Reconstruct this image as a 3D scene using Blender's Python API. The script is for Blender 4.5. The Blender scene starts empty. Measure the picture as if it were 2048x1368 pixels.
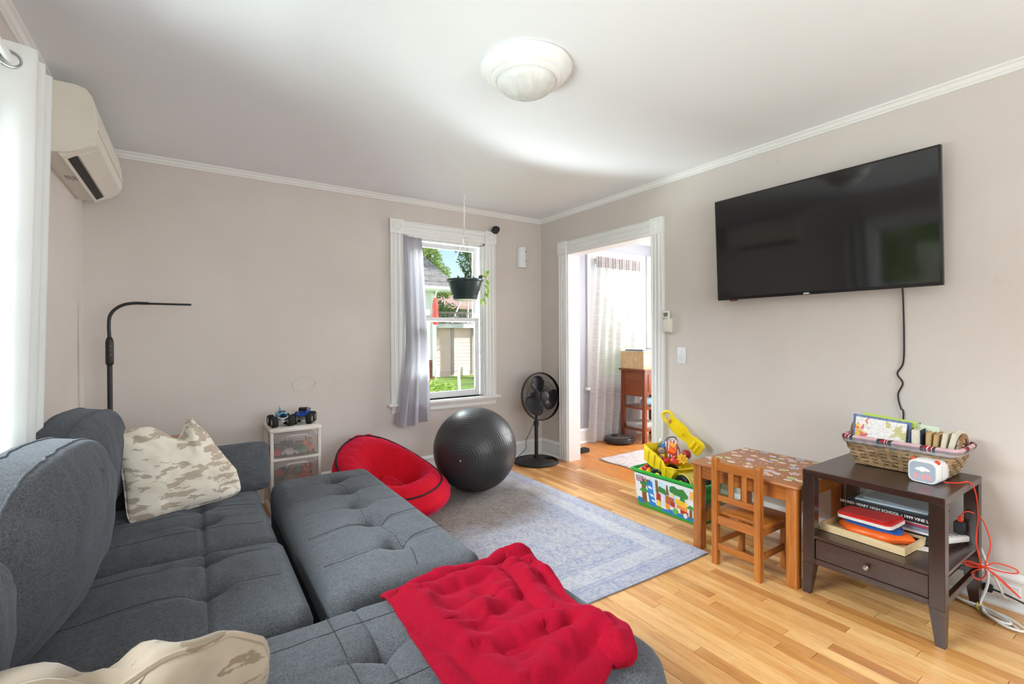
import bpy, bmesh, math, random
from mathutils import Vector, Matrix, noise as mnoise
from math import sin, cos, pi, sqrt, exp, radians

random.seed(7)
SC = bpy.context.scene
COL = SC.collection

# ------------------------------------------------------------------ camera
cd = bpy.data.cameras.new('camera')
cd.sensor_width = 36.0
cd.lens = 945.86 * 36.0 / 2048.0
cd.shift_y = (675.52 - 684.0) / 2048.0
cd.clip_start = 0.02
cam = bpy.data.objects.new('camera', cd)
COL.objects.link(cam)
YAW, PIT, ROL = 0.593, -0.0048, -0.0054
_F = Vector((sin(YAW)*cos(PIT), cos(YAW)*cos(PIT), sin(PIT)))
_R = Vector((cos(YAW), -sin(YAW), 0))
_U = _R.cross(_F)
_R2 = _R*cos(ROL) + _U*sin(ROL)
_U2 = -_R*sin(ROL) + _U*cos(ROL)
m = Matrix((_R2, _U2, -_F)).transposed().to_4x4()
m.translation = Vector((0, 0, 1.25))
cam.matrix_world = m
SC.camera = cam

# ------------------------------------------------------------------ exposure and light
SC.view_settings.view_transform = 'Standard'
SC.view_settings.look = 'None'
SC.view_settings.gamma = 1.0
SC.view_settings.use_curve_mapping = False
SC.view_settings.exposure = 0.84

w = bpy.data.worlds.new('world')
SC.world = w
w.use_nodes = True
nt = w.node_tree
nt.nodes.clear()
sky = nt.nodes.new('ShaderNodeTexSky')
sky.sky_type = 'NISHITA'
sky.sun_disc = False
sky.sun_elevation = radians(48)
sky.sun_rotation = radians(120)
sky.air_density = 1.2
sky.dust_density = 0.6
bg = nt.nodes.new('ShaderNodeBackground')
bg.inputs['Strength'].default_value = 0.125
out = nt.nodes.new('ShaderNodeOutputWorld')
nt.links.new(sky.outputs[0], bg.inputs[0])
nt.links.new(bg.outputs[0], out.inputs[0])

def aim(o, loc, target):
    o.location = loc
    d = Vector(target) - Vector(loc)
    o.rotation_euler = d.to_track_quat('-Z', 'Y').to_euler()

sd = bpy.data.lights.new('sun', 'SUN')
sd.energy = 2.9
sd.angle = radians(1.0)
sd.color = (1.0, 0.95, 0.87)
sun = bpy.data.objects.new('sun', sd)
COL.objects.link(sun)
aim(sun, (8, -3, 10), (8 - 0.50, -3 + 0.78, 10 - 0.80))

def area(name, loc, target, sx, sy, power, col=(1, 1, 1), spread=180):
    ld = bpy.data.lights.new(name, 'AREA')
    ld.shape = 'RECTANGLE'
    ld.size = sx
    ld.size_y = sy
    ld.energy = power
    ld.color = col
    ld.spread = radians(spread)
    o = bpy.data.objects.new(name, ld)
    COL.objects.link(o)
    aim(o, loc, target)
    return o

area('daylight_left_window', (-2.35, 2.25, 3.25), (1.5, 1.3, 0.9), 2.4, 1.9, 620, (0.90, 0.95, 1.0))
area('daylight_left_ground', (-1.7, 1.60, 0.20), (0.9, 2.9, 2.0), 2.4, 1.4, 150, (0.88, 0.95, 1.0))
area('rear_fill', (1.35, -1.52, 1.45), (0.7, 3.0, 2.0), 2.6, 1.7, 36, (0.92, 0.97, 1.0))  # fill lamp added behind the camera to lift the shadows
area('daylight_back_window', (1.2, 5.7, 3.2), (2.3, 3.4, 1.1), 2.4, 1.4, 470, (0.92, 0.97, 1.0))
area('daylight_back_ground', (1.95, 4.62, 0.10), (1.93, 4.25, 2.3), 1.8, 0.6, 520, (0.90, 0.97, 1.0))
area('daylight_side_windows', (4.5, 5.7, 3.3), (4.4, 4.1, 1.3), 2.2, 1.5, 50, (0.96, 0.99, 1.0))
area('daylight_side_room', (5.35, 2.7, 1.5), (2.6, 3.0, 0.6), 1.5, 1.7, 66, (0.96, 0.98, 1.0))

# ------------------------------------------------------------------ material helpers
def lin(r, g, b):
    f = lambda v: ((v/255.0 + 0.055)/1.055)**2.4 if v/255.0 > 0.04045 else v/255.0/12.92
    return (f(r), f(g), f(b), 1.0)

class G:
    """small wrapper round a node tree"""
    def __init__(s, name):
        s.m = bpy.data.materials.new(name)
        s.m.use_nodes = True
        s.nt = s.m.node_tree
        s.b = s.nt.nodes['Principled BSDF']
        s.out = s.nt.nodes['Material Output']
    def n(s, t, **kw):
        x = s.nt.nodes.new(t)
        for k, v in kw.items():
            setattr(x, k, v)
        return x
    def l(s, a, b):
        s.nt.links.new(a, b)
    def put(s, sock, v):
        if isinstance(v, (int, float)):
            sock.default_value = v
        elif isinstance(v, tuple):
            sock.default_value = v
        else:
            s.l(v, sock)
    def math(s, op, a, b=0.0, c=None):
        x = s.n('ShaderNodeMath', operation=op)
        s.put(x.inputs[0], a)
        s.put(x.inputs[1], b)
        if c is not None:
            s.put(x.inputs[2], c)
        return x.outputs[0]
    def pos(s):
        return s.n('ShaderNodeNewGeometry').outputs['Position']
    def objc(s):
        return s.n('ShaderNodeTexCoord').outputs['Object']
    def mapping(s, vec, scale=(1, 1, 1), loc=(0, 0, 0), rot=(0, 0, 0)):
        x = s.n('ShaderNodeMapping')
        s.l(vec, x.inputs[0])
        s.put(x.inputs['Location'], loc)
        s.put(x.inputs['Rotation'], rot)
        s.put(x.inputs['Scale'], scale)
        return x.outputs[0]
    def noise(s, vec, scale=5, detail=3, rough=0.5, dist=0.0):
        x = s.n('ShaderNodeTexNoise')
        s.l(vec, x.inputs['Vector'])
        x.inputs['Scale'].default_value = scale
        x.inputs['Detail'].default_value = detail
        x.inputs['Roughness'].default_value = rough
        x.inputs['Distortion'].default_value = dist
        return x.outputs[0]
    def ramp(s, fac, stops):
        x = s.n('ShaderNodeValToRGB')
        s.put(x.inputs[0], fac)
        e = x.color_ramp.elements
        while len(e) < len(stops):
            e.new(0.5)
        for i, (p, c) in enumerate(stops):
            e[i].position = p
            e[i].color = c
        return x.outputs[0]
    def mix(s, fac, a, b, mode='MIX'):
        x = s.n('ShaderNodeMix', data_type='RGBA', blend_type=mode)
        s.put(x.inputs[0], fac)
        s.put(x.inputs[6], a)
        s.put(x.inputs[7], b)
        return x.outputs[2]
    def bump(s, h, strength=0.2, dist=0.002):
        x = s.n('ShaderNodeBump')
        x.inputs['Strength'].default_value = strength
        x.inputs['Distance'].default_value = dist
        s.l(h, x.inputs['Height'])
        s.l(x.outputs[0], s.b.inputs['Normal'])
    def sep(s, vec):
        x = s.n('ShaderNodeSeparateXYZ')
        s.l(vec, x.inputs[0])
        return x.outputs
    def rnd(s):
        return s.n('ShaderNodeObjectInfo').outputs['Random']

def mat(name, rgb, rough=0.5, metal=0.0, spec=0.5, var=0.06, vs=6.0, bump=0.0, bs=60.0, bd=0.001, coat=0.0, sheen=0.0, sheencol=None, alpha=None):
    g = G(name)
    c = lin(*rgb)
    v = g.objc()
    f = g.noise(v, vs, 4)
    lo = tuple(x*(1-var) for x in c[:3]) + (1,)
    hi = tuple(min(1, x*(1+var)) for x in c[:3]) + (1,)
    g.l(g.ramp(f, [(0.3, lo), (0.7, hi)]), g.b.inputs['Base Color'])
    g.b.inputs['Roughness'].default_value = rough
    g.b.inputs['Metallic'].default_value = metal
    g.b.inputs['Specular IOR Level'].default_value = spec
    g.b.inputs['Coat Weight'].default_value = coat
    g.b.inputs['Sheen Weight'].default_value = sheen
    if sheencol:
        g.b.inputs['Sheen Tint'].default_value = lin(*sheencol)
    if bump:
        g.bump(g.noise(v, bs, 2), bump, bd)
    return g.m

def wood(name, rgb1, rgb2, axis='Y', rough=0.4, gs=14, coat=0.0, knots=0.3, world=True):
    g = G(name)
    v = g.pos() if world else g.objc()
    st = {'X': (0.09, 1, 1), 'Y': (1, 0.09, 1), 'Z': (1, 1, 0.09)}[axis]
    mp = g.mapping(v, st)
    a = g.noise(mp, gs*3, 5, 0.6, 0.6)
    b = g.noise(mp, gs*14, 3, 0.6)
    f = g.math('ADD', g.math('MULTIPLY', a, 0.75), g.math('MULTIPLY', b, 0.25))
    g.l(g.ramp(f, [(0.34, lin(*rgb2)), (0.62, lin(*rgb1))]), g.b.inputs['Base Color'])
    g.b.inputs['Roughness'].default_value = rough
    g.b.inputs['Coat Weight'].default_value = coat
    g.b.inputs['Coat Roughness'].default_value = 0.25
    g.bump(f, 0.12, 0.001)
    return g.m

def emit(name, rgb, strength):
    g = G(name)
    g.b.inputs['Base Color'].default_value = lin(*rgb)
    g.b.inputs['Emission Color'].default_value = lin(*rgb)
    g.b.inputs['Emission Strength'].default_value = strength
    return g.m

# ------------------------------------------------------------------ mesh helpers
class B:
    def __init__(s):
        s.bm = bmesh.new()
        s.mi = 0
    def _fin(s, faces):
        for f in faces:
            f.material_index = s.mi
    def box(s, x0, x1, y0, y1, z0, z1, bev=0.0, seg=1, M=None):
        n0 = len(s.bm.faces)
        vs = [s.bm.verts.new((x, y, z)) for x in (x0, x1) for y in (y0, y1) for z in (z0, z1)]
        q = [(0, 1, 3, 2), (4, 6, 7, 5), (0, 4, 5, 1), (2, 3, 7, 6), (0, 2, 6, 4), (1, 5, 7, 3)]
        fs = [s.bm.faces.new([vs[i] for i in k]) for k in q]
        allv = vs
        if bev > 0:
            es = list({e for f in fs for e in f.edges})
            r = bmesh.ops.bevel(s.bm, geom=es, offset=bev, segments=seg, affect='EDGES', profile=0.5)
            fs = list({f for f in r['faces']} | {f for f in fs if f.is_valid})
            allv = list({v for f in fs for v in f.verts})
        if M is not None:
            for v in allv:
                v.co = M @ v.co
        s._fin(fs)
        return s
    def frustum(s, c0, w0, d0, z0, c1, w1, d1, z1, bev=0.0):
        """tapered bar between two rectangles"""
        vs = []
        for (c, ww, dd, z) in ((c0, w0, d0, z0), (c1, w1, d1, z1)):
            for sx, sy in ((-1, -1), (1, -1), (1, 1), (-1, 1)):
                vs.append(s.bm.verts.new((c[0]+sx*ww/2, c[1]+sy*dd/2, z)))
        q = [(3, 2, 1, 0), (4, 5, 6, 7)] + [(i, (i+1) % 4, 4+(i+1) % 4, 4+i) for i in range(4)]
        fs = [s.bm.faces.new([vs[i] for i in k]) for k in q]
        if bev > 0:
            es = list({e for f in fs for e in f.edges})
            r = bmesh.ops.bevel(s.bm, geom=es, offset=bev, segments=2, affect='EDGES')
            fs = list({f for f in r['faces']} | {f for f in fs if f.is_valid})
        s._fin(fs)
        return s
    def ring(s, pts):
        return [s.bm.verts.new(p) for p in pts]
    def skin(s, rings, closed=True, cap0=True, cap1=True):
        fs = []
        for a, b in zip(rings[:-1], rings[1:]):
            n = len(a)
            for i in range(n if closed else n-1):
                j = (i+1) % n
                try:
                    fs.append(s.bm.faces.new((a[i], a[j], b[j], b[i])))
                except ValueError:
                    pass
        if cap0 and closed:
            fs.append(s.bm.faces.new(list(reversed(rings[0]))))
        if cap1 and closed:
            fs.append(s.bm.faces.new(rings[-1]))
        s._fin(fs)
        return s
    def tube(s, pts, r, seg=8, closed=False):
        pts = [Vector(p) for p in pts]
        n = len(pts)
        rings = []
        up = None
        for i, p in enumerate(pts):
            if closed:
                t = pts[(i+1) % n] - pts[i-1]
            else:
                t = pts[min(i+1, n-1)] - pts[max(i-1, 0)]
            if t.length < 1e-9:
                t = Vector((0, 0, 1))
            t.normalize()
            if up is None:
                up = t.orthogonal().normalized()
            else:
                up = (up - t*up.dot(t))
                up = up.normalized() if up.length > 1e-6 else t.orthogonal().normalized()
            sd_ = t.cross(up)
            rr = r[i] if isinstance(r, (list, tuple)) else r
            rings.append(s.ring([p + up*cos(2*pi*k/seg)*rr + sd_*sin(2*pi*k/seg)*rr for k in range(seg)]))
        if closed:
            rings.append(rings[0])
            s.skin(rings, True, False, False)
        else:
            s.skin(rings)
        return s
    def cyl(s, p0, p1, r0, r1=None, seg=20):
        r1 = r0 if r1 is None else r1
        return s.tube([p0, p1], [r0, r1], seg)
    def lathe(s, prof, M=None, seg=32, cx=0, cy=0, sx=1.0, sy=1.0):
        rings = []
        for r, z in prof:
            pts = [Vector((cx+cos(2*pi*k/seg)*r*sx, cy+sin(2*pi*k/seg)*r*sy, z)) for k in range(seg)]
            if M is not None:
                pts = [M @ p for p in pts]
            rings.append(s.ring(pts))
        s.skin(rings)
        return s
    def prism(s, poly, a, b, axis='Y', M=None):
        def mk(p, t):
            v = {'X': (t, p[0], p[1]), 'Y': (p[0], t, p[1]), 'Z': (p[0], p[1], t)}[axis]
            v = Vector(v)
            return M @ v if M is not None else v
        A = s.ring([mk(p, a) for p in poly])
        Bq = s.ring([mk(p, b) for p in poly])
        s.skin([A, Bq])
        return s
    def grid(s, fn, nu, nv):
        vs = [[s.bm.verts.new(fn(i/nu, j/nv)) for j in range(nv+1)] for i in range(nu+1)]
        fs = [s.bm.faces.new((vs[i][j], vs[i+1][j], vs[i+1][j+1], vs[i][j+1])) for i in range(nu) for j in range(nv)]
        s._fin(fs)
        return vs
    def sphere(s, c, r, M=None, seg=20, rings=12, sc=(1, 1, 1)):
        R = []
        for i in range(1, rings):
            a = pi*i/rings
            pts = [Vector((c[0]+r*sc[0]*sin(a)*cos(2*pi*k/seg), c[1]+r*sc[1]*sin(a)*sin(2*pi*k/seg), c[2]-r*sc[2]*cos(a))) for k in range(seg)]
            if M is not None:
                pts = [M @ p for p in pts]
            R.append(s.ring(pts))
        s.skin(R)
        return s
    def pillow(s, M, w, h, t, e=0.004, nexp=6, pw=3, nu=44, nv=36, warp=None, bulge=None):
        """two sided cushion; local X width, Z height, Y thickness"""
        def P(u, v, sgn):
            k = (abs(u)**nexp + abs(v)**nexp)**(1.0/nexp)
            mx = max(abs(u), abs(v))
            f = mx/k if k > 1e-9 else 1.0
            uu, vv = u*f, v*f
            hh = e + (t/2-e)*max(0.0, (1-abs(u)**pw)*(1-abs(v)**pw))**0.5
            if bulge:
                hh += bulge(u, v, sgn)
            p = Vector((uu*w/2, sgn*hh, vv*h/2))
            if warp:
                p = warp(p, u, v)
            return M @ p
        sh = lambda a: a*2-1
        es = lambda a: sin(sh(a)*pi/2)
        A = s.grid(lambda a, b: P(es(a), es(b), -1), nu, nv)
        C = s.grid(lambda a, b: P(es(a), es(b), 1), nu, nv)
        def bd(g):
            return [g[i][0] for i in range(nu)] + [g[nu][j] for j in range(nv)] + [g[nu-i][nv] for i in range(nu)] + [g[0][nv-j] for j in range(nv)]
        a, c = bd(A), bd(C)
        n = len(a)
        fs = [s.bm.faces.new((a[i], a[(i+1) % n], c[(i+1) % n], c[i])) for i in range(n)]
        s._fin(fs)
        s.edge = [ (a[i].co + c[i].co)/2 for i in range(n)]
        s.edge_a = [v.co.copy() for v in a]
        s.edge_c = [v.co.copy() for v in c]
        return s

def slab(b, x0, x1, y0, y1, z0, z1, r, R, fn, step=0.012):
    """upholstered block: rounded plan corners R, rounded top edge r, fn(x,y) adds height"""
    nx = max(8, int((x1-x0)/step))
    ny = max(8, int((y1-y0)/step))
    def wpt(s_, t_):
        x = x0 + (x1-x0)*s_
        y = y0 + (y1-y0)*t_
        d = min(x-x0, x1-x, y-y0, y1-y)
        ex = min(x-x0, x1-x)
        ey = min(y-y0, y1-y)
        if ex < R and ey < R:
            a, c = 1-ex/R, 1-ey/R
            mx, nn = max(a, c), sqrt(a*a+c*c)
            if nn > 1e-9:
                a2, c2 = a*mx/nn, c*mx/nn
                cx = x0+R if x-x0 < x1-x else x1-R
                cy = y0+R if y-y0 < y1-y else y1-R
                sx = -1 if x-x0 < x1-x else 1
                sy = -1 if y-y0 < y1-y else 1
                x, y = cx + sx*a2*R, cy + sy*c2*R
        return x, y, max(d, 0.0)
    def P(s_, t_):
        # cluster samples at the edges so the rounding stays smooth
        x, y, d = wpt(s_, t_)
        k = min(1.0, d/r)
        z = z1 - r*(1-sqrt(max(0.0, 1-(1-k)**2)))
        z += fn(x, y)*min(1.0, d/(r*0.8)) if fn else 0
        return Vector((x, y, z))
    V = b.grid(P, nx, ny)
    bd = [V[i][0] for i in range(nx)] + [V[nx][j] for j in range(ny)] + [V[nx-i][ny] for i in range(nx)] + [V[0][ny-j] for j in range(ny)]
    cx, cy = (x0+x1)/2, (y0+y1)/2
    mids = [b.bm.verts.new(v.co + Vector((0, 0, -(v.co.z-z0)*0.5))) for v in bd]
    low = [b.bm.verts.new(Vector((v.co.x, v.co.y, z0))) for v in bd]
    b.skin([bd, mids, low], True, False, True)

def top_root(o):
    while o.parent:
        o = o.parent
    return o

def O(name, b, mats, parent=None, origin=None, label=None, cat=None, group=None, kind=None, smooth=True, ang=38):
    """link one mesh object; vertices are given in scene coordinates"""
    bm = b.bm if isinstance(b, B) else b
    bmesh.ops.recalc_face_normals(bm, faces=bm.faces)
    if parent is not None:
        org = Vector(top_root(parent)['org'])
    elif origin is not None:
        org = Vector(origin)
    else:
        xs = [v.co for v in bm.verts]
        org = Vector(((min(v.x for v in xs)+max(v.x for v in xs))/2, (min(v.y for v in xs)+max(v.y for v in xs))/2, min(v.z for v in xs)))
    for v in bm.verts:
        v.co -= org
    me = bpy.data.meshes.new(name)
    bm.to_mesh(me)
    bm.free()
    for mm in (mats if isinstance(mats, (list, tuple)) else [mats]):
        me.materials.append(mm)
    if smooth:
        for p in me.polygons:
            p.use_smooth = True
        me.set_sharp_from_angle(angle=radians(ang))
    o = bpy.data.objects.new(name, me)
    COL.objects.link(o)
    if parent is not None:
        o.parent = parent
    else:
        o.location = org
        o['org'] = tuple(org)
    tag(o, label, cat, group, kind)
    return o

def tag(o, label=None, cat=None, group=None, kind=None):
    if label: o['label'] = label
    if cat: o['category'] = cat
    if group: o['group'] = group
    if kind: o['kind'] = kind
    return o

def T(name, label, cat, loc, group=None, kind=None):
    o = bpy.data.objects.new(name, None)
    o.empty_display_size = 0.05
    COL.objects.link(o)
    o.location = loc
    o['org'] = tuple(loc)
    tag(o, label, cat, group, kind)
    return o

def text_bm(s, size, M, depth=0.0004, bold=False, align='CENTER'):
    """lettering as a thin mesh; M maps local (x right, y up, z out)"""
    cu = bpy.data.curves.new('lettering', 'FONT')
    cu.body = s
    cu.size = size
    cu.extrude = depth
    cu.resolution_u = 2
    cu.align_x = align
    cu.align_y = 'CENTER'
    if bold:
        cu.offset = size*0.02
    o = bpy.data.objects.new('lettering', cu)
    COL.objects.link(o)
    dg = bpy.context.evaluated_depsgraph_get()
    me = bpy.data.meshes.new_from_object(o.evaluated_get(dg))
    b = B()
    b.bm.from_mesh(me)
    for v in b.bm.verts:
        v.co = M @ v.co
    bpy.data.objects.remove(o)
    bpy.data.curves.remove(cu)
    bpy.data.meshes.remove(me)
    return b

def frame_M(origin, right, up):
    r = Vector(right).normalized()
    u = Vector(up)
    u = (u - r*u.dot(r)).normalized()
    n = r.cross(u)
    m_ = Matrix((r, u, n)).transposed().to_4x4()
    m_.translation = Vector(origin)
    return m_

def arc(pts, n=8):
    """Catmull-Rom through points"""
    P = [Vector(p) for p in pts]
    P = [P[0]*2-P[1]] + P + [P[-1]*2-P[-2]]
    out_ = []
    for i in range(1, len(P)-2):
        for k in range(n):
            t = k/n
            a, b_, c, d = P[i-1], P[i], P[i+1], P[i+2]
            out_.append(0.5*((2*b_) + (c-a)*t + (2*a-5*b_+4*c-d)*t*t + (3*b_-a-3*c+d)*t**3))
    out_.append(P[-2])
    return out_

def NZ(x, y, z=0.0):
    return mnoise.noise(Vector((x, y, z)))
# ================================================================== materials of the setting
H = 2.465
XL, XR, YB, YF = -0.576, 3.072, 3.996, -1.6
X2, Y2, X3, YS = 3.215, 4.10, 5.6, 1.4     # side room

def wall_mat(name, rgb, rgb2):
    g = G(name)
    v = g.pos()
    f = g.noise(v, 0.9, 5, 0.6)
    st = g.noise(g.mapping(v, (2.2, 2.2, 1.2)), 3.0, 5, 0.65)
    base = g.ramp(f, [(0.35, lin(*rgb2)), (0.65, lin(*rgb))])
    base = g.mix(g.math('MULTIPLY', g.math('GREATER_THAN', st, 0.70), 0.06), base, lin(150, 135, 120))
    g.l(base, g.b.inputs['Base Color'])
    g.b.inputs['Roughness'].default_value = 0.62
    g.b.inputs['Specular IOR Level'].default_value = 0.3
    g.bump(g.noise(v, 45, 3), 0.12, 0.002)
    return g.m
M_wall = wall_mat('beige_wall_paint', (216, 208, 202), (209, 200, 193))
M_wall2 = wall_mat('grey_wall_paint', (176, 177, 182), (168, 169, 175))
M_ceil = mat('ceiling_paint', (236, 239, 243), 0.75, var=0.015, vs=2, bump=0.08, bs=60)
M_trim = mat('white_gloss_trim', (236, 236, 234), 0.32, var=0.015, vs=3, bump=0.05, bs=30)
M_vinyl = mat('white_vinyl', (232, 233, 236), 0.35, var=0.01)
M_dark = mat('dark_gap', (26, 22, 20), 0.8)

def plank_mat(name, stops, rough):
    g = G(name)
    v = g.pos()
    r = g.rnd()
    sh = g.n('ShaderNodeVectorMath', operation='ADD')
    cmb = g.n('ShaderNodeCombineXYZ')
    g.l(g.math('MULTIPLY', r, 13.0), cmb.inputs[0])
    g.l(g.math('MULTIPLY', r, 37.0), cmb.inputs[1])
    g.l(v, sh.inputs[0])
    g.l(cmb.outputs[0], sh.inputs[1])
    mp = g.mapping(sh.outputs[0], (1, 0.10, 1))
    a = g.noise(mp, 26, 5, 0.6, 1.2)
    b2 = g.noise(mp, 190, 3, 0.6)
    blot = g.noise(g.mapping(sh.outputs[0], (1, 0.35, 1)), 9, 3, 0.5)
    base = g.ramp(r, stops)
    f = g.math('ADD', g.math('MULTIPLY', a, 0.65), g.math('MULTIPLY', b2, 0.35))
    dark = g.ramp(f, [(0.34, (0.66, 0.52, 0.38, 1)), (0.56, (1, 1, 1, 1))])
    base = g.mix(0.75, base, dark, 'MULTIPLY')
    base = g.mix(g.ramp(blot, [(0.55, (0, 0, 0, 1)), (0.75, (0.35, 0.35, 0.35, 1))]), base, lin(232, 196, 146))
    g.l(base, g.b.inputs['Base Color'])
    g.b.inputs['Roughness'].default_value = rough
    g.b.inputs['Specular IOR Level'].default_value = 0.5
    g.b.inputs['Coat Weight'].default_value = 0.25
    g.b.inputs['Coat Roughness'].default_value = 0.22
    g.bump(f, 0.10, 0.0008)
    return g.m
M_plank = plank_mat('maple_plank', [(0.0, lin(178, 118, 60)), (0.2, lin(214, 160, 98)), (0.55, lin(228, 182, 122)), (0.8, lin(206, 150, 86)), (1.0, lin(168, 106, 50))], 0.34)
M_plank2 = plank_mat('amber_plank', [(0.0, lin(206, 128, 58)), (0.5, lin(220, 148, 76)), (1.0, lin(196, 118, 52))], 0.3)

def S(name, b, m_, parent=None, label=None, **kw):
    return O(name, b, m_, parent, label=label, kind='structure' if parent is None else None, **kw)

# ------------------------------------------------------------------ floor with planks
b = B()
b.box(XL-0.15, X3+0.2, YF-0.15, Y2+0.2, -0.12, -0.012)
floor = S('floor', b, M_dark, label='narrow strip maple floor with honey coloured boards', origin=(0, 0, 0), smooth=False)
PW = 0.0572
unit = None
rest = B()
def plank_mesh():
    bb = B()
    bb.box(-0.5, 0.5, -0.5, 0.5, -0.5, 0.5)
    return bb
count = 0
rr = random.Random(3)
x = XR - 0.02
col_i = 0
cands = []
while x > XL:
    y = YF - rr.random()*0.9
    while y < YB:
        L = rr.uniform(0.28, 1.25)
        y0, y1 = max(y, YF), min(y+L, YB)
        if y1 - y0 > 0.03:
            cands.append((x-PW/2, y0, y1, rr.uniform(-0.0006, 0.0006)))
        y += L
    x -= PW
def in_view(cx, y0, y1):
    if cx < 0.95: return False
    if cx < 2.43 and y0 > 1.66 and y1 < 3.62: return False
    if y1 < 0.12: return False
    # inside the right edge of the frame
    yy = y1
    u = (cx*cos(YAW) - yy*sin(YAW))/(cx*sin(YAW) + yy*cos(YAW))
    return u < 1.22
vis = [c for c in cands if in_view(c[0], c[1], c[2])]
vis.sort(key=lambda c: (c[0]**2 + ((c[1]+c[2])/2)**2))
vset = set(vis[:298])
me_plank = None
for c in cands:
    cx, y0, y1, dz = c
    if c in vset:
        if me_plank is None:
            pb = B()
            pb.box(-0.5, 0.5, -0.5, 0.5, -0.5, 0.5)
            o = O('plank', pb, M_plank, floor, smooth=False)
            me_plank = o.data
        else:
            o = bpy.data.objects.new('plank', me_plank)
            COL.objects.link(o)
            o.parent = floor
        o.location = (cx, (y0+y1)/2, -0.006+dz)
        o.scale = (PW-0.0021, y1-y0-0.0021, 0.012)
    else:
        rest.box(cx-PW/2+0.001, cx+PW/2-0.001, y0+0.001, y1-0.001, -0.012, dz)
O('planks_far', rest, M_plank, floor, kind='stuff', smooth=False)
rest = B()
x = X3
while x > XR - 0.02:
    y = 1.3 - rr.random()*0.9
    while y < Y2:
        L = rr.uniform(0.4, 1.3)
        y0, y1 = max(y, 1.3), min(y+L, Y2)
        if x-PW < X2 and True:
            y0, y1 = max(y0, 2.45), min(y1, 3.65)
        if y1 - y0 > 0.03:
            rest.box(max(x-PW, XR-0.02)+0.0006, x-0.0006, y0+0.0006, y1-0.0006, -0.012, rr.uniform(-0.0005, 0.0005))
        y += L
    x -= PW
O('planks_side_room', rest, M_plank2, floor, kind='stuff', smooth=False)

# ------------------------------------------------------------------ walls and ceiling
WX0, WX1, WZ0, WZ1 = 1.528, 2.376, 0.665, 2.152      # back window opening
b = B()
b.box(XL-0.15, WX0, YB, YB+0.16, -0.1, H+0.1)
b.box(WX1, X2, YB, YB+0.16, -0.1, H+0.1)
b.box(WX0, WX1, YB, YB+0.16, -0.1, WZ0)
b.box(WX0, WX1, YB, YB+0.16, WZ1, H+0.1)
S('wall_back', b, M_wall, label='beige painted wall holding the small double hung window', smooth=False)
# faint pencil loops a child drew on the wall
bs = B()
bs.tube(arc([(0.62, YB-0.0006, 0.90), (0.66, YB-0.0006, 0.83), (0.74, YB-0.0006, 0.80), (0.80, YB-0.0006, 0.86), (0.76, YB-0.0006, 0.93), (0.66, YB-0.0006, 0.92), (0.64, YB-0.0006, 0.85), (0.72, YB-0.0006, 0.83), (0.84, YB-0.0006, 0.90)], 8), 0.0009, 4)
O('pencil_scribble', bs, mat('pencil_grey', (190, 181, 173), 0.8), bpy.data.objects['wall_back'])
LY0, LY1, LZ0, LZ1 = 0.55, 2.22, 0.72, 2.12           # left window opening
b = B()
b.box(XL-0.15, XL, YF, LY0, -0.1, H+0.1)
b.box(XL-0.15, XL, LY1, YB, -0.1, H+0.1)
b.box(XL-0.15, XL, LY0, LY1, -0.1, LZ0)
b.box(XL-0.15, XL, LY0, LY1, LZ1, H+0.1)
S('wall_left', b, M_wall, label='beige painted wall behind the white curtain and sofa', smooth=False)
DY0, DY1, DZ = 2.522, 3.572, 2.06
b = B()
b.box(XR, X2, YF, DY0, -0.1, H+0.1)
b.box(XR, X2, DY1, YB, -0.1, H+0.1)
b.box(XR, X2, DY0, DY1, DZ, H+0.1)
S('wall_right', b, M_wall, label='beige painted wall carrying the television and the doorway', smooth=False)
b = B()
b.box(XL-0.15, 0.05, YF-0.15, YF, -0.1, H+0.1)
b.box(2.65, X2, YF-0.15, YF, -0.1, H+0.1)
b.box(0.05, 2.65, YF-0.15, YF, -0.1, 0.6)
b.box(0.05, 2.65, YF-0.15, YF, 2.3, H+0.1)
S('wall_front', b, M_wall, label='beige wall behind the viewpoint with an opening for the added window', smooth=False)
b = B()
b.box(X2, 3.93, Y2, Y2+0.15, -0.1, H+0.1)
b.box(4.70, 4.97, Y2, Y2+0.15, -0.1, H+0.1)
b.box(3.93, 4.70, Y2, Y2+0.15, -0.1, 0.64)
b.box(3.93, 4.70, Y2, Y2+0.15, 2.15, H+0.1)
b.box(4.97, X3+0.15, Y2, Y2+0.15, -0.1, 0.64)
b.box(4.97, X3+0.15, Y2, Y2+0.15, 2.15, H+0.1)
S('wall_side_room_back', b, M_wall2, label='grey wall of the next room around its curtained windows', smooth=False)
b = B()
b.box(X3, X3+0.15, YS-0.15, Y2, -0.1, H+0.1)
b.box(X2, X3, YS-0.15, YS, -0.1, H+0.1)
S('wall_side_room', b, M_wall2, label='grey wall closing the next room', smooth=False)
b = B()
b.box(X2, X2+0.004, YS, DY0, 0, H)
b.box(X2, X2+0.004, DY1, Y2, 0, H)
b.box(X2, X2+0.004, DY0, DY1, DZ, H)
S('wall_side_room_left', b, M_wall2, label='grey face of the partition seen from the next room', smooth=False)
b = B()
b.box(XL-0.15, X3+0.15, YF-0.15, Y2+0.15, H, H+0.12)
S('ceiling', b, M_ceil, label='smooth white painted ceiling', smooth=False)
b = B()
b.box(XL-0.6, X3+0.5, YF-2.4, Y2+0.3, H+0.3, H+0.5)  # rear overhang extended to keep the sun off the added window
S('roof_sun_block', b, M_dark, label='roof deck above the ceiling, its unseen rear overhang added to block the sun', smooth=False)

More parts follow.
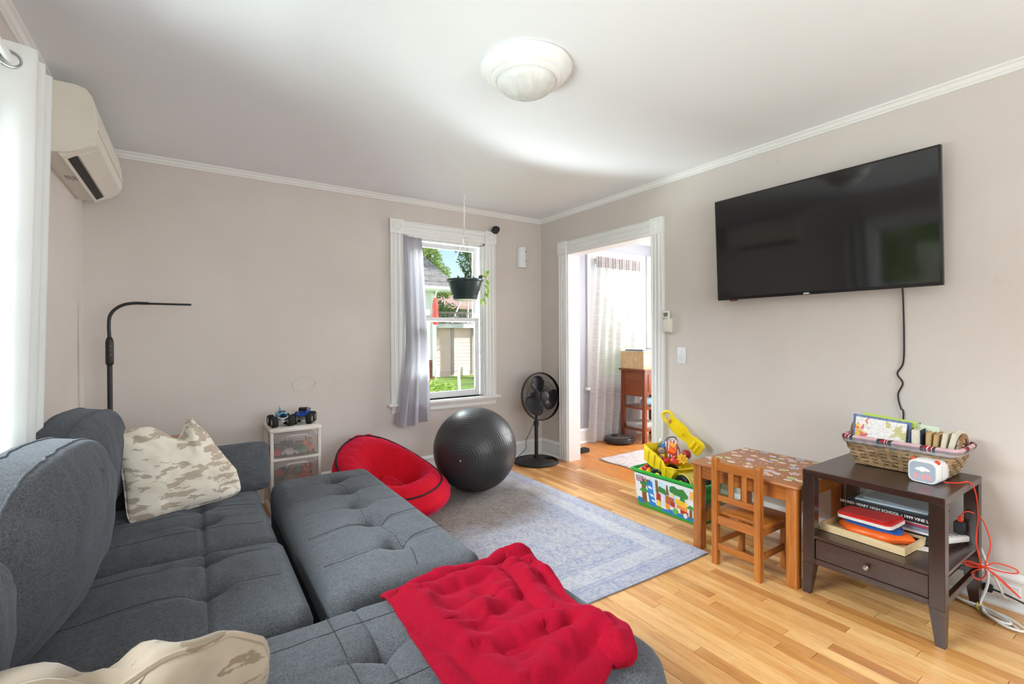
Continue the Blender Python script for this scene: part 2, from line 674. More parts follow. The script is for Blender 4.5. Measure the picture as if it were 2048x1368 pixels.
# crown moulding and baseboards
def crown_prof(d):
    return [(0, H), (0.042, H), (0.042, H-0.008), (0.030, H-0.014), (0.022, H-0.028), (0.012, H-0.033), (0.012, H-0.042), (0, H-0.042)]
def run(name, prof, axis, a, b_, at, sgn, label):
    bb = B()
    poly = [(at + sgn*p[0], p[1]) for p in prof]
    if axis == 'Y':      # moulding runs along y, profile in x,z
        bb.prism(poly, a, b_, 'Y')
    else:
        bb.prism(poly, a, b_, 'X')
    return S(name, bb, M_trim, label=label, ang=25)
cp = crown_prof(0)
run('trim_1', cp, 'X', XL, XR, YB, -1, 'white crown moulding above the window wall')
run('trim_2', cp, 'Y', YF, YB, XR, -1, 'white crown moulding above the television wall')
run('trim_3', cp, 'Y', YF, YB, XL, 1, 'white crown moulding above the curtain wall')
run('trim_4', [(0, H), (0.05, H), (0.03, H-0.03), (0, H-0.06)], 'X', X2, X3, Y2, -1, 'white crown moulding in the next room')
bp = [(0, 0), (0.034, 0), (0.034, 0.010), (0.028, 0.020), (0.018, 0.022), (0.018, 0.128), (0.024, 0.132), (0.024, 0.142), (0.014, 0.150), (0.008, 0.162), (0, 0.163)]
run('baseboard_back', bp, 'X', XL, XR, YB, -1, 'white moulded baseboard under the window')
run('baseboard_right', bp, 'Y', YF, 2.405, XR, -1, 'white moulded baseboard under the television')
run('baseboard_right_corner', bp, 'Y', 3.69, YB, XR, -1, 'short white baseboard between corner and doorway')
run('baseboard_left', bp, 'Y', YF, YB, XL, 1, 'white baseboard behind the sofa')
run('baseboard_side_room', bp, 'X', X2, X3, Y2, -1, 'white baseboard in the next room')

def casing_prof(wd, t=0.022):
    """fluted flat casing, u across, v out"""
    return [(0, 0), (0, t), (0.010, t+0.004), (0.016, t-0.004), (0.028, t-0.006), (0.034, t+0.002), (0.044, t+0.004),
            (wd/2-0.008, t-0.007), (wd/2+0.008, t-0.007),
            (wd-0.044, t+0.004), (wd-0.034, t+0.002), (wd-0.028, t-0.006), (wd-0.016, t-0.004), (wd-0.010, t+0.004), (wd, t), (wd, 0)]

def rosette(b, c, nrm, s_, t):
    """corner block with turned centre; nrm 'X-' or 'Y-'"""
    if nrm == 'Y-':
        b.box(c[0]-s_/2, c[0]+s_/2, c[1]-t, c[1], c[2]-s_/2, c[2]+s_/2, 0.003)
        M_ = Matrix.Translation((c[0], c[1]-t, c[2])) @ Matrix.Rotation(radians(90), 4, 'X')
    else:
        b.box(c[0]-t, c[0], c[1]-s_/2, c[1]+s_/2, c[2]-s_/2, c[2]+s_/2, 0.003)
        M_ = Matrix.Translation((c[0]-t, c[1], c[2])) @ Matrix.Rotation(radians(-90), 4, 'Y')
    b.lathe([(0.038, -0.002), (0.038, 0.003), (0.032, 0.007), (0.027, 0.002), (0.020, 0.001), (0.013, 0.006), (0.004, 0.008)], M_, 24)

# doorway trim
CW = 0.115
dt = T('door_1', 'wide cased opening with fluted white trim and rosette corner blocks', None, (XR, 3.047, 0), kind='structure')
cpz = casing_prof(CW)
for y0 in (DY0-CW+0.004, DY1-0.004):
    b = B()
    b.prism([(XR - v, y0 + u) for u, v in cpz], 0, DZ+0.004, 'Z')
    O('casing', b, M_trim, dt, ang=20)
b = B()
b.prism([(XR - v, DZ-0.004 + u) for u, v in cpz], DY0-0.002, DY1+0.002, 'Y')
O('header_casing', b, M_trim, dt, ang=20)
for y0 in (DY0-CW/2+0.004, DY1+CW/2-0.004):
    b = B()
    rosette(b, (XR, y0, DZ+CW/2-0.002), 'X-', CW+0.012, 0.034)
    O('corner_block', b, M_trim, dt)
b = B()
b.box(XR-0.004, X2+0.004, DY0-0.002, DY0+0.014, 0, DZ)
b.box(XR-0.004, X2+0.004, DY1-0.014, DY1+0.002, 0, DZ)
b.box(XR-0.004, X2+0.004, DY0, DY1, DZ-0.014, DZ+0.002)
O('jamb', b, M_trim, dt, smooth=False)

# glass
g = G('window_glass')
tr = g.n('ShaderNodeBsdfTransparent')
tr.inputs[0].default_value = (0.96, 0.98, 0.97, 1)
gl = g.n('ShaderNodeBsdfGlossy')
gl.inputs['Roughness'].default_value = 0.02
fr = g.n('ShaderNodeFresnel')
fr.inputs[0].default_value = 1.35
mx = g.n('ShaderNodeMixShader')
g.l(fr.outputs[0], mx.inputs[0]); g.l(tr.outputs[0], mx.inputs[1]); g.l(gl.outputs[0], mx.inputs[2])
g.l(mx.outputs[0], g.out.inputs[0])
M_glass = g.m
M_metal = mat('brushed_nickel', (170, 168, 165), 0.3, 1.0)

# back window
wt = T('window_1', 'white double hung window with fluted casing beside the grey curtain', None, ((WX0+WX1)/2, YB, WZ0), kind='structure')
for x0 in (WX0-CW+0.004, WX1-0.004):
    b = B()
    b.prism([(x0 + u, YB - v) for u, v in cpz], WZ0, WZ1+0.004, 'Z')
    O('casing', b, M_trim, wt, ang=20)
b = B()
b.prism([(YB - v, WZ1-0.004 + u) for u, v in cpz], WX0, WX1, 'X')
O('header_casing', b, M_trim, wt, ang=20)
for x0 in (WX0-CW/2+0.004, WX1+CW/2-0.004):
    b = B()
    rosette(b, (x0, YB, WZ1+CW/2-0.002), 'Y-', CW+0.012, 0.034)
    O('corner_block', b, M_trim, wt)
b = B()
b.box(WX0-CW-0.025, WX1+CW+0.03, YB-0.062, YB+0.10, WZ0-0.028, WZ0, 0.010, 3)
O('stool', b, M_trim, wt)
b = B()
b.prism([(YB, WZ0-0.028), (YB-0.040, WZ0-0.028), (YB-0.034, WZ0-0.045), (YB-0.022, WZ0-0.055), (YB-0.020, WZ0-0.085), (YB-0.010, WZ0-0.098), (YB, WZ0-0.10)], WX0-CW+0.006, WX1+CW-0.006, 'X')
O('apron', b, M_trim, wt, ang=25)
b = B()
b.box(WX0, WX0+0.02, YB, YB+0.16, WZ0, WZ1)
b.box(WX1-0.02, WX1, YB, YB+0.16, WZ0, WZ1)
b.box(WX0, WX1, YB, YB+0.16, WZ1-0.02, WZ1)
b.box(WX0, WX1, YB+0.09, YB+0.16, WZ0, WZ0+0.022)
b.box(WX1-0.036, WX1-0.02, YB+0.03, YB+0.045, WZ0, WZ1)
b.box(WX0+0.02, WX0+0.036, YB+0.03, YB+0.045, WZ0, WZ1)
b.box(WX0, WX1, YB+0.03, YB+0.045, WZ1-0.036, WZ1-0.02)
O('frame', b, M_trim, wt, smooth=False)
def sash(x0, x1, z0, z1, y, fw, rail_b, rail_t, th, lab):
    b = B()
    b.box(x0, x0+fw, y, y+th, z0, z1, 0.003)
    b.box(x1-fw, x1, y, y+th, z0, z1, 0.003)
    b.box(x0+fw, x1-fw, y+0.0005, y+th-0.0005, z0, z0+rail_b, 0.003)
    b.box(x0+fw, x1-fw, y+0.0005, y+th-0.0005, z1-rail_t, z1, 0.003)
    s_ = O('sash', b, M_vinyl, wt, label=lab, smooth=False)
    b = B()
    b.box(x0+fw-0.003, x1-fw+0.003, y+th*0.5, y+th*0.5+0.003, z0+rail_b-0.003, z1-rail_t+0.003)
    O('pane', b, M_glass, s_, smooth=False)
    return s_
MR = 1.405
us = sash(WX0+0.036, WX1-0.036, MR-0.02, WZ1-0.036, YB+0.085, 0.046, 0.034, 0.042, 0.03, 'upper sash')
ls = sash(WX0+0.036, WX1-0.036, WZ0+0.004, MR+0.018, YB+0.05, 0.046, 0.058, 0.036, 0.03, 'lower sash with latch on its top rail')
for xx in (1.80, 2.09):
    b = B()
    b.box(xx-0.032, xx+0.032, YB+0.052, YB+0.078, MR+0.018, MR+0.024, 0.002)
    b.cyl((xx, YB+0.064, MR+0.024), (xx, YB+0.064, MR+0.034), 0.011, seg=14)
    b.box(xx-0.004, xx+0.034, YB+0.058, YB+0.068, MR+0.030, MR+0.037, 0.002)
    O('latch', b, M_metal, ls)
b = B()
b.box(2.435, 2.447, YB-0.032, YB-0.024, 1.28, 1.315, 0.003)
b.cyl((2.441, YB-0.03, 1.30), (2.436, YB-0.052, 1.306), 0.003, seg=8)
O('cleat', b, M_vinyl, wt)

# left window, seen only as a reflection and as light
def plain_window(name, label, axis, at, a0, a1, z0, z1, sgn, mull=None):
    t_ = T(name, label, None, ((at, (a0+a1)/2, z0) if axis == 'X' else ((a0+a1)/2, at, z0)), kind='structure')
    def bx(b, u0, u1, v0, v1, zz0, zz1):
        if axis == 'X': b.box(min(at+sgn*v0, at+sgn*v1), max(at+sgn*v0, at+sgn*v1), u0, u1, zz0, zz1)
        else: b.box(u0, u1, min(at+sgn*v0, at+sgn*v1), max(at+sgn*v0, at+sgn*v1), zz0, zz1)
    b = B()
    bx(b, a0-0.11, a0, -0.02, 0.0, z0-0.02, z1); bx(b, a1, a1+0.11, -0.02, 0.0, z0-0.02, z1)
    bx(b, a0-0.11, a1+0.11, -0.021, 0.0, z1, z1+0.11); bx(b, a0-0.14, a1+0.14, -0.05, 0.02, z0-0.03, z0)
    O('casing', b, M_trim, t_, smooth=False)
    n = mull or 1
    for k in range(n):
        u0 = a0 + (a1-a0)*k/n; u1 = a0 + (a1-a0)*(k+1)/n
        b = B()
        zm = (z0+z1)/2
        for (q0, q1, dd) in ((z0, zm+0.02, 0.05), (zm-0.02, z1, 0.085)):
            bx(b, u0, u0+0.045, dd, dd+0.03, q0, q1); bx(b, u1-0.045, u1, dd, dd+0.03, q0, q1)
            bx(b, u0+0.045, u1-0.045, dd, dd+0.03, q0, q0+0.04); bx(b, u0+0.045, u1-0.045, dd, dd+0.03, q1-0.04, q1)
        s_ = O('sash', b, M_vinyl, t_, smooth=False)
        b = B()
        bx(b, u0+0.04, u1-0.04, 0.066, 0.069, z0+0.03, zm); bx(b, u0+0.04, u1-0.04, 0.10, 0.103, zm, z1-0.03)
        O('pane', b, M_glass, s_, smooth=False)
    return t_
plain_window('window_2', 'white paired window behind the white grommet curtain', 'X', XL, LY0, LY1, LZ0, LZ1, -1, 2)
plain_window('added_rear_window', 'added wide white triple window, unseen behind the viewpoint, to go with the fill lamp', 'Y', YF, 0.05, 2.65, 0.6, 2.3, -1, 3)  # unseen window added as a setting for the rear fill lamp
plain_window('window_4', 'white cased window behind the sheer curtain in the next room', 'Y', Y2, 3.93, 4.70, 0.64, 2.15, 1, 1)
plain_window('window_5', 'white cased window at the right edge of the doorway view', 'Y', Y2, 4.97, 5.55, 0.64, 2.15, 1, 1)
# ================================================================== sofa
def fabric(name, rgb, var=0.25, rough=0.95, sheen=0.25, tint=(190, 200, 210), fine=300, bump=0.35):
    g = G(name)
    v = g.pos()
    f = g.noise(v, fine, 2, 0.7)
    bg_ = g.noise(v, 5, 4, 0.6)
    f = g.math('ADD', g.math('MULTIPLY', f, 0.7), g.math('MULTIPLY', g.noise(g.mapping(v, (1, 1, 2.5)), fine*0.28, 3, 0.7), 0.3))
    c = lin(*rgb)
    lo = tuple(x*(1-var) for x in c[:3]) + (1,)
    hi = tuple(min(1, x*(1+var)) for x in c[:3]) + (1,)
    base = g.ramp(f, [(0.32, lo), (0.68, hi)])
    base = g.mix(0.5, base, g.ramp(bg_, [(0.3, (0.78, 0.78, 0.78, 1)), (0.7, (1.12, 1.12, 1.12, 1))]), 'MULTIPLY')
    g.l(base, g.b.inputs['Base Color'])
    g.b.inputs['Roughness'].default_value = rough
    g.b.inputs['Specular IOR Level'].default_value = 0.15
    g.b.inputs['Sheen Weight'].default_value = sheen
    g.b.inputs['Sheen Roughness'].default_value = 0.5
    g.b.inputs['Sheen Tint'].default_value = lin(*tint)
    g.bump(f, bump, 0.001)
    return g.m
M_sofa = fabric('charcoal_chenille', (84, 86, 90), 0.6, sheen=0.22)
M_sofa_dark = fabric('charcoal_side_fabric', (62, 59, 57), 0.25, sheen=0.1)
M_thread = mat('dark_thread', (48, 49, 52), 0.9)

sofa = T('sectional_sofa', 'dark grey tufted sectional sofa with chaise and pulled-out bed section', 'sofa', (0.2, 1.9, 0))
ST = 0.44
def tuftfn(tufts, seams_x, seams_y, amp=0.034, crown=0.012, bounds=None, wr=0.004, seed=0.0, tail=0.10):
    """tufts (x,y); seams_x: list of y where a seam runs along x; seams_y: list of x"""
    def f(x, y):
        z = 0.0
        if bounds:
            u = (x-bounds[0])/(bounds[1]-bounds[0])*2-1
            v = (y-bounds[2])/(bounds[3]-bounds[2])*2-1
            z += crown*max(0, 1-u*u)*max(0, 1-v*v)
        for tx, ty in tufts:
            d2 = (x-tx)**2 + (y-ty)**2
            z -= amp*exp(-d2/(0.045**2)) + amp*0.55*exp(-sqrt(d2)/0.022)
            # pulled creases left and right of the button
            z -= 0.013*exp(-((y-ty - 0.10*(x-tx))/0.012)**2)*exp(-abs(x-tx)/tail)
            z -= 0.006*exp(-((x-tx)/0.010)**2)*exp(-abs(y-ty)/0.05)
        for yy in seams_x:
            z -= 0.0045*exp(-((y-yy)/0.006)**2)
        for xx in seams_y:
            z -= 0.010*exp(-((x-xx)/0.008)**2)
        z += wr*NZ(x*7+seed, y*7, 1.3) + wr*0.5*NZ(x*22, y*9+seed, 4.1)
        return z
    return f

def drape_lines(name, lines, fn, parent, z1, rad=0.0012):
    """stitched seam lines lying on a cushion top"""
    b = B()
    for pts in lines:
        b.tube([(x, y, z1 + fn(x, y) + 0.0004) for x, y in pts], rad, 5)
    return O(name, b, M_thread, parent)

def seg(p, q, n=40):
    return [(p[0]+(q[0]-p[0])*i/n, p[1]+(q[1]-p[1])*i/n) for i in range(n+1)]

# two seat cushions
fA = tuftfn([(0.02, 2.64), (0.03, 2.43)], [2.55], [0.025], 0.036, 0.036, (-0.4, 0.3, 2.13, 2.94), 0.006, 3)
b = B(); slab(b, -0.46, 0.292, 2.135, 2.945, 0.24, ST-0.012, 0.055, 0.06, fA, 0.009)
sa = O('seat_cushion', b, M_sofa, sofa, label='far seat cushion')
drape_lines('seam', [seg((-0.40, 2.35), (0.25, 2.34)), seg((-0.40, 2.62), (0.25, 2.60)), seg((0.025, 2.18), (0.025, 2.9))], fA, sa, ST-0.012)
fB = tuftfn([(0.03, 2.01), (0.034, 1.76)], [], [0.03], 0.036, 0.030, (-0.4, 0.3, 1.49, 2.13), 0.006, 9)
b = B(); slab(b, -0.46, 0.300, 1.492, 2.128, 0.24, ST, 0.055, 0.06, fB, 0.009)
sb = O('seat_cushion', b, M_sofa, sofa, label='middle seat cushion')
drape_lines('seam', [seg((-0.40, 1.985), (0.24, 2.01)), seg((-0.40, 1.75), (0.24, 1.765)), seg((0.032, 1.54), (0.032, 2.08))], fB, sb, ST)
# chaise
fC = tuftfn([(0.395, 1.19), (-0.02, 1.19), (0.73, 1.19)], [1.19], [0.395], 0.026, 0.015, (-0.4, 1.03, 0.77, 1.47), 0.005, 17)
CX1, CY0, CY1 = 1.035, 0.745, 1.478
b = B(); slab(b, -0.46, CX1, CY0, CY1, 0.10, ST, 0.085, 0.12, fC, 0.011)
sc_ = O('chaise_cushion', b, M_sofa, sofa, label='long chaise cushion under the red blanket')
drape_lines('seam', [seg((-0.40, 1.33), (0.95, 1.33)), seg((-0.4, 1.05), (0.95, 1.05)), seg((0.31, 0.85), (0.31, 1.42))], fC, sc_, ST)
# pulled-out bed section
tP = [(0.640, 2.73), (0.640, 2.49), (0.643, 2.25), (0.643, 2.01), (0.645, 1.77)]
fP0 = tuftfn(tP, [], [], 0.040, 0.022, (0.345, 0.89, 1.49, 2.95), 0.004, 31, 0.13)
def fP(x, y):
    z = fP0(x, y)
    k = max(0, (0.47-x)/0.12)          # gathered left edge
    return z + 0.006*k*NZ(x*5, y*38, 2.2)
b = B(); slab(b, 0.345, 0.895, 1.497, 2.955, 0.30, ST+0.004, 0.06, 0.07, fP, 0.0085)
sp = O('pull_out_cushion', b, M_sofa, sofa, label='pulled-out bed cushion with five buttons')
drape_lines('seam', [[(0.645+0.03*sin(i*0.3), 1.56+i*0.033) for i in range(38)],
                     seg((0.645, 1.77), (0.87, 1.83)), seg((0.645, 2.01), (0.87, 2.08)), seg((0.37, 2.0), (0.62, 2.02)), seg((0.37, 1.72), (0.62, 1.77))], fP, sp, ST+0.004)
b = B(); b.box(0.352, 0.885, 1.507, 2.945, 0.02, 0.30, 0.02, 2)
O('pull_out_base', b, M_sofa_dark, sofa)
b = B()
b.box(-0.50, 0.28, 0.70, 2.96, 0.05, 0.24, 0.02, 2)
O('base', b, M_sofa_dark, sofa)
b = B()
b.box(-0.56, -0.46, 0.60, 3.05, 0.05, 0.70, 0.035, 3)
O('backrest', b, M_sofa, sofa)
b = B()
b.box(-0.56, 0.29, 2.965, 3.075, 0.05, 0.56, 0.03, 3)
O('arm', b, M_sofa, sofa, label='far arm')
b = B()
b.box(-0.56, 0.27, 0.58, 0.735, 0.05, 0.50, 0.03, 3)
O('arm', b, M_sofa, sofa, label='near arm')

def backcushion(name, cy, cz, cx, w, h, t, yaw=0, tilt=-14, lab='', seed=0, roll=0, fray=1.0):
    M_ = Matrix.Translation((cx, cy, cz)) @ Matrix.Rotation(radians(90+yaw), 4, 'Z') @ Matrix.Rotation(radians(tilt), 4, 'X') @ Matrix.Rotation(radians(roll), 4, 'Y')
    def bulge(u, v, sg):
        f = 0.010*NZ(u*1.7+seed, v*1.7, sg) + 0.0035*NZ(u*5+seed, v*5, sg*3)
        # gathers running in from the upper seam
        f += 0.011*fray*NZ(u*18+seed, v*2.0, 7)*max(0, v-0.1)
        return f
    def warp(p, u, v):
        p = p.copy()
        p.z += 0.035*(1-u*u)*(1 if v > 0 else 0)*v       # domed top
        p.y += 0.02*v*v - 0.01
        return p
    b = B()
    b.pillow(M_, w, h, t, e=0.042, nexp=3.3, pw=2.4, nu=60, nv=50, warp=warp, bulge=bulge)
    ea, ec = b.edge_a, b.edge_c
    o = O(name, b, M_sofa, sofa, label=lab)
    for E_ in (ea, ec):
        bb = B(); bb.tube(E_, 0.0035, 6, closed=True)
        O('piping', bb, M_sofa, o)
    return o
backcushion('back_cushion', 2.62, 0.655, -0.410, 0.76, 0.51, 0.26, yaw=-8, tilt=8, lab='far back cushion', seed=1)
backcushion('back_cushion', 1.86, 0.645, -0.385, 0.78, 0.53, 0.27, yaw=-8, tilt=8, lab='middle back cushion', seed=5)
backcushion('back_cushion', 1.10, 0.645, -0.42, 0.72, 0.50, 0.25, yaw=0, tilt=7, lab='near back cushion', seed=8)

# ------------------------------------------------------------------ loose cushions
def piping(b, parent, m_, r=0.005):
    e = b.edge
    bb = B()
    bb.tube(e, r, 7, closed=True)
    return bb

def camo(name, base1, base2, patch, thr=0.56, sc=1.0):
    g = G(name)
    v = g.objc()
    mp = g.mapping(v, (11*sc, 11*sc, 34*sc), rot=(0, radians(10), 0))
    n1 = g.noise(mp, 1.0, 3, 0.55, 0.35)
    n2 = g.noise(v, 190, 2, 0.8)
    msk = g.ramp(g.math('ADD', n1, g.math('MULTIPLY', g.math('SUBTRACT', n2, 0.5), 0.07)), [(thr-0.008, (0, 0, 0, 1)), (thr+0.008, (1, 1, 1, 1))])
    base = g.ramp(g.noise(v, 9, 3), [(0.3, lin(*base1)), (0.7, lin(*base2))])
    g.l(g.mix(msk, base, lin(*patch)), g.b.inputs['Base Color'])
    g.b.inputs['Roughness'].default_value = 0.95
    g.b.inputs['Sheen Weight'].default_value = 0.25
    g.b.inputs['Specular IOR Level'].default_value = 0.1
    g.bump(n2, 0.35, 0.0015)
    return g.m
M_camo = camo('cream_camouflage_linen', (222, 211, 192), (236, 228, 213), (186, 170, 153), 0.53)
M_camo2 = camo('tan_camouflage_plush', (146, 131, 113), (168, 153, 134), (128, 112, 92), 0.60, 0.8)

def chop(depth, width, ear=0.03, cu=0.0, pull=0.0):
    def warp(p, u, v):
        p = p.copy()
        k = exp(-((u-cu)/width)**2)
        top = max(0, v)
        p.z -= depth*k*top**2
        p.z += ear*(abs(u)**3)*top**3
        if u > 0: p.x -= pull*max(0, v+0.4)*u**1.5
        p.x *= 1 + 0.06*abs(v)**3 - 0.05*(1-v*v)
        p.z *= 1 - 0.05*(1-u*u)
        return p
    return warp
# cream pillow on the far seat
pm = Matrix.Translation((-0.050, 2.735, 0.645)) @ Matrix.Rotation(radians(17), 4, 'Z') @ Matrix.Rotation(radians(-20), 4, 'X') @ Matrix.Rotation(radians(-3), 4, 'Y')
def pil_bulge(seed, dent=0.03):
    def f(u, v, sg):
        r = 0.010*NZ(u*2.2+seed, v*2.2, sg*2) + 0.004*NZ(u*7+seed, v*5, sg)
        if sg < 0:
            # chop fold running down from the dip
            r -= dent*exp(-((u-0.06-0.10*(1-v))/0.08)**2)*max(0, v)**1.2
            r += 0.012*exp(-((u-0.26)/0.14)**2)*max(0, v)
        return r
    return f
b = B(); b.pillow(pm, 0.46, 0.43, 0.17, e=0.004, nexp=6, pw=2.4, nu=60, nv=54, warp=chop(0.085, 0.24, 0.012, 0.0, 0.105), bulge=pil_bulge(2))
pb = piping(b, None, None)
cp_ = O('throw_pillow', b, M_camo, None, label='cream pillow with taupe camouflage patches, dented top, on the far seat', cat='pillow', group='camouflage throw pillows', origin=(-0.03, 2.72, 0.44))
O('piping', pb, M_camo, cp_)
# tan pillow nearest the camera
pm = Matrix.Translation((-0.185, 0.93, 0.60)) @ Matrix.Rotation(radians(8), 4, 'Z') @ Matrix.Rotation(radians(22), 4, 'X') @ Matrix.Rotation(radians(7), 4, 'Y')
b = B(); b.pillow(pm, 0.58, 0.44, 0.24, e=0.006, nexp=3.4, pw=2.0, nu=60, nv=54, warp=chop(0.045, 0.14, 0.0, 0.16, 0.0), bulge=lambda u, v, s_: 0.036*NZ(u*2.6+4, v*2.6, s_) - 0.03*exp(-((u-0.16-0.2*(1-v))/0.09)**2)*max(0, v) + 0.012*NZ(u*5+1, v*5, s_*2))
pb = piping(b, None, None, 0.006)
cp_ = O('throw_pillow', b, M_camo2, None, label='tan plush pillow in the bottom left corner, nearest the viewer', cat='pillow', group='camouflage throw pillows', origin=(-0.10, 0.9, 0.44))
O('piping', pb, M_camo2, cp_)
# grey bolster against the far arm
pm = Matrix.Translation((0.115, 2.915, 0.545)) @ Matrix.Rotation(radians(4), 4, 'Z') @ Matrix.Rotation(radians(-12), 4, 'X')
b = B(); b.pillow(pm, 0.46, 0.255, 0.14, e=0.012, nexp=9, pw=3.0, nu=50, nv=30, bulge=lambda u, v, s_: 0.004*NZ(u*4, v*4, s_)+0.004*NZ(u*3, v*14, s_)*max(0, u-0.6)*3)
pb = piping(b, None, None, 0.004)
o = O('arm_pillow', b, M_sofa, None, label='small charcoal cushion leaning on the far arm behind the cream pillow', cat='pillow', group='charcoal arm cushions', origin=(0.11, 2.9, 0.43))
O('piping', pb, M_sofa, o)
# its twin near the camera
pm = Matrix.Translation((0.125, 0.70, 0.555)) @ Matrix.Rotation(radians(-3), 4, 'Z') @ Matrix.Rotation(radians(8), 4, 'X')
b = B(); b.pillow(pm, 0.46, 0.235, 0.14, e=0.012, nexp=9, pw=3.0, nu=40, nv=26)
pb = piping(b, None, None, 0.004)
o = O('arm_pillow', b, M_sofa, None, label='charcoal cushion peeking in at the bottom edge before the red blanket', cat='pillow', group='charcoal arm cushions', origin=(0.2, 0.7, 0.48))
O('piping', pb, M_sofa, o)

# ------------------------------------------------------------------ red blanket
M_red = fabric('crimson_fleece', (140, 0, 30), 0.25, 0.9, 0.20, (255, 60, 110), 260, 0.5)
def chaise_h(x, y):
    d = min(x+0.46, CX1-x, y-CY0, CY1-y)
    r = 0.085
    if d < 0:
        return ST - r + d*1.2
    k = min(1, d/r)
    return ST - r*(1-sqrt(max(0, 1-(1-k)**2))) + fC(x, y)*0.4*min(1, d/(r*0.8))
def blanket(s_, t_):
    # s across from the left edge to the right, t from the far edge towards the camera
    xl = 0.485 + 0.01*sin(t_*4) - 0.02*t_
    yl0, yl1 = 1.452, 0.66
    far = Vector((xl + (1.03-0.485)*s_, 1.452 + 0.012*sin(s_*9) + 0.004*s_, 0))
    near = Vector((0.455 + (0.885-0.455)*s_, 0.66 + 0.165*s_**0.7, 0))
    p = far*(1-t_) + near*t_
    p.x += 0.018*sin(t_*pi*2.3+0.5)*s_ + 0.012*NZ(t_*7, 3.3)*s_
    p.y += 0.02*NZ(s_*4, t_*4, 9.0)
    h = chaise_h(p.x, p.y)
    # broad folds
    q = p.x*0.8 + p.y*0.6
    rdg = 1-abs(NZ(p.x*4.2+3, p.y*7.0-2, 0.5))*2.2
    rdg2 = 1-abs(NZ(p.x*9+7, p.y*5.0+1, 3.5))*2.4
    z = 0.020 + 0.018*max(0, rdg)**2 + 0.009*max(0, rdg2)**2 + 0.006*NZ(p.x*20, p.y*20, 2)
    # long fold lines
    for (ax, ay, bx, by, amp, wd) in ((0.53, 1.34, 0.60, 0.70, 0.030, 0.026), (0.56, 1.395, 0.97, 1.395, 0.022, 0.016), (0.60, 1.32, 0.90, 1.34, 0.016, 0.020), (0.90, 1.34, 0.84, 1.05, 0.034, 0.022), (0.97, 1.28, 0.93, 1.02, 0.026, 0.018), (0.60, 1.14, 0.84, 1.20, 0.022, 0.024), (0.62, 1.02, 0.90, 1.00, 0.028, 0.026), (0.64, 0.86, 0.88, 0.93, 0.030, 0.026), (0.80, 0.98, 0.97, 0.93, 0.028, 0.020)):
        dx, dy = bx-ax, by-ay
        L2 = dx*dx+dy*dy
        k = max(0, min(1, ((p.x-ax)*dx+(p.y-ay)*dy)/L2))
        dd = sqrt((p.x-ax-k*dx)**2 + (p.y-ay-k*dy)**2)
        sg = 1 if (p.x-ax)*dy-(p.y-ay)*dx > 0 else -1
        amp *= 0.62; wd *= 1.15
        z += amp*exp(-(dd/wd)**2)*(0.4+0.6*sin(pi*min(1, 0.15+k*0.8))) - 0.7*amp*exp(-((sg*dd-1.7*wd)/(0.8*wd))**2)
    # bunched roll at the near right corner
    z += 0.060*exp(-((p.x-0.890)**2+(p.y-0.885)**2)/(0.065**2))
    z = max(z, 0.012)
    z += 0.028*exp(-((p.x-1.0)**2+(p.y-1.44)**2)/(0.05**2))
    e = min(s_, 1-s_, t_, 1-t_)
    z *= min(1, 0.45 + e*9)
    p.z = h + z
    return p
b = B()
b.grid(blanket, 120, 130)
bo = O('blanket', b, M_red, None, label='crimson fleece blanket crumpled over the end of the chaise', cat='blanket', origin=(0.75, 1.1, 0.42), ang=180)
md = bo.modifiers.new('thickness', 'SOLIDIFY')
md.thickness = 0.012
md.offset = 1.0
# hemmed edge
b = B()
pts = [blanket(i/60, 0.0) + Vector((0, 0, 0.006)) for i in range(61)] + [blanket(1.0, i/60) + Vector((0, 0, 0.006)) for i in range(1, 61)]
b.tube(pts, 0.0085, 8)
pts = [blanket(0.0, i/60) + Vector((0, 0, 0.006)) for i in range(61)]
b.tube(pts, 0.0075, 8)
O('hem', b, M_red, bo)
# rolled end of the fleece
b = B()
def roll(u, v):
    a = v*2*pi
    c = Vector((0.885 + 0.085*(u-0.5)*0.9 + 0.0, 0.865 + 0.16*(u-0.5), ST+0.030))
    rad = 0.042*(1-abs(u*2-1)**2.6)**0.5 + 0.0005
    rad *= 1 + 0.22*NZ(u*3.5, cos(a)*1.4, sin(a)*1.4)
    ax_ = Vector((0.45, 0.89, 0)).normalized()
    sd_ = Vector((0.89, -0.45, 0)).normalized()
    return c + sd_*cos(a)*rad*1.25 + Vector((0, 0, 1))*sin(a)*rad
b.grid(roll, 40, 36)
bmesh.ops.remove_doubles(b.bm, verts=b.bm.verts, dist=0.0004)
O('rolled_corner', b, M_red, bo, ang=180)

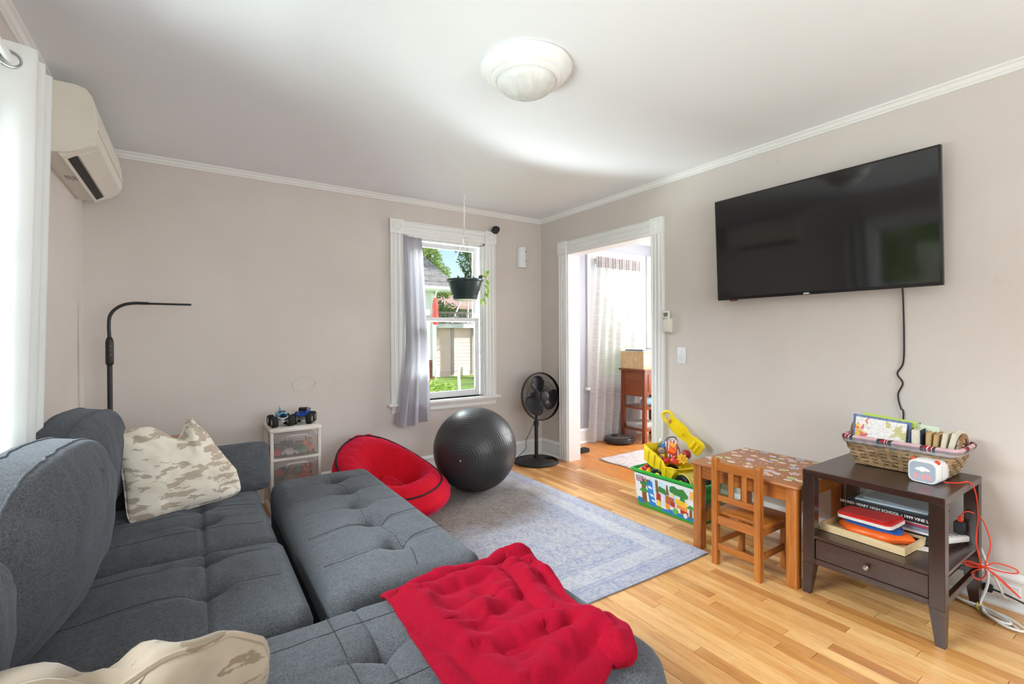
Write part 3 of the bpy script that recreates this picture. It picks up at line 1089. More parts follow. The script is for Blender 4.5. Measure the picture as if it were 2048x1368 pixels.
# ------------------------------------------------------------------ white curtain at the left
def cloth_mat(name, rgb, transl=0.35, transp=0.0, weave=None, rough=0.9):
    g = G(name)
    v = g.pos()
    df = g.n('ShaderNodeBsdfDiffuse')
    tl = g.n('ShaderNodeBsdfTranslucent')
    col = lin(*rgb)
    if weave:
        mp = g.mapping(v, weave)
        f = g.noise(mp, 1.0, 3, 0.6)
        cc = g.ramp(f, [(0.35, tuple(x*0.80 for x in col[:3])+(1,)), (0.6, col)])
    else:
        cc = g.ramp(g.noise(v, 3, 3), [(0.3, tuple(x*0.97 for x in col[:3])+(1,)), (0.7, col)])
    g.l(cc, df.inputs[0]); g.l(cc, tl.inputs[0])
    mxx = g.n('ShaderNodeMixShader')
    mxx.inputs[0].default_value = transl
    g.l(df.outputs[0], mxx.inputs[1]); g.l(tl.outputs[0], mxx.inputs[2])
    o_ = mxx.outputs[0]
    if transp:
        tp = g.n('ShaderNodeBsdfTransparent')
        m2 = g.n('ShaderNodeMixShader')
        m2.inputs[0].default_value = transp
        g.l(o_, m2.inputs[1]); g.l(tp.outputs[0], m2.inputs[2])
        o_ = m2.outputs[0]
    g.l(o_, g.out.inputs[0])
    return g.m
M_curt = cloth_mat('white_blackout_cloth', (226, 228, 226), 0.05)
b = B()
def wcurt(u, v):
    # u along the folds, v from top to bottom
    z = 2.215 - v*2.11
    ph = u*6*pi
    x = -0.487 - (0.060-0.012*v)*cos(ph) - 0.045*v**1.2 + 0.008*NZ(u*5, v*2)*v
    y = 2.165 + 0.29*u + 0.018*sin(ph*2+0.5)*(0.3+0.7*v) - 0.06*v*(1-u)
    return Vector((max(x, XL+0.012), y, z))
b.grid(wcurt, 140, 46)
wc = O('curtain', b, M_curt, None, label='white grommet curtain bunched at the left edge before the window', cat='curtain', origin=(-0.47, 2.2, 0.1), ang=180)
b = B()
b.grid(lambda u, v: wcurt(u, v*0.055) + Vector((0.001, -0.0014, 0)), 140, 3)
O('heading_band', b, M_curt, wc, ang=180)
M_rod = mat('white_rod_enamel', (240, 240, 238), 0.3)
for yy, zz in ((2.186, 2.155), (2.2375, 2.155), (2.286, 2.155), (2.334, 2.155), (2.383, 2.155), (2.431, 2.155)):
    b = B()
    pts = [(-0.487+0.025*cos(a*pi/12), yy - 0.005 + 0.009*cos(a*pi/12)*(1 if int(round((yy-2.186)/0.049)) % 2 == 0 else -1), zz+0.025*sin(a*pi/12)) for a in range(24)]
    b.tube(pts, 0.005, 8, closed=True)
    O('grommet', b, M_metal, wc)
rt = T('curtain_rod', 'white curtain rod running through the grommets at the top left', 'curtain rod', (-0.487, 1.3, 2.155))
b = B(); b.cyl((-0.487, 0.15, 2.155), (-0.487, 2.52, 2.155), 0.0125, seg=16)
O('rod', b, M_rod, rt)
for yy in (0.3, 2.49):
    b = B(); b.box(XL, -0.475, yy-0.008, yy+0.008, 2.133, 2.145)
    O('bracket', b, M_rod, rt)
b = B(); b.sphere((-0.487, 2.53, 2.155), 0.017)
O('finial', b, M_rod, rt)
# ================================================================== rug
g = G('faded_rug')
v = g.pos()
sx = g.sep(v)
RX0, RX1, RY0, RY1 = 0.30, 2.425, 1.615, 3.70
dx = g.math('SUBTRACT', RX1, sx[0])
dy0 = g.math('SUBTRACT', sx[1], RY0)
dy1 = g.math('SUBTRACT', RY1, sx[1])
d = g.math('MINIMUM', g.math('MINIMUM', dx, dy0), dy1)
def band(a, b_):
    return g.math('MULTIPLY', g.math('GREATER_THAN', d, a), g.math('LESS_THAN', d, b_))
vor = g.n('ShaderNodeTexVoronoi', feature='DISTANCE_TO_EDGE')
vor.inputs['Scale'].default_value = 17
dist = g.n('ShaderNodeVectorMath', operation='ADD')
nz3 = g.n('ShaderNodeTexNoise'); nz3.inputs['Scale'].default_value = 16; nz3.inputs['Detail'].default_value = 3
g.l(v, nz3.inputs[0])
scl = g.n('ShaderNodeVectorMath', operation='SCALE'); scl.inputs[3].default_value = 0.07
g.l(nz3.outputs[1], scl.inputs[0])
g.l(v, dist.inputs[0]); g.l(scl.outputs[0], dist.inputs[1])
g.l(dist.outputs[0], vor.inputs['Vector'])
vr = g.n('ShaderNodeTexVoronoi', feature='F1')
vr.inputs['Scale'].default_value = 9
g.l(dist.outputs[0], vr.inputs['Vector'])
rings = g.math('ABSOLUTE', g.math('SINE', g.math('MULTIPLY', vr.outputs['Distance'], 62)))
orn = g.math('LESS_THAN', vor.outputs['Distance'], 0.045)
orn2 = g.math('LESS_THAN', rings, 0.28)
sp_ = g.noise(v, 230, 2, 0.8)
spk = g.noise(v, 60, 4, 0.75)
wearn = g.noise(v, 4.5, 4, 0.6)
base = g.ramp(spk, [(0.36, lin(138, 140, 153)), (0.5, lin(167, 166, 172)), (0.66, lin(190, 186, 184))])
blue = g.ramp(wearn, [(0.38, (0, 0, 0, 1)), (0.62, (1, 1, 1, 1))])
base = g.mix(g.math('MULTIPLY', blue, 0.24), base, lin(146, 154, 184))
om = g.math('MULTIPLY', g.math('MAXIMUM', orn, g.math('MULTIPLY', orn2, 0.7)), g.ramp(g.noise(v, 13, 3, 0.7), [(0.42, (0, 0, 0, 1)), (0.6, (1, 1, 1, 1))]))
base = g.mix(g.math('MULTIPLY', om, 0.75), base, lin(104, 116, 156))
# borders
lines = 0.0
for a, b_ in ((0.010, 0.018), (0.085, 0.098), (0.118, 0.124), (0.235, 0.241), (0.262, 0.275), (0.352, 0.360)):
    lines = g.math('MAXIMUM', lines, band(a, b_))
base = g.mix(g.math('MULTIPLY', lines, 0.38), base, lin(112, 124, 165))
bb_ = g.math('MAXIMUM', band(0.018, 0.118), band(0.241, 0.352))
base = g.mix(g.math('MULTIPLY', bb_, 0.16), base, lin(140, 152, 190))
lt = band(0.124, 0.235)
base = g.mix(g.math('MULTIPLY', lt, 0.18), base, lin(218, 216, 220))
fld = g.math('GREATER_THAN', d, 0.36)
# brown worn medallion towards the window
ex = g.math('DIVIDE', g.math('SUBTRACT', sx[0], 1.62), 0.85)
ey = g.math('DIVIDE', g.math('SUBTRACT', sx[1], 3.08), 0.60)
er = g.math('ADD', g.math('SQRT', g.math('ADD', g.math('MULTIPLY', ex, ex), g.math('MULTIPLY', ey, ey))), g.math('MULTIPLY', g.math('SUBTRACT', wearn, 0.5), 0.5))
br = g.ramp(er, [(0.62, (1, 1, 1, 1)), (0.98, (0, 0, 0, 1))])
brc = g.mix(om, g.ramp(spk, [(0.35, lin(98, 83, 70)), (0.65, lin(132, 116, 102))]), lin(72, 60, 54))
base = g.mix(g.math('MULTIPLY', br, 0.9), base, brc)
base = g.mix(0.35, base, g.ramp(sp_, [(0.3, (0.70, 0.70, 0.72, 1)), (0.7, (1.2, 1.2, 1.2, 1))]), 'MULTIPLY')
g.l(base, g.b.inputs['Base Color'])
g.b.inputs['Roughness'].default_value = 0.95
g.b.inputs['Sheen Weight'].default_value = 0.2
g.bump(sp_, 0.4, 0.0012)
M_rug = g.m
b = B()
def rugf(u, t):
    x = RX0 + (RX1-RX0)*u
    y = RY0 + (RY1-RY0)*t
    y -= 0.012*sin(u*9)*exp(-t*12)*0.5
    z = 0.0075 + 0.004*exp(-((u-0.83)/0.02)**2)*exp(-(t/0.05)**2)
    return Vector((x, y, z))
V = b.grid(rugf, 110, 60)
nu, nv = 110, 60
bd = [V[i][0] for i in range(nu)] + [V[nu][j] for j in range(nv)] + [V[nu-i][nv] for i in range(nu)] + [V[0][nv-j] for j in range(nv)]
low = [b.bm.verts.new((q.co.x, q.co.y, 0.001)) for q in bd]
b.skin([bd, low], True, False, True)
rug = O('area_rug', b, M_rug, None, label='faded blue grey oriental rug with a brown worn centre, before the sofa', cat='rug')
b = B()
ed = [rugf(i/60, 0.0) for i in range(61)] + [rugf(1.0, i/60) for i in range(1, 61)]
b.tube([p - Vector((0, 0, 0.003)) for p in ed], 0.0035, 6)
O('bound_edge', b, mat('rug_binding', (120, 122, 138), 0.9), rug)

# runner in the next room
g = G('striped_runner')
v = g.pos()
n_ = g.noise(g.mapping(v, (9, 85, 1)), 1.0, 4, 0.7)
g.l(g.ramp(n_, [(0.33, lin(120, 110, 116)), (0.45, lin(186, 172, 168)), (0.55, lin(205, 196, 190)), (0.68, lin(150, 138, 146))]), g.b.inputs['Base Color'])
g.b.inputs['Roughness'].default_value = 0.95
g.bump(n_, 0.4, 0.002)
b = B()
b.grid(lambda u, t: Vector((3.36+0.95*u+0.01*sin(t*20), 2.35+1.10*t+0.02*u+0.006*sin(u*25), 0.008+0.003*max(0, NZ(u*6, t*6)))), 30, 36)
rn = O('runner_rug', b, g.m, None, label='mauve striped woven runner on the floor beyond the doorway', cat='rug', ang=180)
md = rn.modifiers.new('thickness', 'SOLIDIFY'); md.thickness = 0.006; md.offset = -1

# ================================================================== television
M_black = mat('satin_black_plastic', (20, 20, 22), 0.3)
M_blackm = mat('matte_black_plastic', (24, 24, 26), 0.55)
g = G('dark_screen_glass')
g.b.inputs['Base Color'].default_value = (0.006, 0.006, 0.007, 1)
g.b.inputs['Roughness'].default_value = 0.07
g.b.inputs['Specular IOR Level'].default_value = 0.7
M_screen = g.m
tv = T('television', 'large flat black television mounted on the right wall, switched off', 'television', (2.985, 1.318, 1.817))
TT = Matrix.Translation((2.984, 1.316, 1.817)) @ Matrix.Rotation(radians(-2.9), 4, 'Y')
TWd, THt = 1.178, 0.672
b = B(); b.box(-0.012, 0.016, -TWd/2, TWd/2, -THt/2, THt/2, 0.004, 2, M=TT)
O('casing', b, M_black, tv)
b = B(); b.box(-0.0128, -0.0118, -TWd/2+0.010, TWd/2-0.010, -THt/2+0.018, THt/2-0.010, 0, 1, M=TT)
O('screen', b, M_screen, tv, smooth=False)
b = B(); b.box(0.016, 0.045, -0.42, 0.42, -0.26, 0.10, 0.012, 2, M=TT)
O('back_housing', b, M_blackm, tv)
b = B(); b.box(3.02, XR-0.003, 1.05, 1.58, 1.72, 1.76); b.box(3.02, XR-0.003, 1.05, 1.58, 1.92, 1.96); b.box(3.0, 3.03, 1.12, 1.15, 1.65, 2.0); b.box(3.0, 3.03, 1.48, 1.51, 1.65, 2.0)
O('wall_bracket', b, M_blackm, tv, smooth=False)
b = B(); b.box(-0.008, 0.010, TWd/2-0.135, TWd/2-0.085, -THt/2-0.010, -THt/2, 0.002, 1, M=TT)
O('sensor', b, mat('amber_sensor', (120, 70, 50), 0.3), tv)
fm = TT @ frame_M((-0.0134, 0.02, -THt/2+0.009), (0, -1, 0), (0, 0, 1))
lt_ = text_bm('onn.', 0.021, fm, 0.0003, True)
O('logo', lt_, mat('white_print', (235, 235, 235), 0.5), tv, smooth=False)

M_cable = mat('black_cable', (22, 22, 24), 0.5)
b = B()
b.tube(arc([(3.035, 0.905, 1.56), (3.055, 0.902, 1.46), (3.064, 0.900, 1.25), (3.064, 0.903, 1.10), (3.064, 0.928, 1.04), (3.062, 0.905, 0.99), (3.062, 0.925, 0.93), (3.06, 0.913, 0.86), (3.06, 0.902, 0.84), (3.058, 0.898, 0.72), (3.056, 0.84, 0.5), (3.05, 0.72, 0.38)], 10), 0.004, 8)
O('television_cable', b, M_cable, None, label='thin black cord hanging below the television down the wall', cat='cable')

# ================================================================== wall unit air conditioner
M_ac = mat('ivory_plastic', (226, 221, 208), 0.35, var=0.02)
M_ac2 = mat('ivory_plastic_line', (150, 144, 134), 0.5)
AY0, AY1, AZ0, AZ1, AX = 2.90, 3.83, 2.085, 2.405, -0.365
ac = T('air_conditioner', 'ivory split air conditioner high in the left corner above the lamp', 'air conditioner', (XL, 3.36, AZ0))
prof = [(XL, AZ1), (-0.44, AZ1), (-0.405, AZ1-0.010), (-0.385, AZ1-0.04), (-0.372, AZ1-0.10), (-0.365, AZ1-0.19), (-0.370, AZ1-0.225), (-0.390, AZ1-0.262), (-0.425, AZ0+0.028), (-0.47, AZ0+0.008), (-0.52, AZ0), (XL, AZ0+0.004)]
b = B()
b.prism(prof, AY0+0.012, AY1-0.012, 'Y')
O('body', b, M_ac, ac, ang=50)
for ya, yb in ((AY0, AY0+0.013), (AY1-0.013, AY1)):
    b = B()
    cx_, cz_ = -0.5, 2.25
    big = [(x_ if x_ == XL else x_+0.003, z_) for x_, z_ in prof]
    b.prism(big, ya, yb, 'Y')
    O('end_cap', b, M_ac, ac, ang=50)
b = B()
pp = [(-0.4050, AZ1-0.0104), (-0.3855, AZ1-0.04), (-0.372, AZ1-0.10), (-0.365, AZ1-0.19)]
pq = [(x_+0.005, z_) for x_, z_ in pp]
b.prism(pp + list(reversed(pq)), AY0+0.004, AY1-0.004, 'Y')
O('front_panel', b, M_ac, ac, ang=50)
# louvre flap and dark outlet on the sloping underside
def ac_pt(t, y, off=0.0):
    a, c_ = Vector((-0.378, 0, AZ1-0.238)), Vector((-0.500, 0, AZ0+0.0005))
    n_ = Vector((0.62, 0, -0.78)).normalized()
    p = a*(1-t) + c_*t
    p = p + n_*off
    return (p.x, y, p.z)
def ac_plate(t0, t1, y0, y1, th, name, m_, off=0.0):
    b = B()
    A = b.ring([ac_pt(t0, y0, off), ac_pt(t0, y1, off), ac_pt(t1, y1, off), ac_pt(t1, y0, off)])
    C = b.ring([ac_pt(t0, y0, off+th), ac_pt(t0, y1, off+th), ac_pt(t1, y1, off+th), ac_pt(t1, y0, off+th)])
    b.skin([A, C])
    return O(name, b, m_, ac, smooth=False)
ac_plate(0.0, 1.0, AY0+0.02, AY1-0.02, 0.022, 'underside_shroud', M_ac, -0.004)
ac_plate(0.06, 0.60, AY0+0.07, AY1-0.08, 0.004, 'louvre_flap', M_ac, 0.0185)
ac_plate(0.635, 0.90, AY0+0.07, AY1-0.08, 0.0015, 'outlet', mat('outlet_shadow', (12, 12, 14), 0.6), 0.0182)
for k in range(3):
    ac_plate(0.68+0.07*k, 0.695+0.07*k, AY0+0.075, AY1-0.085, 0.003, 'vane', mat('vane_black', (36, 38, 42), 0.4), 0.0185)
b = B(); b.box(-0.574, -0.572, 2.95, 3.12, AZ0-0.001, AZ0-0.0002); b.box(-0.3795, -0.3775, AY0+0.02, AY1-0.03, AZ1-0.226, AZ1-0.222)
O('seam_line', b, M_ac2, ac, smooth=False)
b = B()
for k in range(5):
    b.box(-0.545+0.010*k, -0.541+0.010*k, 3.30, 3.36+0.012*(k % 3), AZ0-0.0012, AZ0+0.0005)
O('rating_print', b, M_ac2, ac, smooth=False)
b = B(); b.box(XL-0.001, XL+0.006, 2.60, 3.20, 2.03, 2.04)

# ================================================================== ceiling light
M_fix = mat('white_enamel', (238, 238, 237), 0.25, coat=0.3)
g = G('alabaster_glass')
v = g.objc()
f = g.noise(v, 9, 5, 0.6, 1.5)
g.l(g.ramp(f, [(0.35, lin(206, 206, 204)), (0.65, lin(226, 226, 224))]), g.b.inputs['Base Color'])
g.b.inputs['Roughness'].default_value = 0.25
LXc, LYc = 1.262, 1.745
cl = T('ceiling_light', 'white flush dome ceiling light with stepped rim', 'ceiling light', (LXc, LYc, 2.34))
b = B()
b.lathe([(0.185, H), (0.206, H-0.002), (0.208, H-0.010), (0.203, H-0.014), (0.202, H-0.020), (0.196, H-0.024), (0.192, H-0.032), (0.180, H-0.045), (0.166, H-0.052), (0.158, H-0.054), (0.155, H-0.060), (0.148, H-0.063), (0.140, H-0.066), (0.132, H-0.064), (0.128, H-0.050)], None, 64, LXc, LYc)
O('rim', b, M_fix, cl, ang=30)
b = B()
b.lathe([(0.1335, H-0.058)] + [(0.1335*cos(a), H-0.062-0.066*sin(a)) for a in [i*pi/2/12 for i in range(12)]] + [(0.004, H-0.128)], None, 64, LXc, LYc)
O('glass_dome', b, g.m, cl, ang=60)

# ================================================================== floor lamp
fl = T('floor_lamp', 'thin black gooseneck floor lamp in the corner behind the sofa', 'floor lamp', (-0.428, 3.80, 0))
M_lamp = mat('black_lamp_metal', (22, 21, 22), 0.45)
b = B(); b.lathe([(0.10, 0.0), (0.125, 0.002), (0.125, 0.014), (0.115, 0.020), (0.02, 0.024)], None, 36, -0.428, 3.80)
O('base', b, M_lamp, fl)
b = B(); b.cyl((-0.428, 3.80, 0.02), (-0.428, 3.80, 1.09), 0.0135, seg=14)
O('pole', b, M_lamp, fl)
b = B(); b.tube([(-0.428, 3.80, 1.075), (-0.428, 3.80, 1.088), (-0.428, 3.80, 1.095), (-0.428, 3.80, 1.225), (-0.428, 3.80, 1.24), (-0.428, 3.80, 1.255)], [0.012, 0.019, 0.0205, 0.0205, 0.017, 0.011], 16)
sw = O('control_box', b, M_lamp, fl)
for k in range(3):
    b = B(); b.cyl((-0.4225, 3.783, 1.145+0.027*k), (-0.4205, 3.7775, 1.145+0.027*k), 0.0035, seg=10)
    O('button', b, mat('grey_button', (120, 120, 122), 0.5), sw)
b = B()
b.tube(arc([(-0.428, 3.80, 1.24), (-0.430, 3.80, 1.33), (-0.424, 3.80, 1.385), (-0.400, 3.80, 1.425), (-0.360, 3.80, 1.454), (-0.31, 3.80, 1.466), (-0.255, 3.80, 1.467), (-0.235, 3.80, 1.467)], 8), 0.0095, 12)
O('gooseneck', b, M_lamp, fl)
b = B(); b.box(-0.26, -0.008, 3.786, 3.814, 1.459, 1.472, 0.006, 3)
hd = O('lamp_head', b, M_lamp, fl)
b = B(); b.box(-0.235, -0.02, 3.790, 3.810, 1.4575, 1.459)
O('diffuser', b, mat('lamp_diffuser', (190, 190, 185), 0.5), hd)

# ================================================================== exercise ball
g = G('grey_vinyl_ball')
bn = g.objc()
g.b.inputs['Base Color'].default_value = lin(54, 54, 57)
g.b.inputs['Roughness'].default_value = 0.36
g.b.inputs['Specular IOR Level'].default_value = 0.5
BR = 0.332
BCN = Vector((1.872, 3.318, BR+0.008))
bt = T('exercise_ball', 'large dark grey ribbed exercise ball beside the red bean bag', 'exercise ball', (BCN.x, BCN.y, 0.008))
# axis towards the valve
vd = (Vector((0, 0, 1.25)) - BCN).normalized()
rt_ = vd.cross(Vector((0, 0, 1))).normalized()
upv = rt_.cross(vd).normalized()
axis = (vd*1.0 + rt_*0.36 - upv*0.28).normalized()
# rt_ points right or left of the view; choose the side of the valve seen in the picture (left)
if rt_.dot(Vector((cos(YAW), -sin(YAW), 0))) > 0:
    axis = (vd*1.0 - rt_*0.36 - upv*0.28).normalized()
prof = []
N_ = 260
for i in range(1, N_):
    a = pi*i/N_
    ribs = 0.0
    if 0.04 < a < pi-0.04:
        ph = (a/pi*44) % 1.0
        ribs = -0.0016*exp(-((ph-0.5)/0.09)**2)
    r_ = BR + ribs
    prof.append((r_*sin(a), r_*cos(a)))
Mb = Matrix.Translation(BCN) @ axis.to_track_quat('Z', 'Y').to_matrix().to_4x4()
b = B(); b.lathe(prof, Mb, 96)
O('bladder', b, g.m, bt, ang=60)
b = B(); b.sphere(BCN + axis*(BR-0.001), 0.0055)
O('valve_plug', b, mat('white_plug', (238, 238, 236), 0.4), bt)
# printed emblem on the right flank
rgt = Vector((cos(YAW), -sin(YAW), 0))
ed_ = (vd*0.53 + rgt*0.80 + upv*0.33).normalized()
def onball(du, dv, base=ed_, lift=0.0012):
    t1 = base.cross(Vector((0, 0, 1))).normalized()
    t2 = t1.cross(base).normalized()
    if t1.dot(rgt) < 0: t1 = -t1
    dd = (base + t1*du/BR + t2*dv/BR).normalized()
    return BCN + dd*(BR+lift)
M_print = mat('white_print_ball', (225, 222, 215), 0.6)
b = B()
b.tube([onball(0.020+0.024*cos(a), 0.02+0.024*sin(a)) for a in [i*2*pi/24 for i in range(20)]], 0.0016, 5)
b.tube([onball(0.010, 0.030), onball(0.022, 0.018), onball(0.030, 0.026)], 0.0022, 5)
b.tube([onball(0.022, 0.018), onball(0.018, 0.0), onball(0.032, -0.006)], 0.0020, 5)
O('emblem', b, M_print, bt)
t1 = ed_.cross(Vector((0, 0, 1))).normalized()
if t1.dot(rgt) < 0: t1 = -t1
t2 = t1.cross(ed_)
if t2.z < 0: t2 = -t2
dirw = (t1*0.42 - t2*0.9).normalized()
upw = dirw.cross(ed_); upw = -upw if upw.dot(t1) < 0 else upw
for s_, off, sz in (('URBN FITNESS', -0.008, 0.019),):
    cen = onball(-0.008, -0.002)
    fm = frame_M(cen, dirw, upw)
    tb = text_bm(s_, sz, fm, 0.0004, True)
    for v_ in tb.bm.verts:
        dd = (v_.co - BCN).normalized()
        v_.co = BCN + dd*(BR+0.0012)
    O('lettering', tb, M_print, bt, smooth=False)

# ================================================================== red bean bag
M_bean = fabric('red_plush', (206, 14, 34), 0.16, 0.85, 0.7, (255, 70, 120), 180, 0.3)
M_pipe = mat('dark_piping', (44, 12, 22), 0.8)
bc = Vector((1.150, 3.33, 0))
bb_t = T('bean_bag_chair', 'plush red bean bag chair with dark piping, against the window wall', 'bean bag', (bc.x, bc.y, 0.009))
HDIR = Vector((-0.30, 0.95, 0)).normalized()     # towards the backrest
SDIR = Vector((HDIR.y, -HDIR.x, 0))
def rim(a):
    """rim ring; a=0 at the front, pi at the top of the back"""
    k = (1-cos(a))/2
    rx, ry = 0.362, 0.43
    p = bc + SDIR*sin(a)*rx*(1 - 0.18*k**2) + HDIR*(-cos(a))*ry*(1.0 - 0.10*k)
    p = Vector((p.x, p.y, 0.200 + 0.265*k**1.5 + 0.012*sin(3*a)))
    return p
seatc = bc - HDIR*0.06 + Vector((0, 0, 0.17))
def bean(u, v):
    a = u*2*pi
    R_ = rim(a)
    k = (1-cos(a))/2
    outv = Vector((R_.x-bc.x, R_.y-bc.y, 0)); outv.normalize()
    if v < 0.5:            # outside: floor to rim
        t = v*2
        th = t*pi*0.78
        foot = Vector((bc.x, bc.y, 0)) + outv*((R_-bc).xy.length*(0.80-0.22*k))
        p = Vector((foot.x*(1-t)+R_.x*t, foot.y*(1-t)+R_.y*t, 0.010 + (R_.z-0.010)*t**(1.0)))
        p += outv*(0.105-0.03*k)*sin(pi*t)**0.75
        p.z -= 0.0
        n_ = NZ(a_x(a), t*3, 1)*0.008
        return p + outv*n_
    t = (v-0.5)*2          # inside: rim to seat centre
    q = R_*(1-t) + seatc*t
    # plump roll next to the rim then the hollow
    roll_ = sin(pi*min(1, t/0.55))*0.075
    hollow = -0.10*exp(-((t-0.62)/0.16)**2)*(0.6+0.5*k)
    seatp = 0.07*exp(-((1-t)/0.30)**2)
    q.z += roll_*(1-0.45*k) + hollow + seatp*0.6
    # back panel puffs forward
    q -= HDIR*(0.085*k*sin(pi*min(1, t/0.8)))
    q.z += 0.02*k*sin(pi*t)
    w_ = 0.006*NZ(cos(a)*9*(1.2-t), sin(a)*9*(1.2-t), 5) + 0.010*(t > 0.3)*NZ(cos(a)*16, sin(a)*16, t*2)*sin(pi*min(1, (t-0.3)/0.5))
    q.z += w_
    return q
def a_x(a): return 2.2*cos(a)+5
b = B()
b.grid(bean, 110, 90)
bmesh.ops.remove_doubles(b.bm, verts=b.bm.verts, dist=0.0008)
O('bag', b, M_bean, bb_t, ang=180)
b = B()
b.tube([rim(i*2*pi/90) + Vector((0, 0, 0.004)) for i in range(90)], 0.0065, 8, closed=True)
O('piping', b, M_pipe, bb_t)
b = B()
# loose frill at the top of the back
b.grid(lambda u, v: rim(pi*0.86+u*pi*0.20) + HDIR*(0.012*v) + Vector((0, 0, 0.012*v*(0.7+0.4*sin(u*13)))) + SDIR*0.004*sin(u*17)*v, 40, 5)
fr_ = O('frill', b, M_bean, bb_t, ang=180)
md = fr_.modifiers.new('thickness', 'SOLIDIFY'); md.thickness = 0.006

# ================================================================== pedestal fan
fc = Vector((2.80, 3.735, 0))
fan = T('pedestal_fan', 'black three-blade pedestal fan standing in the corner by the doorway', 'fan', tuple(fc))
b = B()
# base disc with a kidney shaped hole: ring rim + cone with gap
b.lathe([(0.213, 0.0), (0.222, 0.003), (0.222, 0.016), (0.214, 0.022), (0.200, 0.022), (0.196, 0.012), (0.196, 0.0)], None, 56, fc.x, fc.y)
O('base_rim', b, M_blackm, fan)
b = B()
hole = math.atan2(-0.45, 0.9)
segs = 56
def cone(u, v):
    a = hole + 0.42 + u*(2*pi-0.84)
    r_ = 0.03 + (0.202-0.03)*v
    return Vector((fc.x+cos(a)*r_, fc.y+sin(a)*r_, 0.050-0.034*v))
b.grid(cone, 50, 6)
def inner(u, v):
    a = hole - 0.42 + u*0.84
    r_ = 0.03 + (0.095-0.03)*v
    return Vector((fc.x+cos(a)*r_, fc.y+sin(a)*r_, 0.050-0.0125*v))
b.grid(inner, 8, 4)
bs_ = O('base_cover', b, M_blackm, fan)
md = bs_.modifiers.new('thickness', 'SOLIDIFY'); md.thickness = 0.006
b = B(); b.cyl((fc.x, fc.y, 0.03), (fc.x, fc.y, 0.40), 0.0185, seg=18); b.cyl((fc.x, fc.y, 0.355), (fc.x, fc.y, 0.405), 0.024, seg=18); b.cyl((fc.x, fc.y, 0.40), (fc.x, fc.y, 0.60), 0.012, seg=14)
O('column', b, M_blackm, fan)
face = Vector((0.02, -1.0, 0.14)).normalized()
hc = Vector((fc.x+0.035, fc.y-0.035, 0.650))
Mh = Matrix.Translation(hc) @ face.to_track_quat('Z', 'Y').to_matrix().to_4x4()
b = B(); b.lathe([(0.02, -0.13), (0.045, -0.12), (0.055, -0.09), (0.055, -0.05), (0.045, -0.035), (0.01, -0.03)], Mh, 24)
O('motor_housing', b, M_blackm, fan)
GR = 0.232
b = B(); b.lathe([(GR-0.004, -0.016), (GR+0.004, -0.014), (GR+0.006, 0.0), (GR+0.004, 0.014), (GR-0.004, 0.016), (GR-0.009, 0.0)], Mh, 72)
bmesh.ops.delete(b.bm, geom=[f for f in b.bm.faces if len(f.verts) > 10], context='FACES_ONLY')
O('guard_ring', b, M_black, fan)
def wires(sign, name):
    b = B()
    for k in range(84):
        a = 2*pi*k/84
        pts = []
        for q in range(7):
            t = q/6
            r_ = 0.048 + (GR-0.048)*t
            aa = a + (0.25*(1-t) if sign > 0 else -0.1*(1-t))
            z_ = sign*(0.058*(1-t**2.2))
            pts.append(Mh @ Vector((cos(aa)*r_, sin(aa)*r_, z_)))
        b.tube(pts, 0.0015, 3)
    for rr_, zz in ((0.10, 0.052), (0.15, 0.036)) if sign > 0 else ((0.14, 0.040),):
        b.tube([Mh @ Vector((cos(2*pi*k/40)*rr_, sin(2*pi*k/40)*rr_, sign*zz)) for k in range(40)], 0.0016, 4, closed=True)
    return O(name, b, M_black, fan, smooth=False)
wires(1, 'front_guard'); wires(-1, 'rear_guard')
b = B(); b.lathe([(0.050, 0.054), (0.052, 0.060), (0.046, 0.066), (0.03, 0.068), (0.004, 0.069)], Mh, 28)
O('hub_badge', b, M_black, fan)
for k in range(3):
    b = B()
    a0 = radians(97) + k*2*pi/3
    def blade(u, v):
        r_ = 0.035 + 0.172*u
        wd = 1.15 + 0.30*sin(pi*min(1, u*0.9))
        a = a0 + (v-0.5)*wd*(1.25-0.35*u) + 0.12*u
        if u > 0.85: r_ -= 0.02*(abs(v-0.5)*2)**2
        return Mh @ Vector((cos(a)*r_, sin(a)*r_, 0.028*(v-0.5)*2))
    b.grid(blade, 14, 10)
    bl = O('blade', b, mat('smoky_black_blade', (18, 18, 26), 0.25), fan, ang=180)
    md = bl.modifiers.new('thickness', 'SOLIDIFY'); md.thickness = 0.002
b = B(); b.cyl(Mh @ Vector((0, 0, -0.03)), Mh @ Vector((0, 0, 0.035)), 0.042, seg=24)
O('blade_hub', b, M_black, fan)
b = B()
b.tube(arc([(fc.x-0.02, fc.y-0.0, 0.42), (fc.x-0.05, fc.y, 0.35), (fc.x-0.11, fc.y+0.02, 0.22), (fc.x-0.10, fc.y+0.04, 0.14), (fc.x-0.18, fc.y+0.07, 0.06), (fc.x-0.28, fc.y+0.08, 0.012), (fc.x-0.42, fc.y+0.06, 0.006), (fc.x-0.6, fc.y+0.10, 0.006)], 8), 0.0032, 7)
O('power_cord', b, M_cable, fan)

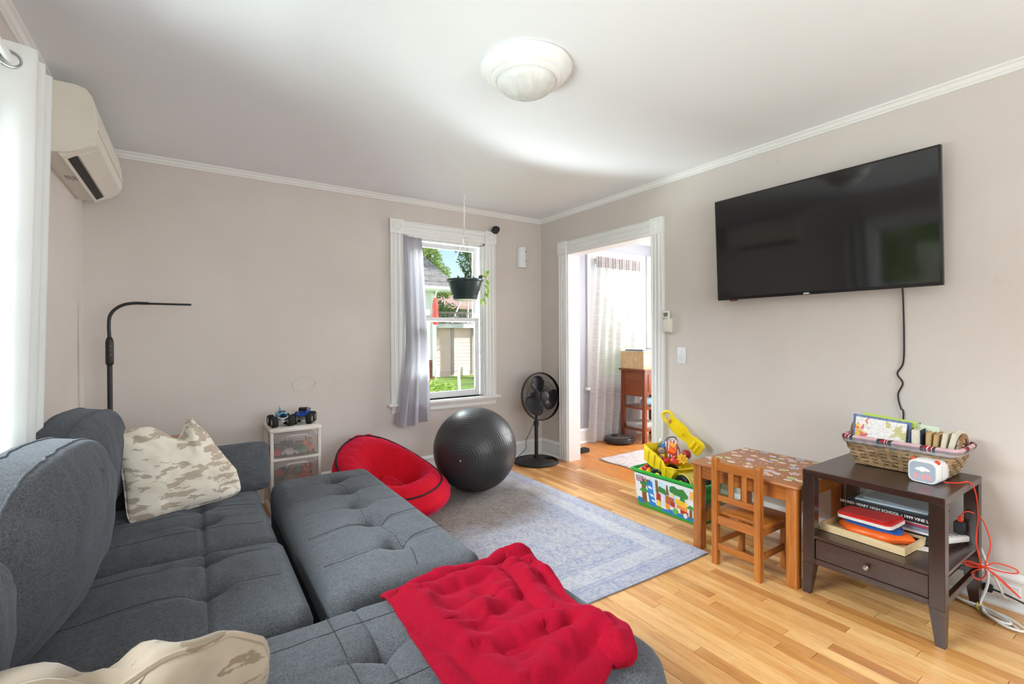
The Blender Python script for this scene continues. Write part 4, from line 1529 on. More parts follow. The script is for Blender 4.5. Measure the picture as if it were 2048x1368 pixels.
# ================================================================== grey curtain at the small window
g = G('grey_check_cloth')
v = g.pos()
s3 = g.sep(v)
gx = g.math('GREATER_THAN', g.math('FRACT', g.math('MULTIPLY', s3[0], 70)), 0.72)
gz = g.math('GREATER_THAN', g.math('FRACT', g.math('MULTIPLY', s3[2], 70)), 0.72)
ck = g.math('MAXIMUM', gx, gz)
cc = g.mix(g.math('MULTIPLY', ck, 0.35), lin(182, 178, 186), lin(220, 218, 224))
df = g.n('ShaderNodeBsdfDiffuse'); tl = g.n('ShaderNodeBsdfTranslucent'); mxx = g.n('ShaderNodeMixShader')
mxx.inputs[0].default_value = 0.35
g.l(cc, df.inputs[0]); g.l(cc, tl.inputs[0]); g.l(df.outputs[0], mxx.inputs[1]); g.l(tl.outputs[0], mxx.inputs[2]); g.l(mxx.outputs[0], g.out.inputs[0])
M_gcurt = g.m
def gcurt(u, v):
    z = 2.135 - v*(1.645 + 0.02*sin(u*5)) - 0.015*u
    x0 = 1.532 - 0.105*max(0, (v-0.55)/0.45)**1.3
    x1 = 1.712 + 0.045*v**0.8
    x = x0 + (x1-x0)*u
    ph = u*2*pi*(5.0) + 0.5*sin(v*3)
    am = 0.010 + 0.016*min(1, v*2.5)
    y = 3.968 - 0.065*min(1, max(0, (v-0.05)/0.6)) + am*sin(ph*0.62+0.8) + 0.004*NZ(u*9, v*5)
    x += 0.006*sin(ph+1)*v
    if v < 0.07:
        y += 0.006*sin(u*70); z += 0.004*sin(u*60)
    return Vector((x, y, z))
b = B(); b.grid(gcurt, 110, 70)
gc = O('curtain', b, M_gcurt, None, label='grey checked curtain gathered on the left of the small window', cat='curtain', ang=180)
b = B(); b.cyl((1.55, 3.99, 2.112), (2.356, 3.99, 2.112), 0.006, seg=10)
O('tension_rod', b, M_rod, None, label='slim white rod across the top of the small window', cat='curtain rod')

# ================================================================== hanging plant
PX, PY = 1.958, 3.63
hp = T('hanging_planter', 'dark green plastic planter with trailing vine, hung before the window', 'plant', (PX, PY, 1.55))
M_pot = mat('dark_green_plastic', (38, 58, 58), 0.32)
b = B()
b.lathe([(0.098, 1.562), (0.103, 1.566), (0.112, 1.592), (0.109, 1.595), (0.113, 1.600), (0.146, 1.715), (0.158, 1.722), (0.160, 1.735), (0.152, 1.738), (0.140, 1.730), (0.138, 1.712)], None, 40, PX, PY)
O('pot', b, M_pot, hp, ang=30)
b = B(); b.lathe([(0.085, 1.552), (0.097, 1.555), (0.101, 1.563), (0.09, 1.564)], None, 32, PX, PY)
O('saucer', b, mat('white_saucer', (225, 222, 215), 0.4), hp)
b = B(); b.lathe([(0.01, 1.716), (0.138, 1.715), (0.138, 1.708), (0.01, 1.70)], None, 24, PX, PY)
O('soil', b, mat('potting_soil', (50, 38, 30), 0.95), hp)
b = B()
for k in range(3):
    a = 0.5 + k*2*pi/3
    b.tube([(PX+0.15*cos(a), PY+0.15*sin(a), 1.73), (PX+0.08*cos(a), PY+0.08*sin(a), 1.92), (PX, PY, 2.10)], 0.0014, 5)
b.tube(arc([(PX, PY, 2.09), (PX+0.012, PY, 2.11), (PX, PY, 2.13), (PX-0.010, PY, 2.15), (PX, PY, 2.165)], 6), 0.0022, 6)
O('wire_hanger', b, M_metal, hp)
hk = T('ceiling_hook', 'white hook rod hanging from the ceiling above the planter', 'hook', (PX-0.004, PY, 2.16))
b = B(); b.tube([(PX-0.004, PY, H-0.02), (PX-0.004, PY, 2.21)], 0.0045, 8); b.tube(arc([(PX-0.004, PY, 2.21), (PX-0.004, PY, 2.17), (PX+0.008, PY, 2.155), (PX+0.014, PY, 2.175)], 6), 0.003, 7)
O('rod', b, M_rod, hk)
b = B(); b.cyl((PX-0.004, PY, H), (PX-0.004, PY, H-0.006), 0.016, seg=16); b.tube(arc([(PX-0.004, PY, H-0.005), (PX+0.010, PY, H-0.02), (PX-0.004, PY, H-0.03)], 5), 0.002, 6)
O('ceiling_plate', b, M_rod, hk)
def leaf_bm(b, p, d, n, L, W, fold=0.25):
    d = Vector(d).normalized(); n = Vector(n)
    n = (n - d*n.dot(d)).normalized(); s_ = d.cross(n)
    def lf(u, v):
        t = u
        wv = W*sin(pi*min(1, t**0.75))*(v-0.5)*2*0.5
        return Vector(p) + d*L*t + s_*wv + n*(abs(v-0.5)*2*W*fold*sin(pi*t)) - n*(0.25*L*t*t)
    b.grid(lf, 6, 4)
def leafmat(name, a_, c_):
    g = G(name)
    n_ = g.noise(g.objc(), 30, 2)
    g.l(g.ramp(n_, [(0.4, lin(*a_)), (0.6, lin(*c_))]), g.b.inputs['Base Color'])
    g.b.inputs['Roughness'].default_value = 0.35
    g.b.inputs['Subsurface Weight'].default_value = 0.0
    g.b.inputs['Transmission Weight'].default_value = 0.0
    return g.m
M_leaf = leafmat('variegated_leaf', (120, 170, 60), (190, 220, 110))
M_leafd = leafmat('dark_leaf', (36, 58, 34), (60, 88, 48))
rl = random.Random(12)
b = B()
b.tube(arc([(PX+0.10, PY-0.05, 1.71), (PX+0.155, PY-0.06, 1.77), (PX+0.185, PY-0.06, 1.72), (PX+0.17, PY-0.06, 1.62), (PX+0.14, PY-0.06, 1.54)], 6), 0.002, 5)
O('stem', b, M_leafd, hp)
for (x_, z_, dx_, dz_, L, W, mm) in ((0.175, 1.79, 0.5, 0.6, 0.055, 0.035, 0), (0.15, 1.765, 0.9, 0.4, 0.05, 0.034, 0), (0.10, 1.745, 0.6, 0.5, 0.06, 0.032, 1), (0.06, 1.735, -0.3, 0.7, 0.04, 0.02, 1),
                                     (0.165, 1.74, 0.6, -0.7, 0.07, 0.036, 0), (0.165, 1.69, 0.8, -0.5, 0.06, 0.034, 0), (0.175, 1.68, 0.3, -0.9, 0.085, 0.036, 0), (0.155, 1.62, 0.7, -0.6, 0.075, 0.04, 0), (0.135, 1.575, 0.5, -0.9, 0.085, 0.036, 0), (0.12, 1.57, 0.1, -1, 0.05, 0.03, 0),
                                     (-0.03, 1.735, 0.1, 1, 0.055, 0.02, 1), (-0.02, 1.775, 0.3, 0.5, 0.045, 0.040, 1), (-0.035, 1.79, -0.4, 0.8, 0.045, 0.038, 1), (0.0, 1.75, 0.9, 0.3, 0.04, 0.028, 1), (-0.09, 1.735, -0.2, 0.8, 0.03, 0.02, 1)):
    b = B()
    leaf_bm(b, (PX+x_, PY-0.06+0.02*rl.random(), z_), (dx_, -0.25+0.2*rl.random(), dz_), (rl.uniform(-.3, .3), -1, 0.4), L, W)
    O('leaf', b, [M_leaf, M_leafd][mm], hp, ang=180)

# ================================================================== small wall things
b = B(); b.lathe([(0.02, -0.04), (0.030, -0.03), (0.032, 0.0), (0.031, 0.03), (0.024, 0.036), (0.01, 0.037)], Matrix.Translation((2.47, 3.945, 2.285)) @ Matrix.Rotation(radians(78), 4, 'X') @ Matrix.Rotation(radians(-20), 4, 'Y'), 20, sx=1.25)
cmr = O('security_camera', b, M_blackm, None, label='small black camera perched on the window casing corner', cat='camera')
b = B(); b.cyl((2.47, 3.95, 2.262), (2.475, 3.99, 2.25), 0.008, seg=10); 
O('mount', b, M_blackm, cmr)
# air freshener
af = T('air_freshener', 'white upright dispenser on the wall right of the window', 'dispenser', (2.808, YB, 1.945))
b = B()
def af_(u, v):
    a = pi*u
    w_ = 0.047 + 0.006*v
    return Vector((2.808 - cos(a)*w_, YB - 0.004 - sin(a)**0.6*0.052, 2.150 - 0.19*v - (0.012 if v >= 1 else 0)))
b.grid(af_, 24, 10)
O('cover', b, M_vinyl, af, ang=60)
b = B()
b.prism([(2.808 - cos(pi*i/12)*0.053, YB-0.004-sin(pi*i/12)**0.6*0.052) for i in range(13)], 1.945, 1.962, 'Z')
O('bottom_plate', b, M_vinyl, af)
b = B()
b.prism([(2.808 - cos(pi*i/12)*0.047, YB-0.004-sin(pi*i/12)**0.6*0.052) for i in range(13)], 2.149, 2.152, 'Z')
O('end_plate', b, M_vinyl, af)
for zz in (2.108, 2.015):
    b = B(); b.cyl((2.832, 3.948, zz), (2.834, 3.940, zz), 0.006, seg=12)
    O('nozzle', b, mat('grey_nozzle', (110, 110, 110), 0.5), af)
# light switch
ls_ = T('light_switch', 'white toggle switch plate on the wall right of the doorway', 'switch', (XR, 2.256, 1.03))
b = B(); b.box(XR-0.006, XR, 2.217, 2.292, 1.030, 1.152, 0.003, 2)
O('cover_plate', b, M_vinyl, ls_)
b = B(); b.box(XR-0.016, XR-0.004, 2.250, 2.259, 1.082, 1.100, 0.002, 1, M=None)
O('toggle', b, M_vinyl, ls_)
for zz in (1.062, 1.120):
    b = B(); b.cyl((XR-0.0055, 2.2545, zz), (XR-0.0075, 2.2545, zz), 0.003, seg=10)
    O('screw', b, M_metal, ls_)
# air conditioner remote
rm = T('remote_control', 'ivory remote in a wall holder beside the doorway casing', 'remote control', (XR, 2.368, 1.265))
b = B(); b.box(XR-0.030, XR, 2.334, 2.398, 1.265, 1.375, 0.004, 2)
O('holder', b, M_ac, rm)
b = B(); b.box(XR-0.046, XR-0.022, 2.338, 2.394, 1.272, 1.436, 0.008, 3)
h_ = O('handset', b, M_ac, rm)
b = B(); b.box(XR-0.0475, XR-0.0455, 2.346, 2.384, 1.390, 1.420)
O('display', b, mat('lcd_grey_green', (116, 126, 116), 0.3), h_, smooth=False)
b = B(); b.cyl((XR-0.0455, 2.383, 1.374), (XR-0.048, 2.383, 1.374), 0.005, seg=12)
O('power_button', b, mat('brown_button', (120, 90, 84), 0.5), h_)
for k in range(2):
    b = B(); b.box(XR-0.0475, XR-0.0455, 2.350+0.012*k, 2.358+0.012*k, 1.370, 1.380, 0.0008)
    O('button', b, mat('pale_button', (190, 188, 176), 0.5), h_)
# ================================================================== children's table and chair
M_oak = wood('orange_pine_varnish', (186, 116, 50), (148, 80, 28), 'Z', 0.35, 10, 0.2)
M_oakh = wood('orange_pine_horizontal', (186, 114, 48), (150, 82, 30), 'Y', 0.35, 10, 0.2)
M_oaktop = wood('brown_stained_top', (176, 112, 64), (158, 94, 50), 'Y', 0.4, 6, 0.15)
tb = T('play_table', "child's orange pine table with a sticker-covered top", 'table', (2.71, 1.426, 0))
TX0, TX1, TY0, TY1, TZ = 2.42, 3.0, 1.125, 1.727, 0.507
b = B(); b.box(TX0, TX1, TY0, TY1, TZ-0.020, TZ, 0.009, 3)
tt = O('tabletop', b, M_oaktop, tb)
for lx in (TX0+0.015, TX1-0.068):
    for ly in (TY0+0.012, TY1-0.065):
        b = B(); b.box(lx, lx+0.052, ly, ly+0.052, 0, TZ-0.020, 0.004, 2)
        O('leg', b, M_oak, tb, ang=25)
for q in ((TX0+0.025, TX0+0.043, TY0+0.064, TY1-0.065), (TX1-0.05, TX1-0.032, TY0+0.064, TY1-0.065), (TX0+0.067, TX1-0.068, TY0+0.022, TY0+0.04), (TX0+0.067, TX1-0.068, TY1-0.04, TY1-0.022)):
    b = B(); b.box(q[0], q[1], q[2], q[3], TZ-0.092, TZ-0.020, 0.002)
    O('apron', b, M_oakh, tb, ang=25)
# stickers
def sticker_shape(kind, r_):
    if kind == 0: return [(cos(a)*r_*1.3, sin(a)*r_*0.85) for a in [2*pi*i/20 for i in range(20)]]
    if kind == 1: return [(cos(a)*r_*(1+0.28*cos(5*a)), sin(a)*r_*(1+0.28*cos(5*a))) for a in [2*pi*i/30 for i in range(30)]]
    if kind == 2: return [(-r_*1.4, -r_*0.5), (r_*1.2, -r_*0.7), (r_*1.5, r_*0.3), (-r_*1.0, r_*0.8)]
    if kind == 3: return [(cos(a)*r_*(1+0.3*cos(2*a+0.6)), sin(a)*r_*(1+0.2*sin(3*a))) for a in [2*pi*i/24 for i in range(24)]]
    return [(cos(a)*r_*0.5, sin(a)*r_*0.5) for a in [2*pi*i/12 for i in range(12)]]
st_cols = [(226, 210, 190), (232, 196, 190), (196, 200, 226), (170, 196, 120), (224, 200, 140), (206, 170, 190), (150, 168, 214), (230, 170, 140)]
M_st = [mat('sticker_print', c_, 0.5, var=0.35, vs=160) for c_ in st_cols]
M_stw = mat('sticker_border', (238, 234, 228), 0.5)
rs = random.Random(21)
proto_st = {}
def sticker(kind, ci, x_, y_, rot, r_):
    key = (kind, ci)
    if key not in proto_st:
        bb = B()
        A = sticker_shape(kind, 0.02)
        bb.mi = 0; bb.prism(A, TZ+0.0002, TZ+0.0006, 'Z')
        bb.mi = 1; bb.prism([(p[0]*0.80, p[1]*0.80) for p in A], TZ+0.0005, TZ+0.0009, 'Z')
        for v_ in bb.bm.verts: v_.co += Vector((2.71, 1.426, 0))
        o = O('sticker', bb, [M_stw, M_st[ci]], tt, smooth=False)
        proto_st[key] = o
    else:
        o = proto_st[key].copy(); COL.objects.link(o)
    o.location = (x_-2.71, y_-1.426, 0)
    o.rotation_euler = (0, 0, rot)
    o.scale = (r_/0.02, r_/0.02, 1)
placed = []
tries = 0
while len(placed) < 74 and tries < 4000:
    tries += 1
    kind = rs.choice([0, 0, 0, 1, 2, 3, 3, 4, 4])
    r_ = rs.uniform(0.014, 0.024) if kind != 4 else rs.uniform(0.008, 0.014)
    x_, y_ = rs.uniform(TX0+0.035, TX1-0.035), rs.uniform(TY0+0.035, TY1-0.03)
    if all((x_-p[0])**2 + (y_-p[1])**2 > (r_*1.25+p[2]*1.25)**2 for p in placed):
        placed.append((x_, y_, r_))
        sticker(kind, rs.randrange(8), x_, y_, rs.uniform(0.9, 2.2), r_)

ch = T('play_chair', "child's orange pine slat-back chair tucked under the sticker table", 'chair', (2.48, 1.40, 0))
CYa, CYb = 1.268, 1.505      # rear post positions (low y, high y)
for yy in (CYa, CYb):
    b = B()
    prof = [(2.345, 0), (2.345, 0.565)] + [(2.3605-0.0155*cos(pi*i/8), 0.565+0.0155*sin(pi*i/8)) for i in range(1, 8)] + [(2.376, 0.565), (2.376, 0)]
    b.prism(prof, yy-0.001, yy+0.031, 'Y')
    O('rear_post', b, M_oak, ch, ang=25)
for yy in (CYa, CYb):
    b = B(); b.box(2.598, 2.628, yy, yy+0.03, 0, 0.268, 0.003)
    O('front_leg', b, M_oak, ch, ang=25)
b = B(); b.box(2.376, 2.645, CYa-0.012, CYb+0.042, 0.268, 0.288, 0.006, 2)
b2_ = b
O('seat', b, M_oakh, ch, ang=30)
for (z0, z1, nm) in ((0.512, 0.560, 'top_rail'), (0.348, 0.380, 'back_rail')):
    b = B(); b.box(2.351, 2.368, CYa+0.03, CYb, z0, z1, 0.002)
    O(nm, b, M_oakh, ch, ang=25)
for yy in (1.352, 1.425):
    b = B(); b.box(2.354, 2.366, yy-0.014+0.005, yy+0.014+0.005, 0.38, 0.512, 0.002)
    O('back_slat', b, M_oak, ch, ang=25)
for q in ((2.352, 2.370, CYa+0.03, CYb, 0.222, 0.268), (2.605, 2.62, CYa+0.03, CYb, 0.222, 0.268), (2.376, 2.598, CYa+0.006, CYa+0.022, 0.222, 0.268), (2.376, 2.598, CYb+0.008, CYb+0.024, 0.222, 0.268)):
    b = B(); b.box(*q, 0.002)
    O('seat_apron', b, M_oakh, ch, ang=25)
for q in ((2.352, 2.368, CYa+0.03, CYb, 0.082, 0.118), (2.376, 2.598, CYa+0.008, CYa+0.022, 0.10, 0.132), (2.376, 2.598, CYb+0.008, CYb+0.022, 0.10, 0.132)):
    b = B(); b.box(*q, 0.002)
    O('stretcher', b, M_oakh, ch, ang=25)

# ================================================================== dark side table
M_esp = wood('espresso_veneer', (58, 34, 27), (38, 20, 17), 'Y', 0.28, 9, 0.35)
M_espz = wood('espresso_legs', (50, 30, 25), (34, 19, 16), 'Z', 0.30, 9, 0.3)
SX0, SX1, SY0, SY1, SZ = 2.448, 2.976, 0.590, 1.116, 0.597
sT = T('side_table', 'dark espresso side table with one drawer, under the television', 'side table', ((SX0+SX1)/2, (SY0+SY1)/2, 0))
b = B(); b.box(SX0, SX1, SY0, SY1, SZ-0.030, SZ, 0.003)
O('tabletop', b, M_esp, sT, ang=25)
for cx_, sx_ in ((SX0+0.025, 1), (SX1-0.025, -1)):
    for cy_, sy_ in ((SY0+0.026, 1), (SY1-0.026, -1)):
        b = B()
        b.box(cx_-0.0245, cx_+0.0245, cy_-0.0255, cy_+0.0255, 0.148, SZ-0.030, 0.002)
        b.frustum((cx_-sx_*0.006, cy_-sy_*0.010), 0.034, 0.030, 0.0, (cx_, cy_), 0.049, 0.051, 0.1485)
        O('leg', b, M_espz, sT, ang=20)
b = B(); b.box(SX0+0.004, SX1-0.01, SY0+0.05, SY1-0.05, 0.272, 0.287, 0.002); b.box(SX0+0.05, SX1-0.05, SY0+0.006, SY1-0.006, 0.272, 0.2865)
O('shelf', b, M_esp, sT, ang=25)
b = B(); b.box(SX0+0.010, SX0+0.026, SY0+0.054, SY1-0.054, 0.178, 0.268, 0.0015)
dr = O('drawer', b, M_esp, sT, ang=25)
b = B(); b.box(SX0+0.028, SX1-0.05, SY0+0.058, SY1-0.058, 0.178, 0.262)
O('drawer_box', b, M_espz, dr, smooth=False)
b = B(); b.lathe([(0.004, 0.0), (0.004, 0.012), (0.0105, 0.016), (0.0115, 0.021), (0.009, 0.025), (0.003, 0.026)], Matrix.Translation((SX0+0.010, 0.853, 0.222)) @ Matrix.Rotation(radians(-90), 4, 'Y'), 20)
O('knob', b, M_metal, dr)
b = B(); b.box(SX0+0.006, SX0+0.03, SY0+0.05, SY1-0.05, 0.150, 0.176, 0.002)
O('front_rail', b, M_esp, sT, ang=25)
b = B(); b.box(SX1-0.03, SX1-0.008, SY0+0.05, SY1-0.05, 0.150, 0.176, 0.002)
O('rear_rail', b, M_esp, sT, ang=25)
for yy in (SY0+0.008, SY1-0.028):
    b = B(); b.box(SX0+0.05, SX1-0.05, yy, yy+0.02, 0.150, 0.176, 0.002)
    O('side_rail', b, M_esp, sT, ang=25)
b = B(); b.box(SX1-0.030, SX1-0.012, SY0+0.05, SY1-0.05, 0.178, 0.27)
O('back_panel', b, M_espz, sT, smooth=False)

# ------------------------------------------------------------------ wicker basket
g = G('split_wood_weave')
rn_ = g.noise(g.mapping(g.objc(), (12, 12, 40)), 1.0, 4, 0.7)
g.l(g.ramp(rn_, [(0.3, lin(104, 78, 52)), (0.5, lin(158, 128, 92)), (0.7, lin(186, 160, 122))]), g.b.inputs['Base Color'])
g.b.inputs['Roughness'].default_value = 0.6
g.bump(g.noise(g.mapping(g.objc(), (20, 20, 300)), 1.0, 2), 0.3, 0.001)
M_wick = g.m
M_hand = wood('bent_wood_handle', (150, 104, 60), (116, 76, 40), 'Z', 0.5, 12)
KX0, KX1, KY0, KY1, KZ0, KZ1 = 2.757, 2.955, 0.662, 1.012, 0.600, 0.735
flare = 0.045
bk = T('wicker_basket', 'woven split-wood basket with plaid cloth rim, full of books, on the side table', 'basket', ((KX0+KX1)/2, (KY0+KY1)/2, KZ0))
def rect_path(t, z, off=0.0):
    """point on the flared rounded rectangle, t in 0..1"""
    k = (z-KZ0)/(KZ1-KZ0)
    x0, x1, y0, y1 = KX0-flare*0.55*k-off, KX1+flare*k+off, KY0-flare*k-off, KY1+flare*k+off
    R = 0.022
    Lx, Ly = x1-x0-2*R, y1-y0-2*R
    per = 2*(Lx+Ly)+2*pi*R
    s_ = (t % 1.0)*per
    segs_ = [(Lx, 's'), (pi*R/2, 'c'), (Ly, 's'), (pi*R/2, 'c'), (Lx, 's'), (pi*R/2, 'c'), (Ly, 's'), (pi*R/2, 'c')]
    cs = [(x1-R, y0+R), (x1-R, y1-R), (x0+R, y1-R), (x0+R, y0+R)]
    st = [(x0+R, y0), None, (x1, y0+R), None, (x1-R, y1), None, (x0, y1-R), None]
    dr_ = [(1, 0), None, (0, 1), None, (-1, 0), None, (0, -1), None]
    for i_, (L_, ty) in enumerate(segs_):
        if s_ <= L_ or i_ == 7:
            if ty == 's':
                p = (st[i_][0]+dr_[i_][0]*s_, st[i_][1]+dr_[i_][1]*s_)
                n_ = (dr_[i_][1], -dr_[i_][0])
            else:
                a = -pi/2 + (i_//2)*pi/2 + (s_/L_)*pi/2
                c_ = cs[i_//2]
                p = (c_[0]+R*cos(a), c_[1]+R*sin(a)); n_ = (cos(a), sin(a))
            return Vector((p[0], p[1], z)), Vector((n_[0], n_[1], 0))
        s_ -= L_
NS = 28            # stakes
rows = 8
rowh = (KZ1-KZ0-0.004)/rows
for r_ in range(rows):
    b = B()
    z0 = KZ0 + 0.003 + r_*rowh
    M_n = 224
    rings_o = []
    for i_ in range(M_n):
        t = i_/M_n
        p0, n0 = rect_path(t, z0+0.0026)
        p1, n1 = rect_path(t, z0+rowh-0.0016)
        wv = 0.0042*sin(t*NS*pi + r_*pi)
        jit = 0.0006*NZ(i_*0.3, r_*3.1)
        rings_o.append([p0+n0*(wv+0.0009), p1+n1*(wv+0.0009)+Vector((0, 0, jit)), p1+n1*(wv-0.0009), p0+n0*(wv-0.0009)])
    rg = [b.ring(q) for q in rings_o]
    rg.append(rg[0])
    b.skin(rg, True, False, False)
    O('weaver', b, M_wick, bk, ang=40)
for k in range(NS):
    b = B()
    t = (k+0.5)/NS
    pr_ = []
    for q in range(5):
        z = KZ0+0.001 + (KZ1-KZ0-0.002)*q/4
        p, n_ = rect_path(t, z)
        d_ = Vector((-n_.y, n_.x, 0))
        pr_.append(b.ring([p+d_*0.0085+n_*0.0008, p-d_*0.0085+n_*0.0008, p-d_*0.0085-n_*0.0008, p+d_*0.0085-n_*0.0008]))
    b.skin(pr_)
    O('stake', b, M_wick, bk, smooth=False)
b = B(); b.box(KX0+0.004, KX1-0.004, KY0+0.004, KY1-0.004, KZ0+0.0005, KZ0+0.004)
O('basket_floor', b, M_wick, bk, smooth=False)
# plaid liner folded over the rim
g = G('plaid_cloth')
v = g.pos(); s3 = g.sep(v)
def stripe(co, per, a, w_, ph=0.0):
    f_ = g.math('FRACT', g.math('ADD', g.math('MULTIPLY', co, 1.0/per), ph))
    return g.math('LESS_THAN', g.math('ABSOLUTE', g.math('SUBTRACT', f_, a)), w_)
yy_ = g.math('ADD', s3[1], s3[0])
zc_ = s3[2]
col = g.mix(g.math('MULTIPLY', stripe(yy_, 0.16, 0.5, 0.16), 1.0), lin(206, 168, 172), lin(150, 18, 38))
col = g.mix(stripe(yy_, 0.16, 0.36, 0.035), col, lin(44, 50, 52))
col = g.mix(stripe(yy_, 0.16, 0.64, 0.035), col, lin(44, 50, 52))
col = g.mix(stripe(yy_, 0.16, 0.5, 0.010), col, lin(232, 228, 224))
col = g.mix(stripe(yy_, 0.16, 0.42, 0.008), col, lin(232, 228, 224))
zb_ = g.math('LESS_THAN', zc_, KZ1-0.002)
col = g.mix(g.math('MULTIPLY', zb_, 0.6), col, lin(70, 92, 100))
zb2 = g.math('LESS_THAN', zc_, KZ1-0.016)
col = g.mix(g.math('MULTIPLY', zb2, 0.6), col, lin(214, 212, 208))
g.l(col, g.b.inputs['Base Color']); g.b.inputs['Roughness'].default_value = 0.9
g.bump(g.noise(v, 500, 2), 0.3, 0.0008)
b = B()
prz = [(-0.004, -0.05), (-0.004, 0.004), (0.000, 0.010), (0.006, 0.008), (0.010, 0.0), (0.0115, -0.012), (0.0105, -0.029)]
rg = []
M_n = 160
for i_ in range(M_n):
    t = i_/M_n
    ring_ = []
    for (o_, dz_) in prz:
        p, n_ = rect_path(t, KZ1+min(0, dz_))
        rip = 0.0022*sin(t*2*pi*31)*(1 if o_ > 0.005 else 0.2)
        ring_.append(Vector((p.x, p.y, KZ1+dz_)) + n_*(o_+rip) )
    rg.append(b.ring(ring_))
rg.append(rg[0])
b.skin(rg, False)
ln_ = O('cloth_liner', b, g.m, bk, ang=180)
md = ln_.modifiers.new('thickness', 'SOLIDIFY'); md.thickness = 0.0016
for yy, sg in ((KY0-0.030, -1), (KY1+0.030, 1)):
    b = B()
    pts = []
    for i_ in range(21):
        a = pi*i_/20
        pts.append(Vector((2.872 - cos(a)*0.058, yy + sg*0.004, KZ1-0.03 + 0.082*sin(a)**0.8)))
    rg = []
    for i_, p in enumerate(pts):
        t_ = (pts[min(i_+1, 20)]-pts[max(i_-1, 0)]).normalized()
        n_ = Vector((0, 1, 0)); s__ = t_.cross(n_)
        rg.append(b.ring([p+n_*0.004+s__*0.010, p-n_*0.004+s__*0.010, p-n_*0.004-s__*0.010, p+n_*0.004-s__*0.010]))
    b.skin(rg)
    O('handle', b, M_hand, bk, ang=50)

# ------------------------------------------------------------------ books
M_page = mat('book_pages', (228, 220, 202), 0.9, var=0.12, vs=220)
M_pageold = mat('yellowed_pages', (205, 178, 132), 0.9, var=0.15, vs=220)
def book(name, cover, pages, w, h, t, M_, label, group=None, covth=0.002, extra=None, cat='book'):
    """local: spine at x=0, width along x, height along z, thickness along y"""
    org = M_ @ Vector((w/2, 0, 0))
    r = T(name, label, cat, tuple(org), group)
    b = B()
    b.box(0, w, -t/2, -t/2+covth, 0, h, 0, 1, M_)
    b.box(0, w, t/2-covth, t/2, 0, h, 0, 1, M_)
    b.box(0, covth, -t/2+covth, t/2-covth, 0, h, 0, 1, M_)
    O('cover', b, cover, r, smooth=False)
    b = B(); b.box(covth, w-0.003, -t/2+covth, t/2-covth, 0.003, h-0.003, 0, 1, M_)
    O('pages', b, pages, r, smooth=False)
    return r
def up_M(x, y, z, yaw, lean=0, roll=0):
    return Matrix.Translation((x, y, z)) @ Matrix.Rotation(radians(yaw), 4, 'Z') @ Matrix.Rotation(radians(lean), 4, 'X') @ Matrix.Rotation(radians(roll), 4, 'Y')
z0 = KZ0+0.006
# picture book facing the room: local -y looks to -x => yaw -90
g = G('picture_cover')
v = g.objc(); s3 = g.sep(v)
yel = g.ramp(g.noise(v, 16, 3, 0.6, 0.6), [(0.50, (0, 0, 0, 1)), (0.53, (1, 1, 1, 1))])
redm = g.ramp(g.noise(g.mapping(v, (1, 1, 1), (3, 3, 3)), 22, 2, 0.6, 1.0), [(0.55, (0, 0, 0, 1)), (0.58, (1, 1, 1, 1))])
inky = g.n('ShaderNodeTexVoronoi', feature='DISTANCE_TO_EDGE'); inky.inputs['Scale'].default_value = 40
g.l(v, inky.inputs['Vector'])
lef = g.math('GREATER_THAN', s3[1], 0.03)
col = g.mix(g.math('MULTIPLY', yel, lef), lin(240, 236, 232), lin(240, 200, 70))
col = g.mix(g.math('MULTIPLY', redm, lef), col, lin(222, 110, 96))
rt2 = g.math('LESS_THAN', s3[1], -0.03)
col = g.mix(g.math('MULTIPLY', g.math('MULTIPLY', yel, rt2), 0.8), col, lin(196, 186, 96))
col = g.mix(g.math('MULTIPLY', g.math('LESS_THAN', inky.outputs['Distance'], 0.02), 0.45), col, lin(120, 120, 140))
g.l(col, g.b.inputs['Base Color']); g.b.inputs['Roughness'].default_value = 0.35
M_pic = g.m
M_bluec = mat('blue_frame_cover', (110, 130, 170), 0.4, var=0.4, vs=40)
M_wht = mat('white_paper', (232, 230, 226), 0.6)
M_navy = mat('navy_cloth', (36, 44, 66), 0.6)
M_dk = mat('charcoal_cloth', (44, 48, 52), 0.6)
M_grn = mat('lime_folder', (196, 214, 96), 0.5)
M_grn2 = mat('pale_green_folder', (214, 226, 200), 0.5)
M_tan = mat('tan_paperback', (190, 150, 100), 0.7)
M_crm = mat('cream_paperback', (224, 214, 190), 0.7)
M_slate = mat('slate_green_cloth', (84, 100, 90), 0.6)
book('picture_book', M_pic, M_page, 0.205, 0.158, 0.010, up_M(2.790, 1.024, z0+0.066, -90, -3, 3), 'white picture book with yellow and red drawings, front of the basket', 'books in the wicker basket')
book('picture_book', M_bluec, M_page, 0.235, 0.180, 0.012, up_M(2.815, 1.045, z0+0.052, -90, -3, 3), 'blue patterned hardback standing behind the drawn picture book', 'books in the wicker basket')
book('folder', M_grn, M_wht, 0.215, 0.190, 0.006, up_M(2.840, 1.02, z0+0.052, -90, -3, 5), 'lime green edged folder behind the blue patterned hardback', 'books in the wicker basket', 0.001)
book('folder', M_grn2, M_wht, 0.24, 0.195, 0.006, up_M(2.872, 0.97, z0+0.03, -90, -4, 5), 'pale grey folder at the back of the basket, against the wall', 'books in the wicker basket', 0.001)
for k, (yy, hh, cc_) in enumerate(((1.015, 0.205, M_grn2), (0.998, 0.203, M_wht), (0.982, 0.204, M_grn))):
    b = B(); b.box(2.886, 2.90, yy-0.006, yy+0.006, z0+0.02, z0+hh+0.02, 0.001)
    tag(O('paper_tab', b, cc_, None, smooth=False, origin=(2.893, yy, z0+0.02)), ['leftmost pale tab card sticking up at the back of the basket', 'white middle tab card at the back of the basket', 'right-hand lime tab card at the back of the basket'][k], 'card', 'tab cards in the basket')
